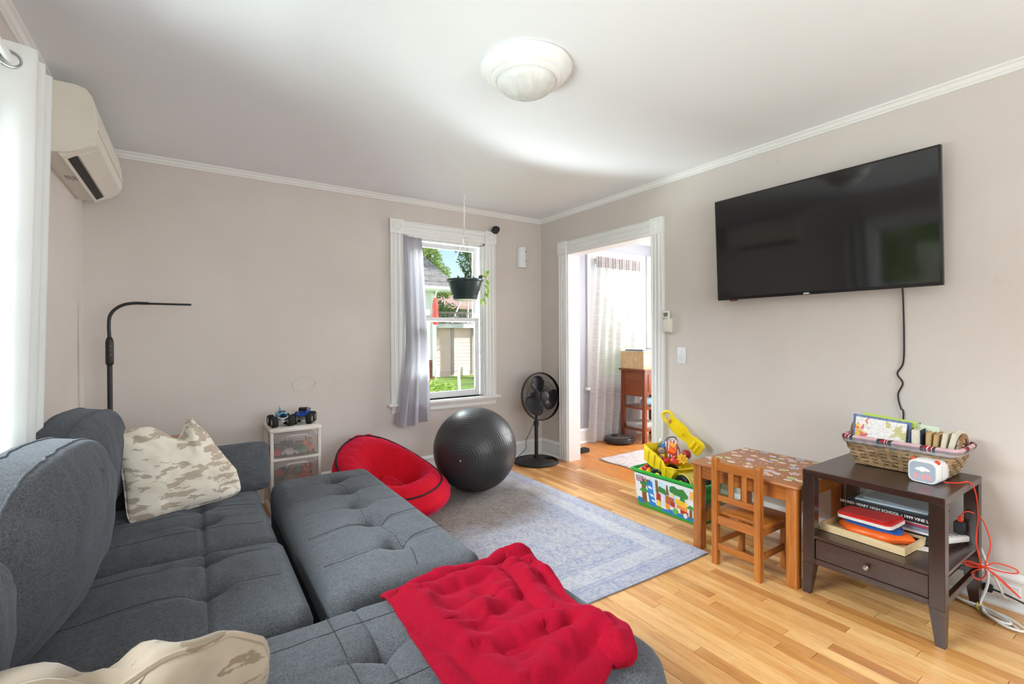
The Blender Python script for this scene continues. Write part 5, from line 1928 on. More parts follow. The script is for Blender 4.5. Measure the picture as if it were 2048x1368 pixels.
book('paperback', M_dk, M_page, 0.12, 0.155, 0.028, up_M(2.80, 0.832, z0+0.035, 4, 0, -2), 'dark cloth book with its page edge outward, beside the picture book', 'books in the wicker basket')
book('hardback', M_slate, M_page, 0.10, 0.175, 0.020, up_M(2.86, 0.810, z0+0.03, 2, 0, 0), 'slate green book standing behind the navy book', 'books in the wicker basket')
book('hardback', M_navy, M_page, 0.13, 0.148, 0.036, up_M(2.925, 0.785, z0+0.045, 180+3, 0, 0), 'thick navy book with pale page block near the basket middle', 'books in the wicker basket')
for k, (yy, hh, tt_, cc_, pp_, rl_, lab) in enumerate((
        (0.742, 0.142, 0.020, M_tan, M_pageold, -3, 'tan paperback with yellowed pages right of the navy book'),
        (0.720, 0.138, 0.018, M_tan, M_pageold, -5, 'second tan paperback, right of the first'),
        (0.697, 0.150, 0.018, M_crm, M_page, -8, 'cream paperback leaning right of the tan ones'),
        (0.676, 0.155, 0.020, M_crm, M_page, -12, 'taller cream paperback leaning towards the right handle'))):
    book('paperback', cc_, pp_, 0.105, hh, tt_, up_M(2.918, yy, z0+0.042, 180, rl_, 0), lab, 'books in the wicker basket')
book('paperback', M_dk, M_page, 0.09, 0.100, 0.020, up_M(2.915, 0.664, z0+0.04, 180, -16, 0), 'short dark edged book next to the right basket handle', 'books in the wicker basket')

# ------------------------------------------------------------------ alarm clock
ck = T('alarm_clock', 'white rounded bedside clock with a lit face and orange knobs', 'clock', (2.70, 0.705, SZ))
Mk = Matrix.Translation((2.625, 0.708, SZ+0.050)) @ Matrix.Rotation(radians(-4), 4, 'Z')
M_ckw = mat('white_clock_plastic', (232, 230, 228), 0.35)
def rrect(w_, h_, r_, n=6):
    out_ = []
    for cx_, cy_, a0 in ((w_/2-r_, h_/2-r_, 0), (-w_/2+r_, h_/2-r_, pi/2), (-w_/2+r_, -h_/2+r_, pi), (w_/2-r_, -h_/2+r_, 3*pi/2)):
        for i_ in range(n+1):
            a = a0 + pi/2*i_/n
            out_.append((cx_+r_*cos(a), cy_+r_*sin(a)))
    return out_
b = B()
rg = []
for (xx, sc1, sc2, dz_) in ((0.0, 0.94, 0.94, 0), (0.004, 1, 1, 0), (0.075, 1, 1, 0), (0.11, 0.98, 0.94, -0.002), (0.135, 0.92, 0.80, -0.006), (0.15, 0.80, 0.60, -0.012), (0.158, 0.60, 0.36, -0.016)):
    rg.append(b.ring([Mk @ Vector((xx, p[0]*sc1, p[1]*sc2+dz_*1.0 - (1-sc2)*0.0)) for p in rrect(0.104, 0.098, 0.026)]))
b.skin(rg)
O('housing', b, M_ckw, ck, ang=40)
b = B()
b.prism(rrect(0.090, 0.084, 0.022), -0.0012, 0.0005, 'X', Mk)
O('display', b, emit('clock_display', (150, 158, 170), 0.18), ck, smooth=False)
fmk = Mk @ frame_M((-0.0016, 0, -0.020), (0, -1, 0), (0, 0, 1))
# seven segment style digits made of small bars
def digits(s_, M_, hgt=0.020):
    bb = B()
    SEG = {'3': 'abgcd', '5': 'afgcd', ':': ''}
    w_, x_ = hgt*0.55, 0.0
    tot = sum(0.45*hgt if c_ == ':' else w_+0.3*hgt for c_ in s_) - 0.3*hgt
    x_ = -tot/2
    t_ = hgt*0.115
    for c_ in s_:
        if c_ == ':':
            for zz in (-hgt*0.22, hgt*0.22):
                bb.box(x_+0.02*hgt, x_+0.02*hgt+t_, zz-t_/2, zz+t_/2, 0, 0.0005, 0, 1, M_)
            x_ += 0.45*hgt
            continue
        R_ = {'a': (0, w_, hgt/2-t_, hgt/2), 'g': (0, w_, -t_/2, t_/2), 'd': (0, w_, -hgt/2, -hgt/2+t_), 'b': (w_-t_, w_, 0, hgt/2), 'c': (w_-t_, w_, -hgt/2, 0), 'f': (0, t_, 0, hgt/2), 'e': (0, t_, -hgt/2, 0)}
        for q in SEG[c_]:
            r4 = R_[q]
            bb.box(x_+r4[0], x_+r4[1], r4[2], r4[3], 0, 0.0005, 0, 1, M_)
        x_ += w_+0.3*hgt
    return bb
O('digits', digits('3:35', fmk, 0.021), emit('red_led', (250, 105, 95), 0.6), ck, smooth=False)
b = B()
b.prism([(0.010*cos(a), 0.012+0.010*sin(a)) for a in [2*pi*i/20 for i in range(20)]], -0.0019, -0.0013, 'X', Mk)
O('sun_icon', b, emit('warm_icon', (255, 224, 170), 0.95), ck, smooth=False)
b = B()
b.prism([(0.026, 0.010), (0.016, 0.017), (0.004, 0.020), (-0.006, 0.020), (-0.018, 0.016), (-0.028, 0.008), (-0.016, 0.006), (-0.004, 0.009), (0.008, 0.006), (0.018, 0.007)], -0.0017, -0.0012, 'X', Mk)
O('cloud_icon', b, emit('cloud_icon', (214, 236, 250), 0.8), ck, smooth=False)
M_or = mat('orange_rubber', (222, 66, 36), 0.4)
for yy, sg in ((0.040, 1), (-0.040, -1)):
    b = B(); b.lathe([(0.009, -0.004), (0.0105, 0.002), (0.010, 0.008), (0.006, 0.0115), (0.002, 0.012)], Mk @ Matrix.Translation((0.028, yy, 0.042)) @ Matrix.Rotation(radians(-sg*32), 4, 'X'), 20)
    O('knob', b, M_or, ck)
b = B()
for i_ in range(14):
    b.cyl(Mk @ Vector((0.045, -0.0515, -0.03+i_*0.0045)), Mk @ Vector((0.045, -0.0527, -0.03+i_*0.0045)), 0.0011, seg=6)
    b.cyl(Mk @ Vector((0.118-0.0006*i_, -0.049, -0.022+i_*0.0035)), Mk @ Vector((0.118-0.0006*i_, -0.0515, -0.022+i_*0.0035)), 0.0011, seg=6)
O('speaker_holes', b, M_cable, ck, kind='stuff')

# ------------------------------------------------------------------ cords round the table
M_orc = mat('orange_cord', (224, 62, 32), 0.45)
pts = [(2.690, 0.655, 0.607), (2.70, 0.640, 0.604), (2.735, 0.615, 0.603), (2.775, 0.595, 0.606), (2.80, 0.584, 0.590), (2.83, 0.578, 0.53), (2.85, 0.578, 0.44), (2.845, 0.582, 0.34), (2.86, 0.575, 0.26), (2.87, 0.57, 0.215)]
b = B(); b.tube(arc(pts, 8), 0.0028, 7)
oc = O('usb_cord', b, M_orc, None, label='orange cord from the clock tied in a loose bow beside the side table', cat='cable', origin=(2.85, 0.57, 0.2))
KN = Vector((2.87, 0.560, 0.225))
for loop in ([(0, 0, 0), (0.02, -0.03, 0.022), (0.03, -0.085, 0.018), (0.02, -0.095, 0.004), (0.01, -0.05, -0.004), (0, 0, 0)],
             [(0, 0, 0), (0.02, -0.04, -0.035), (0.035, -0.09, -0.090), (0.03, -0.10, -0.098), (0.01, -0.06, -0.055), (0, 0, 0)],
             [(0, 0, 0), (-0.02, 0.045, 0.012), (-0.03, 0.06, 0.002), (-0.02, 0.04, -0.010), (0, 0, 0)],
             [(0, 0, 0), (-0.01, 0.04, -0.04), (0.0, 0.02, -0.065), (0.01, 0.0, -0.04), (0, 0, 0)],
             [(0, 0, 0), (-0.01, 0.05, 0.0), (0.0, 0.055, -0.01), (0.0, 0.02, -0.012), (0, 0, 0)]):
    b = B(); b.tube(arc([KN + Vector(q) for q in loop], 8), 0.0028, 7)
    O('bow_loop', b, M_orc, oc)
b = B(); b.tube(arc([KN, KN+Vector((0.03, -0.005, 0.04)), (2.925, 0.552, 0.32), (2.935, 0.575, 0.40), (2.93, 0.60, 0.43), (2.915, 0.63, 0.437), (2.905, 0.648, 0.41)], 8), 0.0028, 7)
O('plug_lead', b, M_orc, oc)
b = B(); b.box(2.895, 2.915, 0.640, 0.655, 0.385, 0.412, 0.003)
O('plug', b, M_orc, oc)
M_white_c = mat('white_cord', (222, 220, 216), 0.45)
b = B(); b.box(2.885, 2.925, 0.628, 0.668, 0.335, 0.388, 0.004)
O('charger', b, M_blackm, None, label='black power adapter plugged into the white strip by the table leg', cat='charger')
ps = T('power_strip', 'white power strip resting on the low shelf edge at the table side', 'power strip', (2.86, 0.66, 0.30))
Mp = Matrix.Translation((2.875, 0.655, 0.318)) @ Matrix.Rotation(radians(-12), 4, 'Z') @ Matrix.Rotation(radians(6), 4, 'Y')
b = B(); b.box(-0.13, 0.075, -0.022, 0.022, -0.015, 0.012, 0.006, 2, Mp)
O('housing', b, M_white_c, ps)
b = B()
for i_ in range(4): b.box(-0.10+0.04*i_, -0.08+0.04*i_, -0.010, 0.010, 0.0115, 0.0135, 0.001, 1, Mp)
O('sockets', b, mat('socket_grey', (150, 150, 150), 0.5), ps, kind='stuff', smooth=False)
b = B(); b.tube(arc([(2.945, 0.64, 0.315), (2.985, 0.61, 0.29), (2.995, 0.585, 0.22), (3.0, 0.575, 0.16), (2.985, 0.575, 0.10), (2.95, 0.59, 0.03), (2.93, 0.585, 0.012)], 8), 0.0055, 8)
O('cord', b, M_white_c, ps)
wb = None
for k, (w_, ln_, sh) in enumerate(((0.018, 0.15, 0.0), (0.034, 0.17, 0.004), (0.024, 0.13, -0.012))):
    a0 = Vector((2.93, 0.580, 0.012))
    dv = Vector((-0.58, -0.82, 0)); sv = Vector((0.82, -0.58, 0))
    pts = [a0 + sv*0.004, a0 + dv*ln_*0.4 + sv*(w_+sh), a0 + dv*ln_*0.85 + sv*(w_*0.8+sh), a0 + dv*ln_ + sv*sh, a0 + dv*ln_*0.8 - sv*(w_-sh), a0 + dv*ln_*0.35 - sv*(w_-sh), a0 - sv*0.004,
           a0 - dv*0.06 - sv*(0.02+0.01*k), a0 - dv*0.13 - sv*(0.01+0.015*k) + Vector((0, 0, 0.01))]
    b = B(); b.tube(arc([Vector((p.x, p.y, 0.008+0.007*k)) for p in pts], 7), 0.0052, 8)
    if wb is None:
        wb = O('extension_cord', b, M_white_c, None, label='bundle of white cord tied with a yellow band on the floor', cat='cable', origin=(2.9, 0.53, 0))
    else:
        O('cord_loop', b, M_white_c, wb)
b = B(); b.tube([(2.93+0.018*cos(a), 0.585+0.018*sin(a)*0.7, 0.014+0.016*sin(a+0.8)) for a in [2*pi*i/16 for i in range(16)]], 0.003, 6, closed=True)
O('tie', b, mat('yellow_tie', (214, 196, 60), 0.6), wb)
# wall outlet in the baseboard with plug
ot = T('wall_outlet', 'white outlet plate set sideways in the baseboard behind the side table', 'outlet', (3.05, 0.545, 0.05))
b = B(); b.box(3.046, 3.054, 0.480, 0.610, 0.040, 0.112, 0.003)
O('cover_plate', b, M_trim, ot)
b = B(); b.box(3.018, 3.046, 0.565, 0.60, 0.058, 0.092, 0.006, 2)
pl = O('wall_plug', b, M_blackm, None, label='black plug pushed into the baseboard outlet', cat='plug')
b = B(); b.tube(arc([(3.03, 0.566, 0.075), (3.02, 0.52, 0.073), (3.015, 0.44, 0.055), (3.01, 0.33, 0.03), (3.0, 0.2, 0.012), (3.0, 0.0, 0.006)], 8), 0.004, 7)
O('cord', b, M_cable, pl)
b = B(); b.tube(arc([(2.995, 0.582, 0.17), (3.005, 0.565, 0.165), (3.015, 0.54, 0.10), (3.022, 0.525, 0.06), (3.034, 0.505, 0.06), (3.046, 0.505, 0.066)], 8), 0.0048, 8)
O('plug_cord', b, M_white_c, None, label='white cord looping from the table leg into the outlet', cat='cable')

# ------------------------------------------------------------------ things on the shelf
M_tray = wood('pale_pine', (226, 200, 156), (204, 172, 122), 'Y', 0.6, 12)
tr_ = T('wooden_tray', 'pale pine finger-jointed tray on the side table shelf', 'tray', (2.66, 0.91, 0.288))
Mt = Matrix.Translation((2.655, 0.908, 0.2885)) @ Matrix.Rotation(radians(-3), 4, 'Z')
TW_, TL_ = 0.225, 0.345
for nm, q in (('tray_side', (-TW_/2, -TW_/2+0.009, -TL_/2, TL_/2)), ('tray_side', (TW_/2-0.009, TW_/2, -TL_/2, TL_/2)), ('tray_end', (-TW_/2+0.009, TW_/2-0.009, -TL_/2, -TL_/2+0.009)), ('tray_end', (-TW_/2+0.009, TW_/2-0.009, TL_/2-0.009, TL_/2))):
    b = B(); b.box(q[0], q[1], q[2], q[3], 0, 0.034, 0.0008, 1, Mt)
    O(nm, b, M_tray, tr_, smooth=False)
b = B(); b.box(-TW_/2+0.009, TW_/2-0.009, -TL_/2+0.009, TL_/2-0.009, 0.001, 0.005, 0, 1, Mt)
O('tray_bottom', b, M_tray, tr_, smooth=False)
b = B(); b.box(-0.10, -0.094, 0.06, TL_/2-0.012, 0.005, 0.026, 0, 1, Mt @ Matrix.Rotation(radians(-8), 4, 'Z'))
O('divider', b, M_tray, tr_, smooth=False)
# orange puzzle-like base with blue deck
M_org = mat('orange_toy_plastic', (244, 106, 34), 0.35)
M_blu = mat('blue_toy_plastic', (30, 96, 180), 0.35)
M_yel = mat('yellow_toy_plastic', (240, 206, 40), 0.35)
M_redp = mat('red_toy_plastic', (214, 38, 34), 0.35)
ty = T('toy_vehicle', 'orange lobed plastic toy with blue deck and yellow pegs in the tray', 'toy', (2.67, 0.90, 0.294))
Mo = Matrix.Translation((2.672, 0.895, 0.296)) @ Matrix.Rotation(radians(88), 4, 'Z') @ Matrix.Rotation(radians(2), 4, 'Y')
b = B()
rg = []
for (zz, sc_1) in ((0.0, 0.86), (0.008, 0.96), (0.022, 1.0), (0.034, 0.92), (0.040, 0.80)):
    rg.append(b.ring([Mo @ Vector((0.145*sc_1*cos(a)*(1+0.05*cos(6*a)), 0.088*sc_1*sin(a)*(1+0.07*cos(6*a)), zz)) for a in [2*pi*i/60 for i in range(60)]]))
b.skin(rg)
O('base', b, M_org, ty, ang=50)
b = B()
deck = [(-0.115, 0.03), (-0.10, -0.025), (-0.05, -0.032), (-0.01, -0.05), (0.04, -0.055), (0.10, -0.048), (0.115, -0.03), (0.115, 0.03), (0.0, 0.055), (-0.09, 0.05)]
b.prism(deck, 0.038, 0.062, 'Z', Mo)
bmesh.ops.bevel(b.bm, geom=list(b.bm.edges), offset=0.003, segments=2, affect='EDGES')
O('deck', b, M_blu, ty, ang=40)
for i_, (px_, py_, mm_) in enumerate(((-0.085, -0.008, M_yel), (-0.035, -0.018, M_yel), (-0.005, -0.036, M_yel), (0.03, -0.03, M_yel), (0.055, -0.02, M_yel), (0.045, -0.042, M_redp), (0.06, -0.040, M_redp), (0.08, -0.036, M_redp))):
    b = B(); b.lathe([(0.0085, 0.060), (0.0085, 0.066), (0.006, 0.071), (0.002, 0.073)], Mo @ Matrix.Translation((px_, py_, 0)), 14)
    O('peg', b, mm_, ty)
tbt = T('toy_tablet', 'red and white toy tablet lying on the orange toy', 'toy', (2.65, 0.90, 0.365))
Ml = Matrix.Translation((2.655, 0.912, 0.378)) @ Matrix.Rotation(radians(84), 4, 'Z') @ Matrix.Rotation(radians(3), 4, 'Y') @ Matrix.Rotation(radians(-4), 4, 'X')
def lid(z_a, z_b, shr=0.0, big=1.0):
    bb = B()
    out_ = [(p[0]*(1-shr), p[1]*(1-shr)) for p in rrect(0.235*big, 0.135*big, 0.022)]
    out_ = [(p[0], p[1]*(1 - 0.10*(p[0]/0.12)) ) for p in out_]
    bb.prism(out_, z_a, z_b, 'Z', Ml)
    bmesh.ops.bevel(bb.bm, geom=[e for e in bb.bm.edges if e.calc_face_angle(0) > 1.0], offset=0.0025, segments=2, affect='EDGES')
    return bb
O('lower_shell', lid(-0.010, 0.004), M_ckw, tbt, ang=40)
O('upper_shell', lid(0.004, 0.014, 0.02), M_redp, tbt, ang=40)
O('raised_panel', lid(0.013, 0.018, 0.22), mat('red_toy_panel', (196, 52, 48), 0.45), tbt, ang=40)
# stack of books behind
stk = [(0.288, 0.022, 0.21, 0.30, M_dk, 'black hardback at the bottom of the stack behind the tray', -2),
       (0.3105, 0.020, 0.20, 0.29, mat('black_leatherette', (26, 26, 28), 0.45), 'second black book from the bottom of the shelf stack', 1),
       (0.331, 0.014, 0.22, 0.30, M_wht, 'white magazine in the middle of the shelf stack', 3),
       (0.3455, 0.014, 0.22, 0.31, mat('grey_blue_cover', (120, 132, 148), 0.4), 'grey blue softback in the shelf stack', -3),
       (0.360, 0.012, 0.22, 0.30, mat('magenta_cover', (176, 60, 90), 0.4), 'magenta edged softback in the shelf stack', 2),
       (0.3725, 0.010, 0.22, 0.31, mat('cream_cover', (214, 206, 190), 0.5), 'cream softback just under the school yearbook', 0)]
def flat_book(z_, t_, w_, h_, cov, lab, yaw, x0_=2.752, yc_=0.865, grp='books stacked on the side table shelf', nm='book'):
    Mq = Matrix.Translation((x0_, yc_, z_)) @ Matrix.Rotation(radians(yaw), 4, 'Z')
    r = T(nm, lab, 'book', (x0_+w_/2, yc_, z_), grp)
    b = B()
    b.box(0, w_, -h_/2, h_/2, 0, 0.0018, 0, 1, Mq); b.box(0, w_, -h_/2, h_/2, t_-0.0018, t_-0.0004, 0, 1, Mq); b.box(0, 0.0018, -h_/2, h_/2, 0.0018, t_-0.0018, 0, 1, Mq)
    O('cover', b, cov, r, smooth=False)
    b = B(); b.box(0.0018, w_-0.003, -h_/2+0.003, h_/2-0.003, 0.0018, t_-0.0018, 0, 1, Mq)
    O('pages', b, M_page, r, smooth=False)
    return r, Mq
for (z_, t_, w_, h_, cov, lab, yaw) in stk:
    flat_book(z_, t_, w_-0.02, h_, cov, lab, yaw)
yb, Mq = flat_book(0.383, 0.034, 0.205, 0.335, mat('yearbook_black', (22, 26, 34), 0.4), 'black school yearbook with white spine lettering on the shelf stack', -1, 2.738, 0.868, nm='yearbook')
fm = Mq @ frame_M((-0.0006, 0.0, 0.017), (0, -1, 0), (0, 0, 1))
O('spine_lettering', text_bm('SACRED HEART HIGH SCHOOL \u2022 1999 VINE LEAVES', 0.0175, fm, 0.0003, True), M_print, yb, smooth=False)
flat_book(0.4175, 0.008, 0.21, 0.28, mat('pale_blue_cover', (190, 204, 214), 0.5), 'thin pale blue booklet lying on top of the yearbook', 4, 2.77, 0.87)
flat_book(0.426, 0.010, 0.19, 0.27, mat('silver_grey_cover', (150, 154, 158), 0.5), 'thin grey booklet topmost on the shelf stack', -4, 2.78, 0.85)
b = B(); b.box(-0.03, 0.03, -0.05, 0.05, 0, 0.0006, 0, 1, Matrix.Translation((2.70, 0.715, 0.2882)) @ Matrix.Rotation(radians(25), 4, 'Z'))
O('paper_slip', b, M_wht, None, label='loose paper slip poking out under the tray', cat='paper', smooth=False)
# ================================================================== green block tub
M_green = mat('green_tub_plastic', (40, 168, 66), 0.35, var=0.03)
tub = T('block_tub', 'green plastic toy tub with a picture label, overflowing with toys', 'storage tub', (2.815, 2.128, 0))
def tubring(z, off=0.0, r_=0.03):
    k = z/0.27
    x0, x1, y0, y1 = 2.715-0.022*k-off, 2.922+0.028*k+off, 1.868-0.032*k-off, 2.388+0.030*k+off
    return [( (x0+x1)/2+p[0], (y0+y1)/2+p[1], z) for p in rrect(x1-x0, y1-y0, r_, 5)]
b = B()
b.skin([b.ring(tubring(z)) for z in (0.002, 0.004, 0.06, 0.14, 0.20, 0.262)], True, True, False)
sh_ = O('tub_body', b, M_green, tub, ang=40)
md = sh_.modifiers.new('thickness', 'SOLIDIFY'); md.thickness = 0.003; md.offset = -1
b = B()
outer = [b.ring([Vector(p)+Vector((0, 0, dz_)) for p in tubring(0.262, o_)]) for o_, dz_ in ((-0.002, -0.004), (0.010, -0.010), (0.013, -0.004), (0.012, 0.006), (0.002, 0.009), (-0.003, 0.004))]
outer.append(outer[0])
b.skin(outer, True, False, False)
O('rim', b, M_green, tub, ang=60)
# label on the long face towards the room
P00 = Vector((2.7125, 2.372, 0.020)); P10 = Vector((2.7125, 1.885, 0.020))
P01 = Vector((2.6925, 2.388, 0.242)); P11 = Vector((2.6925, 1.862, 0.242))
def lab_pt(u, v, off):
    p = P00*(1-u)*(1-v) + P10*u*(1-v) + P01*(1-u)*v + P11*u*v
    return p + Vector((-off, 0, -off*0.09))
def lab_poly(poly, off, m_, name='print', grow=0.0006):
    bb = B()
    A = bb.ring([lab_pt(u, v, off) for u, v in poly]); C = bb.ring([lab_pt(u, v, off+grow) for u, v in poly])
    bb.skin([A, C])
    return bb
labo = O('picture_label', lab_poly([(0.0, 0.0), (1, 0.0), (1, 1), (0.0, 1)], 0.0032, None, grow=0.0006), mat('label_white', (226, 230, 236), 0.35), tub, smooth=False)
PR = {}
def pm_(n, c): 
    if n not in PR: PR[n] = mat(n, c, 0.4, var=0.18, vs=90)
    return PR[n]
def ell(cx_, cy_, a_, b_2, n=16): return [(cx_+a_*cos(2*pi*i/n), cy_+b_2*sin(2*pi*i/n)) for i in range(n)]
prints = [
 ('ground', [(0.0, 0.0), (1, 0.0), (1, 0.10), (0.75, 0.12), (0.5, 0.09), (0.3, 0.14), (0.1, 0.12), (0.0, 0.14)], (70, 150, 70)),
 ('water', [(0.45, 0.0), (1, 0.0), (1, 0.12), (0.8, 0.09), (0.6, 0.14), (0.45, 0.06)], (30, 120, 200)),
 ('water', [(0.02, 0.06), (0.14, 0.04), (0.13, 0.20), (0.02, 0.22)], (30, 120, 200)),
 ('sky_wash', [(0.18, 0.5), (0.72, 0.35), (0.70, 0.86), (0.45, 0.92), (0.2, 0.88)], (196, 222, 240)),
 ('trunk', [(0.10, 0.12), (0.19, 0.10), (0.19, 0.78), (0.12, 0.80)], (128, 90, 56)),
 ('leaves', [(0.09, 0.66), (0.21, 0.64), (0.22, 0.84), (0.10, 0.86)], (50, 130, 60)),
 ('palm', [(0.06, 0.44), (0.12, 0.56), (0.20, 0.54), (0.26, 0.40), (0.20, 0.44), (0.13, 0.42)], (60, 150, 60)),
 ('waterfall', [(0.23, 0.06), (0.36, 0.03), (0.33, 0.30), (0.31, 0.62), (0.31, 0.84), (0.21, 0.84), (0.22, 0.5)], (30, 130, 214)),
 ('foam', [(0.24, 0.60), (0.30, 0.58), (0.29, 0.66), (0.23, 0.68)], (214, 236, 248)),
 ('foam', [(0.26, 0.36), (0.32, 0.34), (0.31, 0.42), (0.25, 0.44)], (214, 236, 248)),
 ('foam', [(0.28, 0.20), (0.34, 0.18), (0.34, 0.24), (0.28, 0.27)], (214, 236, 248)),
 ('peak', [(0.245, 0.84), (0.30, 0.83), (0.27, 0.93)], (226, 206, 160)),
 ('trunk', [(0.36, 0.55), (0.41, 0.54), (0.40, 0.94), (0.36, 0.94)], (128, 90, 56)),
 ('leaves', [(0.40, 0.60), (0.54, 0.54), (0.52, 0.72), (0.42, 0.78)], (50, 130, 60)),
 ('brick_red', [(0.36, 0.30), (0.44, 0.28), (0.44, 0.52), (0.37, 0.56)], (170, 52, 48)),
 ('slide', [(0.45, 0.20), (0.49, 0.18), (0.49, 0.48), (0.45, 0.50)], (220, 218, 232)),
 ('trunk', [(0.53, 0.58), (0.58, 0.56), (0.56, 0.88), (0.54, 0.88)], (150, 90, 56)),
 ('house', [(0.52, 0.30), (0.66, 0.26), (0.66, 0.52), (0.52, 0.56)], (176, 98, 60)),
 ('brick_red', [(0.60, 0.26), (0.67, 0.24), (0.67, 0.40), (0.60, 0.42)], (170, 52, 48)),
 ('leaves', [(0.59, 0.72), (0.64, 0.66), (0.74, 0.64), (0.86, 0.62), (0.88, 0.72), (0.80, 0.90), (0.72, 0.86), (0.66, 0.92), (0.60, 0.88)], (40, 134, 70)),
 ('leaves', [(0.74, 0.42), (0.84, 0.40), (0.82, 0.66), (0.76, 0.68)], (40, 134, 70)),
 ('block_yellow', [(0.68, 0.40), (0.86, 0.34), (0.86, 0.50), (0.68, 0.56)], (240, 190, 50)),
 ('block_orange', [(0.70, 0.28), (0.86, 0.23), (0.86, 0.33), (0.70, 0.38)], (232, 140, 50)),
 ('brick_red', [(0.76, 0.14), (0.88, 0.10), (0.88, 0.22), (0.76, 0.27)], (150, 40, 44)),
 ('trunk', [(0.90, 0.08), (0.94, 0.07), (0.94, 0.34), (0.90, 0.36)], (190, 100, 56)),
 ('palm', [(0.85, 0.36), (0.90, 0.48), (0.97, 0.44), (1.0, 0.30), (0.94, 0.36)], (50, 150, 70)),
 ('animal_yellow', ell(0.40, 0.22, 0.030, 0.10), (244, 208, 60)),
 ('animal_orange', ell(0.55, 0.20, 0.034, 0.10), (236, 150, 60)),
 ('animal_green', ell(0.68, 0.14, 0.045, 0.10), (100, 180, 80)),
 ('animal_cream', ell(0.63, 0.62, 0.030, 0.07), (226, 214, 150)),
 ('animal_white', ell(0.84, 0.11, 0.032, 0.08), (226, 224, 228)),
 ('inset', [(0.90, 0.66), (0.985, 0.64), (0.985, 0.90), (0.90, 0.92)], (232, 186, 100)),
 ('inset_mark', [(0.955, 0.58), (0.985, 0.57), (0.985, 0.63), (0.955, 0.64)], (70, 90, 130)),
 ('logo_frame', [(0.035, 0.745), (0.155, 0.745), (0.155, 0.93), (0.035, 0.93)], (92, 92, 140)),
 ('logo_field', [(0.045, 0.762), (0.145, 0.762), (0.145, 0.913), (0.045, 0.913)], (176, 84, 116)),
]
for i_, (nm, poly, c_) in enumerate(prints):
    O('print', lab_poly(poly, 0.0038+0.00008*i_, None, grow=0.0004), pm_(nm, c_), labo, smooth=False)
lx_ = (P11-P01).normalized()
ly_ = (P01-P00).normalized()
def lab_text(s_, size, u, v, m_, bold=True):
    fm_ = frame_M(lab_pt(u, v, 0.0072), lx_, ly_)
    O('lettering', text_bm(s_, size, fm_, 0.0002, bold), m_, labo, smooth=False)
lab_text('MEGA', 0.0180, 0.095, 0.878, M_print)
lab_text('BLOKS', 0.0155, 0.095, 0.798, M_print)
for k, (c_, col_) in enumerate(zip('first', ((220, 60, 50), (240, 150, 40), (60, 140, 70), (50, 110, 190), (40, 90, 170)))):
    lab_text(c_, 0.042, (0.185, 0.204, 0.222, 0.246, 0.270)[k], 0.845, mat('letter_ink', col_, 0.5))
# picture on the short face
Q = [Vector((2.735, 1.8655, 0.02)), Vector((2.905, 1.8655, 0.02)), Vector((2.915, 1.8375, 0.22)), Vector((2.725, 1.8375, 0.22))]
def end_pt(u, v, off):
    p = Q[0]*(1-u)*(1-v) + Q[1]*u*(1-v) + Q[2]*u*v + Q[3]*(1-u)*v
    return p + Vector((0, -off-0.0005, 0))
def end_poly(poly, off, m_):
    bb = B(); bb.skin([bb.ring([end_pt(u, v, off) for u, v in poly]), bb.ring([end_pt(u, v, off+0.0005) for u, v in poly])])
    O('end_print', bb, m_, tub, smooth=False)
end_poly([(0.1, 0), (1, 0), (1, 0.62), (0.7, 0.72), (0.4, 0.6), (0.1, 0.66)], 0.001, pm_('end_dark', (60, 78, 58)))
end_poly(ell(0.42, 0.52, 0.2, 0.16), 0.0016, pm_('animal_grey', (124, 112, 104)))
end_poly(ell(0.45, 0.26, 0.2, 0.2), 0.0020, pm_('animal_tawny', (214, 152, 64)))
end_poly([(0.28, 0), (0.62, 0), (0.58, 0.2), (0.3, 0.2)], 0.0024, pm_('animal_tawny', (214, 152, 64)))
b = B(); b.box(2.795, 2.845, 1.832, 1.836, 0.212, 0.226, 0.002)
O('grip_slot', b, M_cable, tub, smooth=False)

# building blocks and toys inside
rk = random.Random(5)
def brick(c, sz, mm, rot, label, group='building blocks in the green tub', studs=(2, 1)):
    M_ = Matrix.Translation(c) @ Matrix.Rotation(rot[2], 4, 'Z') @ Matrix.Rotation(rot[0], 4, 'X') @ Matrix.Rotation(rot[1], 4, 'Y')
    r = T('building_block', label, 'toy block', c, group)
    b = B(); b.box(-sz[0]/2, sz[0]/2, -sz[1]/2, sz[1]/2, -sz[2]/2, sz[2]/2, 0.002, 2, M_)
    O('body', b, mm, r)
    for i_ in range(studs[0]):
        for j_ in range(studs[1]):
            b = B()
            x_ = (i_-(studs[0]-1)/2)*sz[0]/studs[0]; y_ = (j_-(studs[1]-1)/2)*sz[1]/studs[1]
            b.lathe([(0.0095, sz[2]/2-0.001), (0.0095, sz[2]/2+0.008), (0.0075, sz[2]/2+0.010), (0.003, sz[2]/2+0.010)], M_ @ Matrix.Translation((x_, y_, 0)), 16)
            O('stud', b, mm, r)
    return r
M_whp = mat('white_toy_plastic', (232, 228, 226), 0.35)
M_bl2 = mat('sky_blue_toy_plastic', (40, 140, 210), 0.35)
M_gr2 = mat('leaf_green_toy_plastic', (60, 150, 70), 0.35)
brick((2.760, 2.33, 0.262), (0.062, 0.062, 0.030), M_redp, (0.5, 0.15, 0.4), 'red block on the left end of the tub pile', studs=(2, 2))
brick((2.800, 2.285, 0.300), (0.062, 0.031, 0.030), M_whp, (0.55, 0.0, 0.5), 'white block on top of the left end pile')
brick((2.820, 2.335, 0.312), (0.062, 0.031, 0.030), M_redp, (0.5, 0.2, 0.5), 'upper red block behind the white block')
brick((2.735, 2.355, 0.250), (0.05, 0.031, 0.028), M_yel, (0.2, 0.1, 0.1), 'yellow block against the tub rim by the red block')
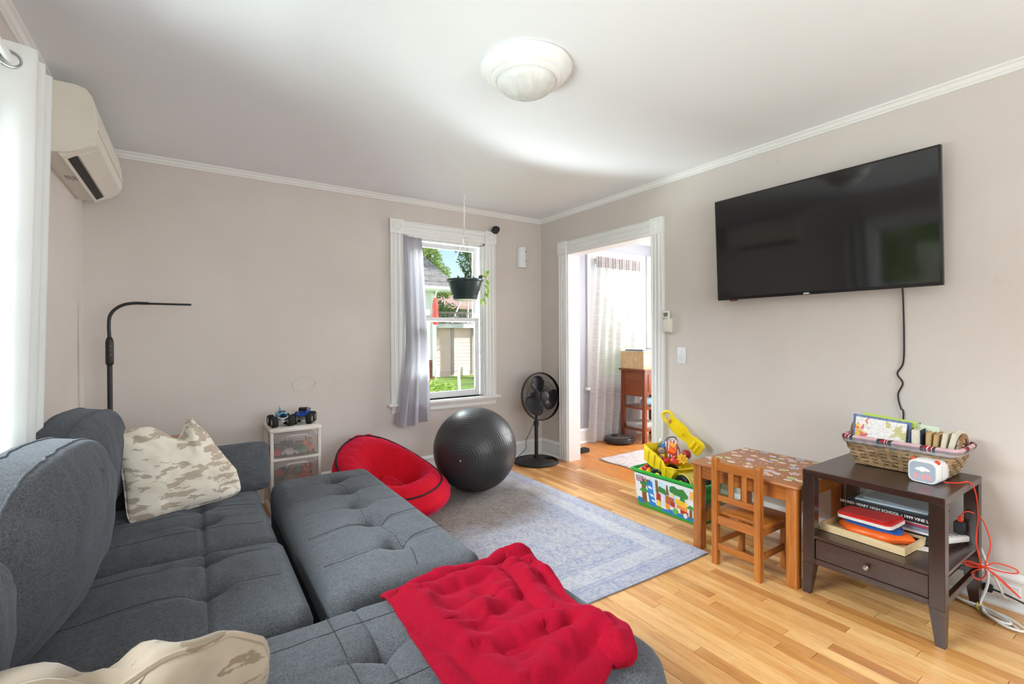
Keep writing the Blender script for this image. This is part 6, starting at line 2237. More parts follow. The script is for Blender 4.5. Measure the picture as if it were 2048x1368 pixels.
brick((2.745, 2.300, 0.254), (0.05, 0.031, 0.026), M_yel, (0.1, -0.1, 0.5), 'second yellow block along the front rim', studs=(2, 1))
brick((2.775, 2.385, 0.246), (0.05, 0.031, 0.026), M_bl2, (0.1, 0.1, 0.9), 'blue block in the far left tub corner')
brick((2.83, 2.39, 0.25), (0.062, 0.031, 0.026), M_gr2, (0.1, 0.2, 0.2), 'green block in the far left tub corner')
# inner pile under the visible toys
b = B(); b.box(2.72, 2.93, 1.87, 2.40, 0.01, 0.20, 0.01)
M_pile = G('mixed_toys'); vv = M_pile.n('ShaderNodeTexVoronoi'); vv.inputs['Scale'].default_value = 28
M_pile.l(M_pile.objc(), vv.inputs['Vector'])
hsv = M_pile.n('ShaderNodeHueSaturation'); hsv.inputs['Saturation'].default_value = 1.2; hsv.inputs['Value'].default_value = 0.7
M_pile.l(vv.outputs['Color'], hsv.inputs['Color']); M_pile.l(hsv.outputs[0], M_pile.b.inputs['Base Color'])
b.bm.free(); b = B()
for i_ in range(90):
    c = (rk.uniform(2.745, 2.90), rk.uniform(1.91, 2.36), rk.uniform(0.03, 0.235))
    Mx = Matrix.Translation(c) @ Matrix.Rotation(rk.random()*6, 4, 'Z') @ Matrix.Rotation(rk.random()*6, 4, 'X')
    b.box(-0.024, 0.024, -0.015, 0.015, -0.014, 0.014, 0.002, 1, Mx)
O('toy_fill', b, M_pile.m, None, label='jumble of small blocks filling the bottom of the green tub', cat='toys', kind='stuff', smooth=False)

# dump truck
M_ty = mat('yellow_truck_plastic', (238, 206, 24), 0.32)
M_ty2 = mat('pale_yellow_plastic', (232, 212, 110), 0.35)
M_tire = mat('black_tyre_plastic', (28, 28, 30), 0.5, bump=0.4, bs=80, bd=0.003)
dtk = T('dump_truck', 'yellow toy dump truck lying in the green tub, its bed full of blocks', 'toy truck', (2.83, 2.14, 0.20))
Mb_ = Matrix.Translation((2.835, 2.205, 0.345)) @ Matrix.Rotation(radians(20), 4, 'X') @ Matrix.Rotation(radians(-8), 4, 'Z')
# bed local: long axis y (spout towards -y), open top at z=0.05
def bedring(z, k):
    wx, ly0, ly1 = 0.085+0.026*k, -0.145-0.035*k, 0.130+0.02*k
    pts = []
    n_ = 8
    for i_ in range(n_+1): pts.append((-wx, ly1 + (ly0-ly1)*i_/n_))
    for i_ in range(1, 6): pts.append((-wx + 2*wx*i_/6, ly0 - 0.012*sin(pi*i_/6)))
    for i_ in range(n_+1): pts.append((wx, ly0 + (ly1-ly0)*i_/n_))
    for i_ in range(1, 6): pts.append((wx - 2*wx*i_/6, ly1))
    out_ = []
    for i_, p in enumerate(pts):
        bulge_ = 0.0
        if i_ <= n_ and 1 <= i_ < n_ and i_ % 2 == 0: bulge_ = -0.006
        zz = z
        dip = (-p[1])/0.16
        if k > 0.9: zz = z - 0.030*max(0, min(1, (dip-0.25)*3)) + 0.034*max(0, min(1, (dip-0.75)*5))
        out_.append(Mb_ @ Vector((p[0]+bulge_, p[1], zz)))
    return out_
b = B()
b.skin([b.ring(bedring(-0.075, 0)), b.ring(bedring(-0.07, 0.05)), b.ring(bedring(-0.01, 0.55)), b.ring(bedring(0.045, 1.0))], True, True, False)
bd_ = O('bed', b, M_ty, dtk, ang=30)
md = bd_.modifiers.new('thickness', 'SOLIDIFY'); md.thickness = 0.004
b = B(); b.tube(bedring(0.045, 1.0), 0.0048, 8, closed=True)
O('bed_rim', b, M_ty, dtk)
for k in range(4):
    b = B()
    yy = 0.085-0.062*k
    b.tube([Mb_ @ Vector((-0.090, yy, -0.065)), Mb_ @ Vector((-0.104, yy, -0.01)), Mb_ @ Vector((-0.114, yy, 0.035-0.03*max(0, min(1, (-yy/0.16-0.25)*3))))], 0.0045, 6)
    O('bed_rib', b, M_ty, dtk)
b = B(); b.box(2.775, 2.88, 1.96, 2.32, 0.212, 0.245, 0.008, 2)
O('chassis', b, M_ty, dtk)
for k, (yy, r_) in enumerate(((2.215, 0.062), (2.02, 0.056))):
    for xx in (2.735, 2.88):
        b = B()
        zc__ = 0.238 if k == 0 else 0.235
        Mw = Matrix.Translation((xx, yy, zc__)) @ Matrix.Rotation(radians(90), 4, 'Y')
        b.lathe([(r_*0.45, 0.004), (r_*0.82, 0.0), (r_*0.97, 0.006), (r_, 0.016), (r_, 0.030), (r_*0.97, 0.038), (r_*0.8, 0.042), (r_*0.45, 0.038)], Mw, 32)
        wh = O('wheel', b, M_tire, dtk, ang=30)
        b = B(); b.lathe([(r_*0.44, 0.002), (r_*0.40, 0.0), (r_*0.12, -0.001)], Mw, 20)
        O('hub_cap', b, M_ty, wh)
b = B()
b.prism([(1.895, 0.245), (2.055, 0.245), (2.062, 0.275), (2.035, 0.302), (1.985, 0.302), (1.95, 0.282), (1.895, 0.276)], 2.765, 2.885, 'X')
bmesh.ops.bevel(b.bm, geom=list(b.bm.edges), offset=0.004, segments=2, affect='EDGES')
O('hood', b, M_ty2, dtk, ang=30)
b = B()
b.tube([Vector((2.755, 2.02+0.066*cos(a), 0.238+0.060*sin(a))) for a in [pi*i/12 for i in range(13)]], 0.006, 8)
O('wheel_arch', b, M_ty2, dtk)
# load of the truck
LM = lambda x_, y_, z_: tuple(Mb_ @ Vector((x_, y_, z_)))
brick(LM(0.00, -0.060, 0.030), (0.06, 0.05, 0.034), M_redp, (0.5, 0.3, 0.4), 'red block in front of the truck bed load', 'blocks in the dump truck bed', (2, 2))
brick(LM(-0.03, -0.01, 0.000), (0.05, 0.05, 0.03), M_redp, (0.2, 0.3, 1.0), 'red block half hidden at the middle of the truck bed', 'blocks in the dump truck bed', (2, 2))
brick(LM(0.01, 0.055, 0.000), (0.05, 0.03, 0.03), M_yel, (0.1, 0.1, 0.3), 'yellow block at the left of the truck bed', 'blocks in the dump truck bed')
brick(LM(-0.055, 0.02, 0.005), (0.045, 0.03, 0.026), mat('grey_toy_plastic', (128, 136, 138), 0.4), (0.1, 0.2, 0.6), 'grey block by the front edge of the truck bed', 'blocks in the dump truck bed')
brick(LM(0.035, 0.01, 0.055), (0.06, 0.055, 0.04), M_org, (0.3, 0.8, 0.4), 'orange block on top of the truck load', 'blocks in the dump truck bed', (2, 2))
brick(LM(0.04, 0.025, 0.095), (0.05, 0.045, 0.03), mat('amber_toy_plastic', (240, 160, 50), 0.35), (0.4, 0.7, 0.2), 'amber block highest on the truck load', 'blocks in the dump truck bed', (2, 2))
# yellow gear toy
b = B()
Mg_ = Matrix.Translation((2.84, 2.085, 0.375)) @ Matrix.Rotation(radians(55), 4, 'X') @ Matrix.Rotation(radians(-30), 4, 'Y')
b.prism([((0.034+0.005*(1 if (i_//2) % 2 else -1))*cos(2*pi*i_/32), (0.034+0.005*(1 if (i_//2) % 2 else -1))*sin(2*pi*i_/32)) for i_ in range(32)], -0.010, 0.010, 'Z', Mg_)
gr = O('toy_gear', b, mat('marigold_plastic', (240, 186, 36), 0.35), None, label='marigold gear wheel at the right end of the truck load', cat='toy', ang=30)
b = B(); b.lathe([(0.016, 0.010), (0.018, 0.014), (0.012, 0.016), (0.006, 0.012)], Mg_, 18)
O('gear_hub', b, mat('marigold_plastic_hub', (232, 170, 30), 0.35), gr)
# clear bag with blue toys and little zoo case
g = G('clear_film')
trb = g.n('ShaderNodeBsdfTransparent'); glb = g.n('ShaderNodeBsdfGlossy'); glb.inputs['Roughness'].default_value = 0.15
mxb = g.n('ShaderNodeMixShader'); mxb.inputs[0].default_value = 0.22
g.l(trb.outputs[0], mxb.inputs[1]); g.l(glb.outputs[0], mxb.inputs[2]); g.l(mxb.outputs[0], g.out.inputs[0])
bgc = Vector((2.90, 2.285, 0.430))
b = B(); b.sphere(bgc, 0.058, None, 24, 16, (0.85, 1.05, 1.1))
for v_ in b.bm.verts: v_.co += (v_.co-bgc).normalized()*0.007*NZ(v_.co.x*40, v_.co.y*40, v_.co.z*40)
bag = O('clear_bag', b, g.m, None, label='clear bag of blue toy pieces at the top left of the toy pile', cat='bag', ang=180)
for k in range(7):
    c = bgc + Vector((rk.uniform(-.022, .022), rk.uniform(-.03, .03), rk.uniform(-.035, .03)))
    b = B(); Mx = Matrix.Translation(c) @ Matrix.Rotation(rk.random()*6, 4, 'Z') @ Matrix.Rotation(rk.random()*6, 4, 'X')
    b.box(-0.020, 0.020, -0.012, 0.012, -0.010, 0.010, 0.002, 1, Mx)
    tag(O('toy_piece', b, [M_bl2, M_blu, M_whp][k % 3], None), '%s plastic piece %s inside the clear bag' % (['sky blue', 'blue', 'white'][k % 3], ['lowest', 'low left', 'low right', 'in the middle', 'upper left', 'upper right', 'topmost'][k]), 'toy piece', 'pieces inside the clear bag')
cs = T('toy_case', 'small striped toy case with a dark handle standing in the toy pile', 'toy', (2.90, 2.205, 0.38))
Mc_ = Matrix.Translation((2.885, 2.195, 0.425)) @ Matrix.Rotation(radians(-14), 4, 'X') @ Matrix.Rotation(radians(20), 4, 'Z')
b = B(); b.box(-0.022, 0.022, -0.040, 0.045, -0.060, 0.055, 0.003, 1, Mc_)
g = G('striped_case'); s3 = g.sep(g.objc())
fr = g.math('FRACT', g.math('MULTIPLY', s3[1], 46))
g.l(g.mix(g.math('GREATER_THAN', fr, 0.5), lin(222, 218, 220), lin(170, 70, 84)), g.b.inputs['Base Color'])
O('case_body', b, g.m, cs, smooth=False)
b = B(); b.tube(arc([Mc_ @ Vector((0, -0.035, 0.050)), Mc_ @ Vector((0, -0.030, 0.075)), Mc_ @ Vector((0, 0.02, 0.078)), Mc_ @ Vector((0, 0.045, 0.05))], 6), 0.004, 8)
O('case_handle', b, mat('navy_plastic', (40, 52, 90), 0.4), cs)
b = B(); b.sphere((2.845, 2.265, 0.395), 0.028, None, 20, 12, (0.9, 1.1, 1.0))
for v_ in b.bm.verts: v_.co += Vector((1, 1, 1))*0.004*NZ(v_.co.x*90, v_.co.y*90, v_.co.z*90)
O('spotted_toy', b, mat('spotted_brown_plush', (150, 128, 110), 0.9, var=0.6, vs=120), None, label='small brown spotted toy between the bag and the case', cat='toy', ang=180)
b = B(); b.sphere((2.905, 2.10, 0.395), 0.034, None, 20, 12)
O('toy_ball', b, mat('dark_red_plastic', (150, 30, 34), 0.4), None, label='dark red ball deep in the toy pile under the yellow arm', cat='ball')
# dark boxed gadget at the right end of the tub
gb = T('toy_camera', 'grey boxed toy gadget with a black round-lens panel, in the tub behind the table leg', 'toy', (2.86, 1.92, 0.23))
b = B(); b.box(2.83, 2.90, 1.875, 1.98, 0.20, 0.335, 0.004, 1)
O('case', b, mat('grey_green_plastic', (104, 116, 104), 0.5), gb)
b = B(); b.box(2.826, 2.90, 1.870, 1.945, 0.245, 0.315, 0.003, 1)
O('lens_panel', b, M_blackm, gb)
for k in range(3):
    b = B(); b.tube([(2.8255, 1.925-0.018*k+0.008*cos(a), 0.288+0.008*sin(a)) for a in [2*pi*i/14 for i in range(14)]], 0.0012, 5, closed=True)
    O('lens_ring', b, M_metal, gb)
# long yellow digger arm leaning on the wall
ar = T('digger_arm', 'long yellow toy digger arm with a looped grip leaning on the wall', 'toy', (2.97, 2.14, 0.39))
axp = [(2.940, 2.325, 0.655), (2.955, 2.29, 0.640), (2.965, 2.235, 0.590), (2.970, 2.185, 0.540), (2.975, 2.12, 0.490), (2.975, 2.05, 0.440), (2.97, 1.99, 0.400)]
dirv = (Vector(axp[-1])-Vector(axp[0])).normalized()
acr = dirv.cross(Vector((-1, 0.0, 0.0))).normalized()
nrm_ = acr.cross(dirv).normalized()
# grip loop
b = B()
gc_ = Vector((2.950, 2.285, 0.632))
b.tube([gc_ + dirv*0.046*cos(a) + acr*0.038*sin(a) for a in [2*pi*i/28 for i in range(28)]], 0.0125, 10, closed=True)
O('grip', b, M_ty, ar)
b = B()
rg = []
for (t_, w_, h_) in ((0.060, 0.026, 0.010), (0.10, 0.032, 0.014), (0.16, 0.036, 0.018), (0.21, 0.036, 0.018), (0.235, 0.028, 0.014), (0.27, 0.026, 0.012), (0.30, 0.036, 0.014), (0.36, 0.040, 0.014), (0.385, 0.030, 0.008)):
    c = Vector(axp[0]) + dirv*t_
    w_ *= 1.5
    rg.append(b.ring([c + acr*w_*0.9 + nrm_*h_*0.6, c + acr*w_ , c + acr*w_*0.9 - nrm_*h_, c - acr*w_*0.9 - nrm_*h_, c - acr*w_, c - acr*w_*0.9 + nrm_*h_*0.6]))
b.skin(rg)
O('boom', b, M_ty, ar, ang=25)
b = B()
rg = []
for (t_, w_, h_) in ((0.105, 0.016, 0.006), (0.13, 0.020, 0.010), (0.18, 0.020, 0.010), (0.215, 0.012, 0.006)):
    c = Vector(axp[0]) + dirv*t_ + nrm_*0.016
    rg.append(b.ring([c + acr*w_ + nrm_*h_, c + acr*w_*1.1 - nrm_*0.008, c - acr*w_*1.1 - nrm_*0.008, c - acr*w_ + nrm_*h_]))
b.skin(rg)
O('raised_panel', b, M_ty, ar, ang=25)
for k in range(2):
    b = B(); c = Vector(axp[0]) + dirv*(0.315+0.034*k)
    b.cyl(c - acr*0.034 + nrm_*0.012, c + acr*0.034 + nrm_*0.012, 0.011, seg=14)
    O('hinge_lug', b, M_ty, ar)
b = B(); b.box(-0.016, 0.016, -0.009, 0.009, 0, 0.001, 0, 1, frame_M(Vector(axp[0]) + dirv*0.082 + nrm_*0.0125, acr, dirv) )
O('sticker', b, mat('faded_red_sticker', (190, 120, 90), 0.5), ar, smooth=False)

# ================================================================== plastic drawer cart
g = G('frosted_plastic')
trb = g.n('ShaderNodeBsdfTransparent'); trb.inputs[0].default_value = (0.93, 0.91, 0.90, 1)
df = g.n('ShaderNodeBsdfDiffuse'); df.inputs[0].default_value = lin(205, 196, 192)
mxb = g.n('ShaderNodeMixShader'); mxb.inputs[0].default_value = 0.20
gl_ = g.n('ShaderNodeBsdfGlossy'); gl_.inputs['Roughness'].default_value = 0.3
m3 = g.n('ShaderNodeMixShader'); m3.inputs[0].default_value = 0.05
g.l(trb.outputs[0], mxb.inputs[1]); g.l(df.outputs[0], mxb.inputs[2]); g.l(mxb.outputs[0], m3.inputs[1]); g.l(gl_.outputs[0], m3.inputs[2]); g.l(m3.outputs[0], g.out.inputs[0])
M_frost = g.m
M_cart = mat('white_cart_plastic', (228, 222, 212), 0.4)
ct = T('drawer_cart', 'white plastic cart with three frosted drawers of toys by the back wall', 'drawer unit', (0.595, 3.78, 0))
QX0, QX1, QY0, QY1 = 0.432, 0.760, 3.605, 3.958
b = B(); b.box(QX0-0.004, QX1+0.004, QY0-0.006, QY1, 0.585, 0.615, 0.008, 2); b.box(QX0+0.025, QX1-0.025, QY0+0.03, QY1-0.02, 0.6145, 0.618)
O('lid', b, M_cart, ct)
for zz in (0.03, 0.212, 0.398):
    b = B(); b.box(QX0, QX1, QY0-0.002, QY0+0.03, zz-0.011, zz+0.011, 0.003); b.box(QX0, QX0+0.02, QY0+0.03, QY1-0.025, zz-0.008, zz+0.008); b.box(QX1-0.02, QX1, QY0+0.03, QY1-0.025, zz-0.008, zz+0.008)
    O('frame_rail', b, M_cart, ct, kind='stuff')
for xx in (QX0, QX1-0.020):
    for yy in (QY0, QY1-0.024):
        b = B(); b.box(xx, xx+0.020, yy, yy+0.024, 0.0, 0.59, 0.003)
        O('corner_post', b, M_cart, ct)
for k, (z0_, z1_) in enumerate(((0.408, 0.582), (0.222, 0.388), (0.040, 0.202))):
    b = B()
    def dfront(u, v):
        x_ = QX0+0.020 + (QX1-QX0-0.040)*u
        return Vector((x_, QY0+0.004-0.012*sin(pi*u), z0_+(z1_-z0_)*v))
    b.grid(dfront, 16, 4)
    ddr = O('drawer', b, M_frost, ct, label='frosted drawer, %s' % ('top', 'middle', 'bottom')[k], ang=180)
    md = ddr.modifiers.new('thickness', 'SOLIDIFY'); md.thickness = 0.002
    b = B(); b.box(QX0+0.024, QX0+0.0255, QY0+0.01, QY1-0.03, z0_, z1_-0.035); b.box(QX1-0.0255, QX1-0.024, QY0+0.01, QY1-0.03, z0_, z1_-0.035); b.box(QX0+0.0255, QX1-0.0255, QY0+0.01, QY1-0.03, z0_, z0_+0.0015)
    O('drawer_bin', b, M_frost, ddr, smooth=False, kind='stuff')
    b = B()
    zt_ = z1_-0.022
    b.tube(arc([(0.530, QY0-0.006, zt_-0.030), (0.533, QY0-0.020, zt_-0.008), (0.550, QY0-0.024, zt_), (0.60, QY0-0.025, zt_+0.002), (0.645, QY0-0.024, zt_), (0.662, QY0-0.020, zt_-0.008), (0.665, QY0-0.006, zt_-0.030)], 6), 0.0045, 8)
    O('handle', b, mat('pinkish_handle', (206, 190, 190), 0.4), ddr)
# toys in the drawers
toycols = [M_redp, M_blu, M_org, mat('navy_toy', (30, 36, 60), 0.4), M_gr2, M_whp, mat('tan_toy', (190, 150, 110), 0.5), mat('slate_toy', (50, 60, 70), 0.4)]
names_ = ['red', 'blue', 'orange', 'navy', 'green', 'white', 'tan', 'slate']
def toycar(c, mi_, yaw, drawer, lab, s_=1.0):
    M_ = Matrix.Translation(c) @ Matrix.Rotation(yaw, 4, 'Z') @ Matrix.Scale(s_, 4)
    r = T('toy_car', lab, 'toy car', c, 'toys in the %s frosted drawer' % drawer)
    b = B(); b.prism([(-0.045, 0.010), (0.045, 0.010), (0.044, 0.026), (0.022, 0.030), (0.012, 0.046), (-0.022, 0.046), (-0.032, 0.030), (-0.045, 0.028)], -0.019, 0.019, 'Y', M_)
    O('body', b, toycols[mi_], r, ang=30)
    for xx in (-0.026, 0.026):
        for yy in (-0.020, 0.020):
            b = B(); b.cyl(M_ @ Vector((xx, yy-0.004, 0.011)), M_ @ Vector((xx, yy+0.004, 0.011)), 0.011, seg=14)
            O('wheel', b, M_tire, r)
    return r
spots = [('top', 0.4105, [(0.475, 3.66, 0, 0.2), (0.56, 3.655, 5, -0.1), (0.65, 3.665, 4, 0.4), (0.70, 3.70, 2, 1.2), (0.50, 3.75, 3, 0.9), (0.60, 3.76, 7, 0.1), (0.69, 3.80, 3, 0.5), (0.49, 3.85, 1, 0.2)]),
         ('middle', 0.2245, [(0.48, 3.66, 7, 0.3), (0.57, 3.66, 6, 0.0), (0.66, 3.66, 2, 0.3), (0.50, 3.75, 4, 1.1), (0.62, 3.76, 6, 0.2), (0.69, 3.78, 2, 1.0), (0.55, 3.85, 0, 0.4)])]
place_w = {0: 'front left', 1: 'front centre', 2: 'front right', 3: 'far right', 4: 'centre left', 5: 'centre', 6: 'back right', 7: 'back left'}
for dn, zz, lst in spots:
    for i_, (x_, y_, mi_, yw) in enumerate(lst):
        toycar((x_, y_, zz), mi_, yw, dn, '%s toy car, %s in the %s frosted drawer' % (names_[mi_], place_w[i_], dn), 1.15)
for dn, zz in (('top', 0.468), ('middle', 0.282)):
    for i_ in range(6):
        x_, y_ = 0.49+0.042*i_, 3.67+0.03*(i_ % 3)
        mi_ = [7, 3, 3, 7, 2, 6][i_] if dn == 'top' else [0, 7, 6, 4, 2, 2][i_]
        Mx = Matrix.Translation((x_, y_, zz+0.012+0.008*(i_ % 2))) @ Matrix.Rotation(0.5*i_, 4, 'Z') @ Matrix.Rotation(0.4*(i_ % 3), 4, 'X')
        b = B(); b.box(-0.024, 0.024, -0.017, 0.017, -0.016, 0.016, 0.004, 2, Mx)
        tag(O('toy_block', b, toycols[mi_], None), '%s chunk of toy, %s along the pile in the %s drawer' % (names_[mi_], ['first', 'second', 'third', 'fourth', 'fifth', 'sixth'][i_], dn), 'toy block', 'toy chunks in the %s drawer' % dn)

# ================================================================== monster trucks on the cart
M_tread = mat('chunky_tyre_rubber', (26, 26, 27), 0.75)
def monster(name, c, yaw, label, kind):
    M_ = Matrix.Translation(c) @ Matrix.Rotation(yaw, 4, 'Z')
    r = T(name, label, 'toy truck', c, 'monster trucks on the drawer cart')
    R_ = 0.037
    # local: front towards -y
    for i_, (xx, yy) in enumerate(((-0.052, -0.052), (0.052, -0.052), (-0.052, 0.052), (0.052, 0.052))):
        Mw = M_ @ Matrix.Translation((xx, yy, R_)) @ Matrix.Rotation(radians(90), 4, 'Y')
        b = B()
        rg = []
        for (rr_, zz) in ((0.020, -0.018), (0.032, -0.020), (0.037, -0.013), (0.037, 0.013), (0.032, 0.020), (0.020, 0.018)):
            rg.append(b.ring([Mw @ Vector((rr_*(1+0.045*((k_ // 2) % 2)*(1 if rr_ > 0.03 else 0))*cos(2*pi*k_/48), rr_*(1+0.045*((k_//2) % 2)*(1 if rr_ > 0.03 else 0))*sin(2*pi*k_/48), zz)) for k_ in range(48)]))
        b.skin(rg)
        wv_ = O('wheel', b, M_tread, r, ang=20)
        b = B(); b.lathe([(0.019, 0.0185), (0.016, 0.015), (0.006, 0.019), (0.003, 0.021)], Mw, 18)
        b.lathe([(0.019, -0.0185), (0.016, -0.015), (0.006, -0.019), (0.003, -0.021)], Mw, 18)
        O('hub', b, M_metal, wv_, kind='stuff')
    b = B()
    for yy in (-0.052, 0.052):
        b.cyl(M_ @ Vector((-0.04, yy, R_)), M_ @ Vector((0.04, yy, R_)), 0.005, seg=10)
        for xx in (-0.022, 0.022):
            b.cyl(M_ @ Vector((xx*1.3, yy, R_)), M_ @ Vector((xx*0.7, yy*0.7, R_+0.032)), 0.0035, seg=8)
    b.box(-0.018, 0.018, -0.055, 0.055, R_+0.018, R_+0.026, 0, 1, M_)
    b.box(-0.012, 0.012, -0.060, -0.050, R_-0.008, R_+0.018, 0, 1, M_)
    O('chassis', b, mat('silver_chassis', (150, 150, 152), 0.35, 0.8), r, kind='stuff')
    if kind == 'fin':
        m1, m2 = mat('sky_blue_body', (96, 170, 208), 0.3), mat('pale_belly', (226, 230, 230), 0.35)
        b = B()
        def body(u, v):
            yy = -0.075 + 0.15*u
            wd = 0.036*sin(pi*min(1, 0.16+u*0.8))**0.6
            hh = 0.026*sin(pi*min(1, 0.15+u*0.75))**0.7
            a = 2*pi*v
            return M_ @ Vector((cos(a)*wd, yy, 0.080 + sin(a)*hh))
        b.grid(body, 18, 24)
        O('body', b, m1, r, ang=180)
        b = B(); b.tube([M_ @ Vector((0.034*cos(a), -0.058-0.014*abs(sin(a)), 0.074+0.014*sin(a))) for a in [pi+pi*i/12 for i in range(13)]], 0.003, 7)
        O('lower_lip', b, m2, r)
        b = B(); b.prism([(-0.03, 0.100), (0.03, 0.100), (0.034, 0.138), (0.022, 0.128), (-0.004, 0.112)], -0.002, 0.002, 'X', M_)
        O('dorsal_fin', b, m1, r, smooth=False)
        b = B(); b.box(-0.021, 0.021, -0.050, -0.020, 0.094, 0.108, 0.004, 2, M_)
        O('windshield', b, M_black, r)
    else:
        m1, m2 = mat('royal_blue_body', (26, 74, 170), 0.25), mat('grey_purple_cab', (92, 92, 112), 0.25)
        b = B(); b.prism([(-0.078, 0.062), (0.075, 0.062), (0.075, 0.082), (0.020, 0.084), (-0.030, 0.086), (-0.076, 0.078)], -0.034, 0.034, 'X', M_)
        bmesh.ops.bevel(b.bm, geom=list(b.bm.edges), offset=0.003, segments=2, affect='EDGES')
        O('body', b, m1, r, ang=30)
        b = B(); b.prism([(-0.036, 0.085), (0.026, 0.085), (0.020, 0.113), (-0.014, 0.115)], -0.030, 0.030, 'X', M_)
        bmesh.ops.bevel(b.bm, geom=list(b.bm.edges), offset=0.003, segments=2, affect='EDGES')
        O('cab', b, m2, r, ang=30)
        b = B(); b.box(-0.027, 0.027, -0.033, -0.018, 0.089, 0.110, 0.002, 1, M_)
        O('windshield', b, M_black, r)
        b = B(); b.box(-0.034, 0.034, 0.035, 0.075, 0.082, 0.100, 0.003, 1, M_)
        O('cargo_bed', b, m2, r)
monster('monster_truck', (0.510, 3.705, 0.619), radians(6), 'light blue toy monster truck with a fin on top, left on the drawer cart', 'fin')
monster('monster_truck', (0.668, 3.735, 0.619), radians(-24), 'dark blue toy pickup monster truck, right on the drawer cart', 'pickup')

# small orange wooden box peeking behind the sofa
b = B(); b.box(-0.36, -0.06, 3.16, 3.40, 0.0, 0.66, 0.006, 2)
wbx = O('wooden_box', b, wood('amber_wood_box', (190, 120, 50), (150, 86, 30), 'Z', 0.4, 8), None, label='amber wooden box edge glimpsed between back cushion and cream pillow', cat='box')
b = B(); b.box(-0.375, -0.045, 3.145, 3.415, 0.66, 0.675, 0.004, 2)
O('box_lid', b, M_oakh, wbx)

# ================================================================== next room
M_sheer = cloth_mat('sheer_slub_cloth', (236, 233, 231), 0.5, 0.06, weave=(6, 6, 110))
M_sheer2 = cloth_mat('sheer_hem_cloth', (196, 190, 188), 0.3, 0.0, weave=(6, 6, 110))
def oc_(x0, x1, yb_, z1_, z0_, seed, flareL=0.13, flareR=0.0):
    def f(u, v):
        z = z1_ + (z0_-z1_)*v
        k = max(0, v-0.08)
        xl = x0 - flareL*k**0.9
        xr = x1 + flareR*k - 0.36*max(0, v-0.72)**1.3*2.0*(1 if flareL > 0 else 0)
        x_ = xl + (xr-xl)*u
        am = 0.008 + 0.02*min(1, v*1.5)
        y_ = yb_ + am*sin(u*2*pi*6.3 + seed + 0.8*sin(v*2)) + 0.012*NZ(u*4, v*3, seed)
        return Vector((x_, min(y_, Y2-0.055) if v < 0.9 else y_-0.05*(v-0.9)*8*u, z))
    return f
f_ = oc_(3.905, 4.655, 4.02, 2.16, 0.012, 1.0)
b = B(); b.grid(f_, 120, 60)
c1 = O('curtain', b, M_sheer, None, label='long pale slubbed curtain trailing to the floor beyond the doorway', cat='curtain', ang=180)
b = B(); b.grid(lambda u, v: f_(u, v*0.055) + Vector((0, -0.004-0.004*sin(u*160), 0.01*(1-v))), 200, 4)
O('rod_pocket', b, M_sheer2, c1, ang=180)
f2_ = oc_(4.965, 5.52, 4.02, 2.14, 0.45, 2.2, 0.0, 0.0)
b = B(); b.grid(f2_, 80, 40)
c2 = O('curtain', b, M_sheer, None, label='second pale curtain, a sliver at the doorway right edge', cat='curtain', ang=180)
b = B(); b.grid(lambda u, v: f2_(u, v*0.07) + Vector((0, -0.004-0.004*sin(u*120), 0.01*(1-v))), 120, 4)
O('rod_pocket', b, M_sheer2, c2, ang=180)
for x0, x1, lab in ((3.87, 4.70, 'thin rod holding the long curtain beyond the doorway'), (4.93, 5.55, 'thin rod holding the second curtain beyond the doorway')):
    b = B(); b.cyl((x0, 4.045, 2.15), (x1, 4.045, 2.15), 0.006, seg=10)
    O('curtain_rod', b, M_rod, None, label=lab, cat='curtain rod')

M_ches = wood('chestnut_wood', (150, 78, 36), (112, 52, 20), 'Z', 0.35, 9, 0.2)
M_chesh = wood('chestnut_wood_horizontal', (150, 78, 36), (112, 52, 20), 'Y', 0.35, 9, 0.2)
cn = T('console_table', 'reddish wooden cabinet stand with two open shelves beyond the doorway', 'stand', (4.52, 3.82, 0))
NX0, NX1, NY0, NY1 = 4.262, 4.80, 3.625, 3.985
b = B(); b.box(NX0-0.03, NX1+0.03, NY0-0.03, NY1+0.01, 0.832, 0.852, 0.004)
O('top', b, M_chesh, cn)
for xx in (NX0, NX1-0.042):
    for yy in (NY0, NY1-0.042):
        b = B(); b.box(xx, xx+0.042, yy, yy+0.042, 0, 0.832, 0.003)
        O('leg', b, M_ches, cn)
b = B(); b.box(NX0+0.042, NX1-0.042, NY0+0.008, NY0+0.024, 0.56, 0.832); 
fpn = O('drawer', b, M_ches, cn, smooth=False)
b = B(); b.box(NX0+0.07, NX1-0.07, NY0+0.002, NY0+0.008, 0.60, 0.79, 0.003)
O('drawer_panel', b, M_chesh, fpn)
b = B(); b.box(NX0+0.010, NX0+0.022, NY0+0.042, NY1-0.042, 0.535, 0.832)
O('side_panel', b, M_chesh, cn, smooth=False)
b = B(); b.box(NX0+0.042, NX1-0.042, NY1-0.03, NY1-0.02, 0.54, 0.832)
O('back_panel', b, M_chesh, cn, smooth=False)
for zz in (0.385, 0.135):
    b = B(); b.box(NX0+0.006, NX1-0.006, NY0+0.043, NY1-0.043, zz, zz+0.022, 0.002); b.box(NX0+0.044, NX1-0.044, NY0+0.006, NY1-0.006, zz+0.001, zz+0.021)
    O('shelf', b, M_chesh, cn, smooth=False)
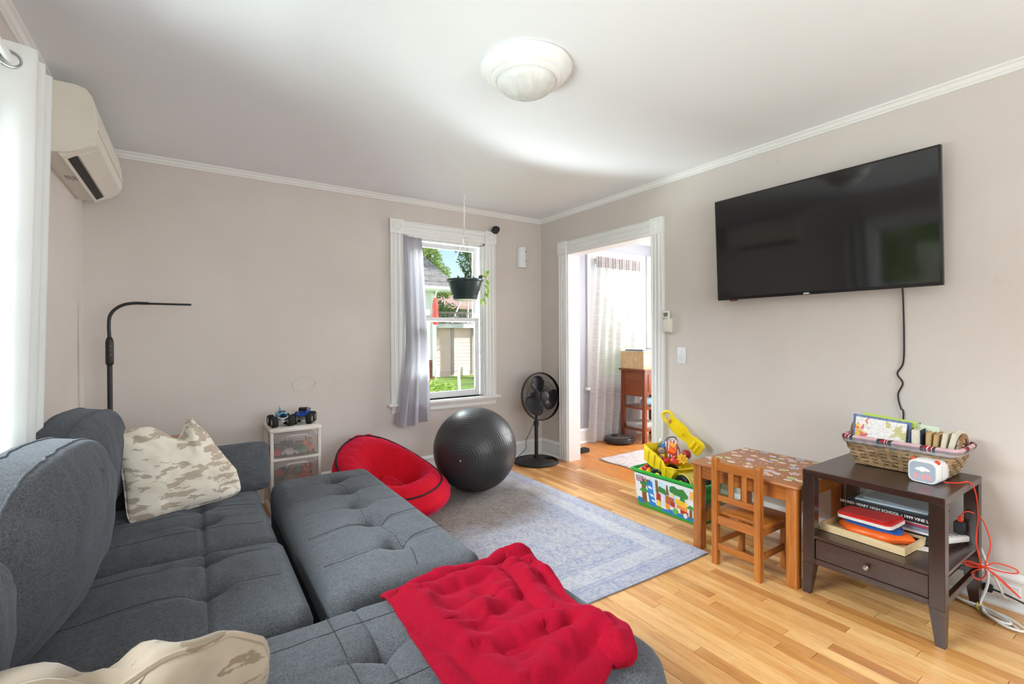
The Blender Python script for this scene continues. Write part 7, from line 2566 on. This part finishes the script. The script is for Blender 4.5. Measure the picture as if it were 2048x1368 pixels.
# wine crate style box
M_crate = wood('pale_crate_pine', (224, 196, 150), (200, 164, 112), 'X', 0.6, 8)
cr = T('wooden_crate', 'pale pine crate on top of the reddish stand', 'crate', (4.42, 3.80, 0.853))
for nm, q in (('crate_side', (4.245, 4.60, 3.625, 3.637, 0.853, 1.045)), ('crate_side', (4.245, 4.60, 3.958, 3.970, 0.853, 1.045)), ('crate_end', (4.245, 4.257, 3.637, 3.958, 0.853, 1.045)), ('crate_end', (4.588, 4.60, 3.637, 3.958, 0.853, 1.045)), ('crate_lid', (4.240, 4.605, 3.620, 3.975, 1.045, 1.057))):
    b = B(); b.box(*q, 0.001)
    O(nm, b, M_crate, cr, smooth=False)
b = B(); b.cyl((4.40, 3.6255, 0.955), (4.40, 3.6235, 0.955), 0.014, seg=16)
O('knot', b, mat('dark_knot', (110, 66, 34), 0.7), cr)
mags = [(4.26, 4.56, 3.64, 3.92, 0.010, (196, 206, 214), 'pale blue magazine at the bottom of the pile on the crate'), (4.28, 4.55, 3.66, 3.93, 0.008, (90, 96, 110), 'dark magazine in the middle of the pile on the crate'), (4.25, 4.52, 3.65, 3.90, 0.007, (220, 218, 212), 'white magazine topmost on the crate'), ]
zz = 1.0575
for (x0, x1, y0, y1, t_, c_, lab) in mags:
    b = B(); b.box(x0, x1, y0, y1, zz, zz+t_, 0.001)
    tag(O('magazine', b, mat('magazine_cover', c_, 0.4, var=0.2, vs=30), None, smooth=False), lab, 'magazine', 'magazines on the crate')
    zz += t_+0.0005
b = B(); b.cyl((4.33, 3.66, zz+0.006), (4.50, 3.645, zz+0.006), 0.0055, seg=10)
O('pen', b, M_blackm, None, label='black pen lying on the magazines', cat='pen')
# things on the shelves
b = B(); b.sphere((4.44, 3.74, 0.465), 0.055, None, 24, 14, (1.9, 1.1, 0.95))
for v_ in b.bm.verts: v_.co += Vector((0.6, 0.6, 1))*0.016*NZ(v_.co.x*22, v_.co.y*22, v_.co.z*30)
for v_ in b.bm.verts: v_.co.z = max(v_.co.z, 0.4085)
cbm = O('folded_cloth', b, mat('light_blue_cloth', (140, 186, 206), 0.8, var=0.25, vs=25), None, label='crumpled light blue cloth on the upper shelf of the stand', cat='cloth', ang=180)
b = B()
for k in range(5):
    b.tube([(4.40+0.012*k+0.055*cos(a)*(1-0.1*k), 3.70+0.01*k+0.02*sin(a*2), 0.480+0.028*sin(a)+0.008*k) for a in [2*pi*i/20 for i in range(20)]], 0.0035, 6, closed=True)
O('coiled_cable', b, M_white_c, None, label='coiled white cable bundle on the upper shelf of the stand', cat='cable', kind='stuff')
b = B(); b.box(4.29, 4.62, 3.69, 3.93, 0.1575, 0.215, 0.006, 2)
O('storage_box', b, mat('patterned_grey_box', (190, 188, 184), 0.7, var=0.25, vs=60), None, label='flat pale grey patterned box on the bottom shelf of the stand', cat='box')
# robot vacuum
rv = T('robot_vacuum', 'dark round robot vacuum on the floor beside the trailing curtain', 'vacuum cleaner', (4.095, 3.86, 0))
b = B(); b.lathe([(0.150, 0.006), (0.163, 0.012), (0.166, 0.03), (0.166, 0.055), (0.160, 0.066), (0.150, 0.070), (0.06, 0.072), (0.01, 0.072)], None, 56, 4.095, 3.86)
O('body', b, mat('smoked_brown_plastic', (52, 46, 44), 0.3), rv, ang=35)
b = B(); b.lathe([(0.135, 0.070), (0.140, 0.073), (0.13, 0.075), (0.01, 0.0755)], None, 56, 4.095, 3.86)
O('top_plate', b, mat('mid_grey_plastic', (92, 86, 82), 0.35), rv)
b = B(); b.lathe([(0.034, 0.074), (0.034, 0.086), (0.028, 0.090), (0.008, 0.091)], None, 28, 4.05, 3.89)
O('sensor_turret', b, M_blackm, rv)
b = B(); b.tube([(4.095+0.168*cos(a), 3.86+0.168*sin(a), 0.036) for a in [radians(150+6*i) for i in range(28)]], 0.006, 8)
O('bumper', b, M_blackm, rv)
# black door wedge beyond the jamb
b = B(); b.prism([(3.36, 0.0), (3.50, 0.0), (3.50, 0.042), (3.46, 0.046), (3.38, 0.020)], 3.72, 3.80, 'Y')
bmesh.ops.bevel(b.bm, geom=list(b.bm.edges), offset=0.004, segments=2, affect='EDGES')
O('doorstop', b, M_blackm, None, label='black doorstop wedge on the floor just past the doorway jamb', cat='doorstop')
# ================================================================== outside the windows
g = G('lawn_grass')
v = g.pos()
n1 = g.noise(v, 0.9, 4, 0.6); n2 = g.noise(v, 34, 4, 0.8)
c = g.ramp(n1, [(0.35, lin(88, 122, 56)), (0.6, lin(142, 172, 84))])
c = g.mix(0.6, c, g.ramp(n2, [(0.3, (0.55, 0.55, 0.5, 1)), (0.7, (1.35, 1.35, 1.2, 1))]), 'MULTIPLY')
g.l(c, g.b.inputs['Base Color']); g.b.inputs['Roughness'].default_value = 0.95
b = B()
b.grid(lambda u, t: Vector((-22+52*u, -14+50*t, -0.06 + 0.05*NZ(u*14, t*14))), 80, 80)
bmesh.ops.delete(b.bm, geom=[v_ for v_ in b.bm.verts if XL-0.1 < v_.co.x < X3+0.1 and YF-0.1 < v_.co.y < Y2+0.1], context='VERTS')
for v_ in b.bm.verts:
    if v_.co.z > -0.02: v_.co.z = -0.02
lawn = O('lawn', b, g.m, None, label='sunlit green lawn outside the windows', cat='lawn', kind='stuff', ang=180)

def siding_mat(name, rgb):
    return mat(name, rgb, 0.7, var=0.04, vs=3)
M_side1 = siding_mat('pale_blue_siding', (216, 214, 214))
M_side2 = siding_mat('pinkish_white_siding', (236, 208, 200))
M_shin = mat('grey_shingle', (138, 132, 134), 0.9, var=0.25, vs=9)
M_brick = mat('red_brick', (150, 92, 78), 0.9, var=0.2, vs=18)
M_fascia = mat('white_fascia', (226, 228, 226), 0.6)

def clapboards(parent, m_, x0, x1, y, z0, z1, step, axis='X'):
    n = int((z1-z0)/step)
    for k in range(n):
        b = B()
        za, zb = z0+k*step, z0+(k+1)*step
        if axis == 'X':
            b.prism([(y, za), (y-0.024, za), (y-0.006, zb+0.012), (y, zb+0.012)], x0, x1, 'X')
        else:
            b.prism([(y, za), (y+0.024, za), (y+0.006, zb+0.012), (y, zb+0.012)], x0, x1, 'Y')
        O('clapboard', b, m_, parent, smooth=False)

# neighbour's house with hip roof
HX, HY = 5.73, 12.5
h1 = T('neighbour_house', 'pale blue neighbouring house with grey shingled roof, left in the small window', 'house', (2.5, 15, 0))
b = B(); b.box(-1.0, HX, HY, HY+6, 0.56, 2.50)
O('wall', b, M_side1, h1, smooth=False)
clapboards(h1, M_side1, 3.4, HX, HY, 0.58, 2.42, 0.145)
b = B(); b.box(-1.0, HX, HY+0.02, HY+6, -0.1, 0.56)
O('foundation', b, M_brick, h1, smooth=False)
for r_ in range(7):
    for k in range(5):
        b = B(); xx = HX-0.21-0.21*k+(0.1 if r_ % 2 else 0)
        b.box(xx, min(xx+0.2, HX), HY-0.01, HY+0.02, -0.05+0.085*r_, 0.025+0.085*r_)
        O('brick', b, M_brick, h1, smooth=False)
b = B(); b.box(HX-0.10, HX+0.02, HY-0.03, HY, 0.56, 2.45)
O('corner_board', b, M_fascia, h1, smooth=False)
EX, EY, EZ = 6.28, 12.05, 2.60
b = B()
A_ = [Vector((-1.6, EY, EZ)), Vector((EX, EY, EZ)), Vector((EX-3.2, EY+3.2, EZ+4.0)), Vector((-1.6, EY+3.2, EZ+4.0))]
b.bm.faces.new([b.bm.verts.new(p) for p in A_])
A2 = [Vector((EX, EY, EZ)), Vector((EX, EY+7, EZ)), Vector((EX-3.2, EY+3.8, EZ+4.0)), Vector((EX-3.2, EY+3.2, EZ+4.0))]
b.bm.faces.new([b.bm.verts.new(p) for p in A2])
ro = O('roof', b, M_shin, h1, smooth=False)
md = ro.modifiers.new('thickness', 'SOLIDIFY'); md.thickness = 0.05; md.offset = -1
for k in range(24):
    b = B()
    t = k/24
    x1_ = EX-3.2*t
    ya, za = EY+3.2*t, EZ+4.0*t
    yb_, zb_ = EY+3.2*(t+1/24), EZ+4.0*(t+1/24)
    nrm = Vector((0, -4.0, 3.2)).normalized()
    p = [Vector((2.6, ya, za))+nrm*0.020, Vector((x1_, ya, za))+nrm*0.020, Vector((x1_-3.2/24, yb_, zb_))+nrm*0.004, Vector((2.6, yb_, zb_))+nrm*0.004]
    q = [c_-nrm*0.018 for c_ in p]
    b.skin([b.ring(p), b.ring(q)])
    O('shingle_course', b, M_shin, ro, smooth=False)
b = B(); b.prism([(EY-0.11, EZ+0.02), (EY-0.11, EZ-0.05), (EY-0.07, EZ-0.09), (EY, EZ-0.09), (EY, EZ+0.0)], -1.6, EX, 'X')
b.box(-1.6, EX, EY, HY, EZ-0.10, EZ-0.08)
O('gutter', b, M_fascia, h1, smooth=False)
b = B(); b.tube([(HX-0.05, EY-0.03, EZ-0.06), (HX-0.10, EY+0.05, EZ-0.12), (HX-0.06, HY-0.07, 2.15), (HX-0.06, HY-0.07, 0.1)], 0.035, 8)
O('downspout', b, M_fascia, h1)

# garage with pinkish siding
h2 = T('garage', 'low pinkish sided garage at the end of the lawn', 'garage', (7.6, 15.4, 0))
b = B(); b.box(5.55, 9.8, 13.9, 17.5, -0.1, 1.62)
O('wall', b, M_side2, h2, smooth=False)
clapboards(h2, M_side2, 5.55, 9.8, 13.9, 0.10, 1.56, 0.115)
b = B(); b.box(5.4, 10.0, 13.6, 17.8, 1.56, 1.66)
O('roof', b, mat('tan_grey_roof', (176, 160, 156), 0.9, var=0.15, vs=8), h2, smooth=False)
b = B(); b.box(5.4, 10.0, 13.66, 13.72, 1.96, 2.02)
O('deck_rail', b, mat('brown_rail', (150, 134, 130), 0.8), h2, smooth=False)
for k in range(30):
    b = B(); b.box(5.45+0.15*k, 5.49+0.15*k, 13.67, 13.71, 1.66, 1.96)
    O('baluster', b, mat('brown_rail', (150, 134, 130), 0.8) if k == 0 else bpy.data.materials['brown_rail'], h2, smooth=False)
b = B(); b.box(5.4, 10.0, 13.56, 13.62, 1.50, 1.62)
O('fascia', b, M_side1, h2, smooth=False)
for xx in (5.58, 6.2, 6.95, 7.7, 8.6):
    b = B(); b.box(xx, xx+0.09, 13.82, 13.90, 0.0, 1.55)
    O('batten', b, mat('grey_batten', (170, 164, 164), 0.8), h2, smooth=False)
for xx in (6.35, 7.35):
    b = B(); b.box(xx, xx+0.16, 13.80, 13.9, -0.05, 0.22)
    O('block', b, M_fascia, h2, smooth=False)
# deck rail above it
h3 = T('far_house', 'far pale house with a brownish roof beyond the garage', 'house', (11, 23, 0))
b = B(); b.box(7.5, 16, 21, 27, 0, 2.7)
O('wall', b, siding_mat('lavender_grey_siding', (196, 190, 202)), h3, smooth=False)
b = B(); b.prism([(20.4, 2.7), (24, 4.1), (27.6, 2.7), (27.6, 2.55), (24, 3.95), (20.4, 2.55)], 7.0, 16.5, 'X')
O('roof', b, mat('dusty_pink_roof', (196, 160, 150), 0.9, var=0.12, vs=4), h3, smooth=False)
for xx in (9.0, 10.6, 12.2):
    b = B(); b.box(xx, xx+0.8, 20.94, 21.0, 1.0, 2.4)
    fr3 = O('window', b, M_fascia, h3, smooth=False)
    b = B(); b.box(xx+0.08, xx+0.72, 20.92, 20.95, 1.08, 2.32)
    O('pane', b, mat('dim_pane', (96, 110, 128), 0.2), fr3, smooth=False)

# red closed patio umbrella and white swing frame
um = T('patio_umbrella', 'closed red patio umbrella seen through the upper sash', 'umbrella', (4.85, 10.5, 0))
b = B(); b.cyl((4.85, 10.5, -0.05), (4.85, 10.5, 2.2), 0.02, seg=10)
O('pole', b, M_fascia, um)
b = B()
rg = []
for zz, r_ in ((2.18, 0.02), (2.1, 0.045), (1.95, 0.065), (1.85, 0.055), (1.7, 0.07), (1.58, 0.06), (1.52, 0.04)):
    rg.append(b.ring([(4.85+r_*(1+0.25*sin(6*a))*cos(a), 10.5+r_*(1+0.25*sin(6*a))*sin(a), zz) for a in [2*pi*i/36 for i in range(36)]]))
b.skin(rg)
O('folded_canopy', b, mat('coral_red_canvas', (226, 84, 80), 0.8), um, ang=50)
swg = T('pipe_frame', 'white pipe frame standing on the deck, seen under the hanging planter', 'frame', (7.8, 14.5, 1.66))
for p0, p1 in (((7.93, 14.5, 1.66), (7.93, 14.5, 2.6)), ((7.30, 14.5, 1.66), (7.70, 14.5, 2.58))):
    b = B(); b.cyl(p0, p1, 0.03, seg=10)
    O('pipe', b, M_fascia, swg)
b = B(); b.cyl((7.6, 14.5, 2.59), (8.3, 14.5, 2.59), 0.03, seg=10)
O('crossbar', b, M_fascia, swg)
b = B(); b.cyl((4.20, 8.0, -0.06), (4.16, 8.0, 0.66), 0.03, seg=8)
O('garden_stake', b, mat('grey_stake', (170, 168, 160), 0.8), None, label='grey post standing in the lawn near the window', cat='post')

# trees and shrubs: trunk, branches and leaf cards
def leafset(name, c1, c2):
    g = G(name)
    n_ = g.noise(g.pos(), 2.2, 3, 0.6)
    g.l(g.ramp(n_, [(0.35, lin(*c1)), (0.65, lin(*c2))]), g.b.inputs['Base Color'])
    g.b.inputs['Roughness'].default_value = 0.7
    tl_ = g.n('ShaderNodeBsdfTranslucent'); tl_.inputs[0].default_value = lin(*c2)
    mx_ = g.n('ShaderNodeMixShader'); mx_.inputs[0].default_value = 0.35
    g.l(g.b.outputs[0], mx_.inputs[1]); g.l(tl_.outputs[0], mx_.inputs[2]); g.l(mx_.outputs[0], g.out.inputs[0])
    return g.m
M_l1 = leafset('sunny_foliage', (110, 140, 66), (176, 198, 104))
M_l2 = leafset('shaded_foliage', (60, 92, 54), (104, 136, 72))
M_bark = mat('tree_bark', (98, 84, 72), 0.95, var=0.3, vs=20, bump=0.5, bs=30, bd=0.02)
def tree(c, h, blobs, leafn, lsize, mm, label, cat='tree', name='garden_tree', group=None, seed=1):
    r = T(name, label, cat, c, group)
    rt3 = random.Random(seed)
    b = B()
    if h > 0.5:
        b.tube(arc([c, (c[0]+0.1, c[1], c[2]+h*0.3), (c[0]-0.05, c[1]+0.1, c[2]+h*0.62), (c[0]+0.1, c[1], c[2]+h*0.85)], 5), [0.05*h*(1-0.045*i) for i in range(16)], 8)
        for bl in blobs:
            b.tube([(c[0], c[1], c[2]+h*0.5), (bl[0], bl[1], bl[2])], [0.018*h, 0.006*h], 6)
        O('trunk', b, M_bark, r)
    b = B()
    tot = sum(bl[3]**2 for bl in blobs)
    for bl in blobs:
        n = int(leafn*bl[3]**2/tot)
        for _ in range(n):
            while True:
                d = Vector((rt3.uniform(-1, 1), rt3.uniform(-1, 1), rt3.uniform(-1, 1)))
                if 0.05 < d.length < 1: break
            d = d.normalized()*(0.55+0.5*rt3.random())*bl[3]
            p = Vector(bl[:3]) + Vector((d.x, d.y, d.z*0.85))
            a = Vector((rt3.uniform(-1, 1), rt3.uniform(-1, 1), rt3.uniform(-.6, .6))).normalized()*lsize*rt3.uniform(0.6, 1.3)
            e = a.cross(Vector((rt3.uniform(-1, 1), rt3.uniform(-1, 1), rt3.uniform(-1, 1)))).normalized()*lsize*0.5
            b.bm.faces.new([b.bm.verts.new(p-a*0.5), b.bm.verts.new(p+e*0.5), b.bm.verts.new(p+a*0.5), b.bm.verts.new(p-e*0.5)])
    me = bpy.data.meshes.new('foliage')
    for v_ in b.bm.verts: v_.co -= Vector(c)
    b.bm.to_mesh(me); b.bm.free()
    me.materials.append(mm)
    o = bpy.data.objects.new('foliage', me); COL.objects.link(o); o.parent = r; o['kind'] = 'stuff'
    return r
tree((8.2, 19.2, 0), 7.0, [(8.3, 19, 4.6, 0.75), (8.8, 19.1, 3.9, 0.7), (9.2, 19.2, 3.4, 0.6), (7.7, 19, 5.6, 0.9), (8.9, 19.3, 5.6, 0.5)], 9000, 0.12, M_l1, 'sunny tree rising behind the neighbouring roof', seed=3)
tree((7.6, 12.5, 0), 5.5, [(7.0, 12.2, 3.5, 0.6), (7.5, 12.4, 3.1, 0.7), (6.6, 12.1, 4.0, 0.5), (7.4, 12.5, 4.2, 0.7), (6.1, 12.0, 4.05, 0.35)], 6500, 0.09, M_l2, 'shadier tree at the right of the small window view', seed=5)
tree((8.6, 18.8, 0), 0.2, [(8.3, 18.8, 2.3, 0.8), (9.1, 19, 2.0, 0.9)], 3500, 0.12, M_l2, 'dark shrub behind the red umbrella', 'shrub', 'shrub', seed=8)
tree((3.95, 8.2, 0), 0.2, [(3.75, 8.2, 0.25, 0.24), (4.05, 8.35, 0.2, 0.2)], 1400, 0.06, M_l1, 'small leafy plant on the lawn by the grey curtain', 'shrub', 'shrub', seed=9)
# greenery and neighbour's wall seen in the television
for i_, (x_, y_, hh, r_) in enumerate(((-8.0, -1.0, 5, 1.9), (-9.0, 2.2, 6, 1.9), (-8.0, -4.5, 5, 2.0), (-10, 5.2, 6, 2.2))):
    tree((x_, y_, 0), hh, [(x_, y_, hh*0.55, r_), (x_+0.4, y_+1.0, hh*0.35, r_*0.8), (x_-0.3, y_-1.0, hh*0.8, r_*0.8)], 5000, 0.2, M_l1 if i_ % 2 else M_l2, ['leafy tree west of the paired window', 'second leafy tree west of the paired window', 'leafy tree southwest of the house', 'leafy tree northwest of the house'][i_], seed=20+i_, group='trees west of the house')
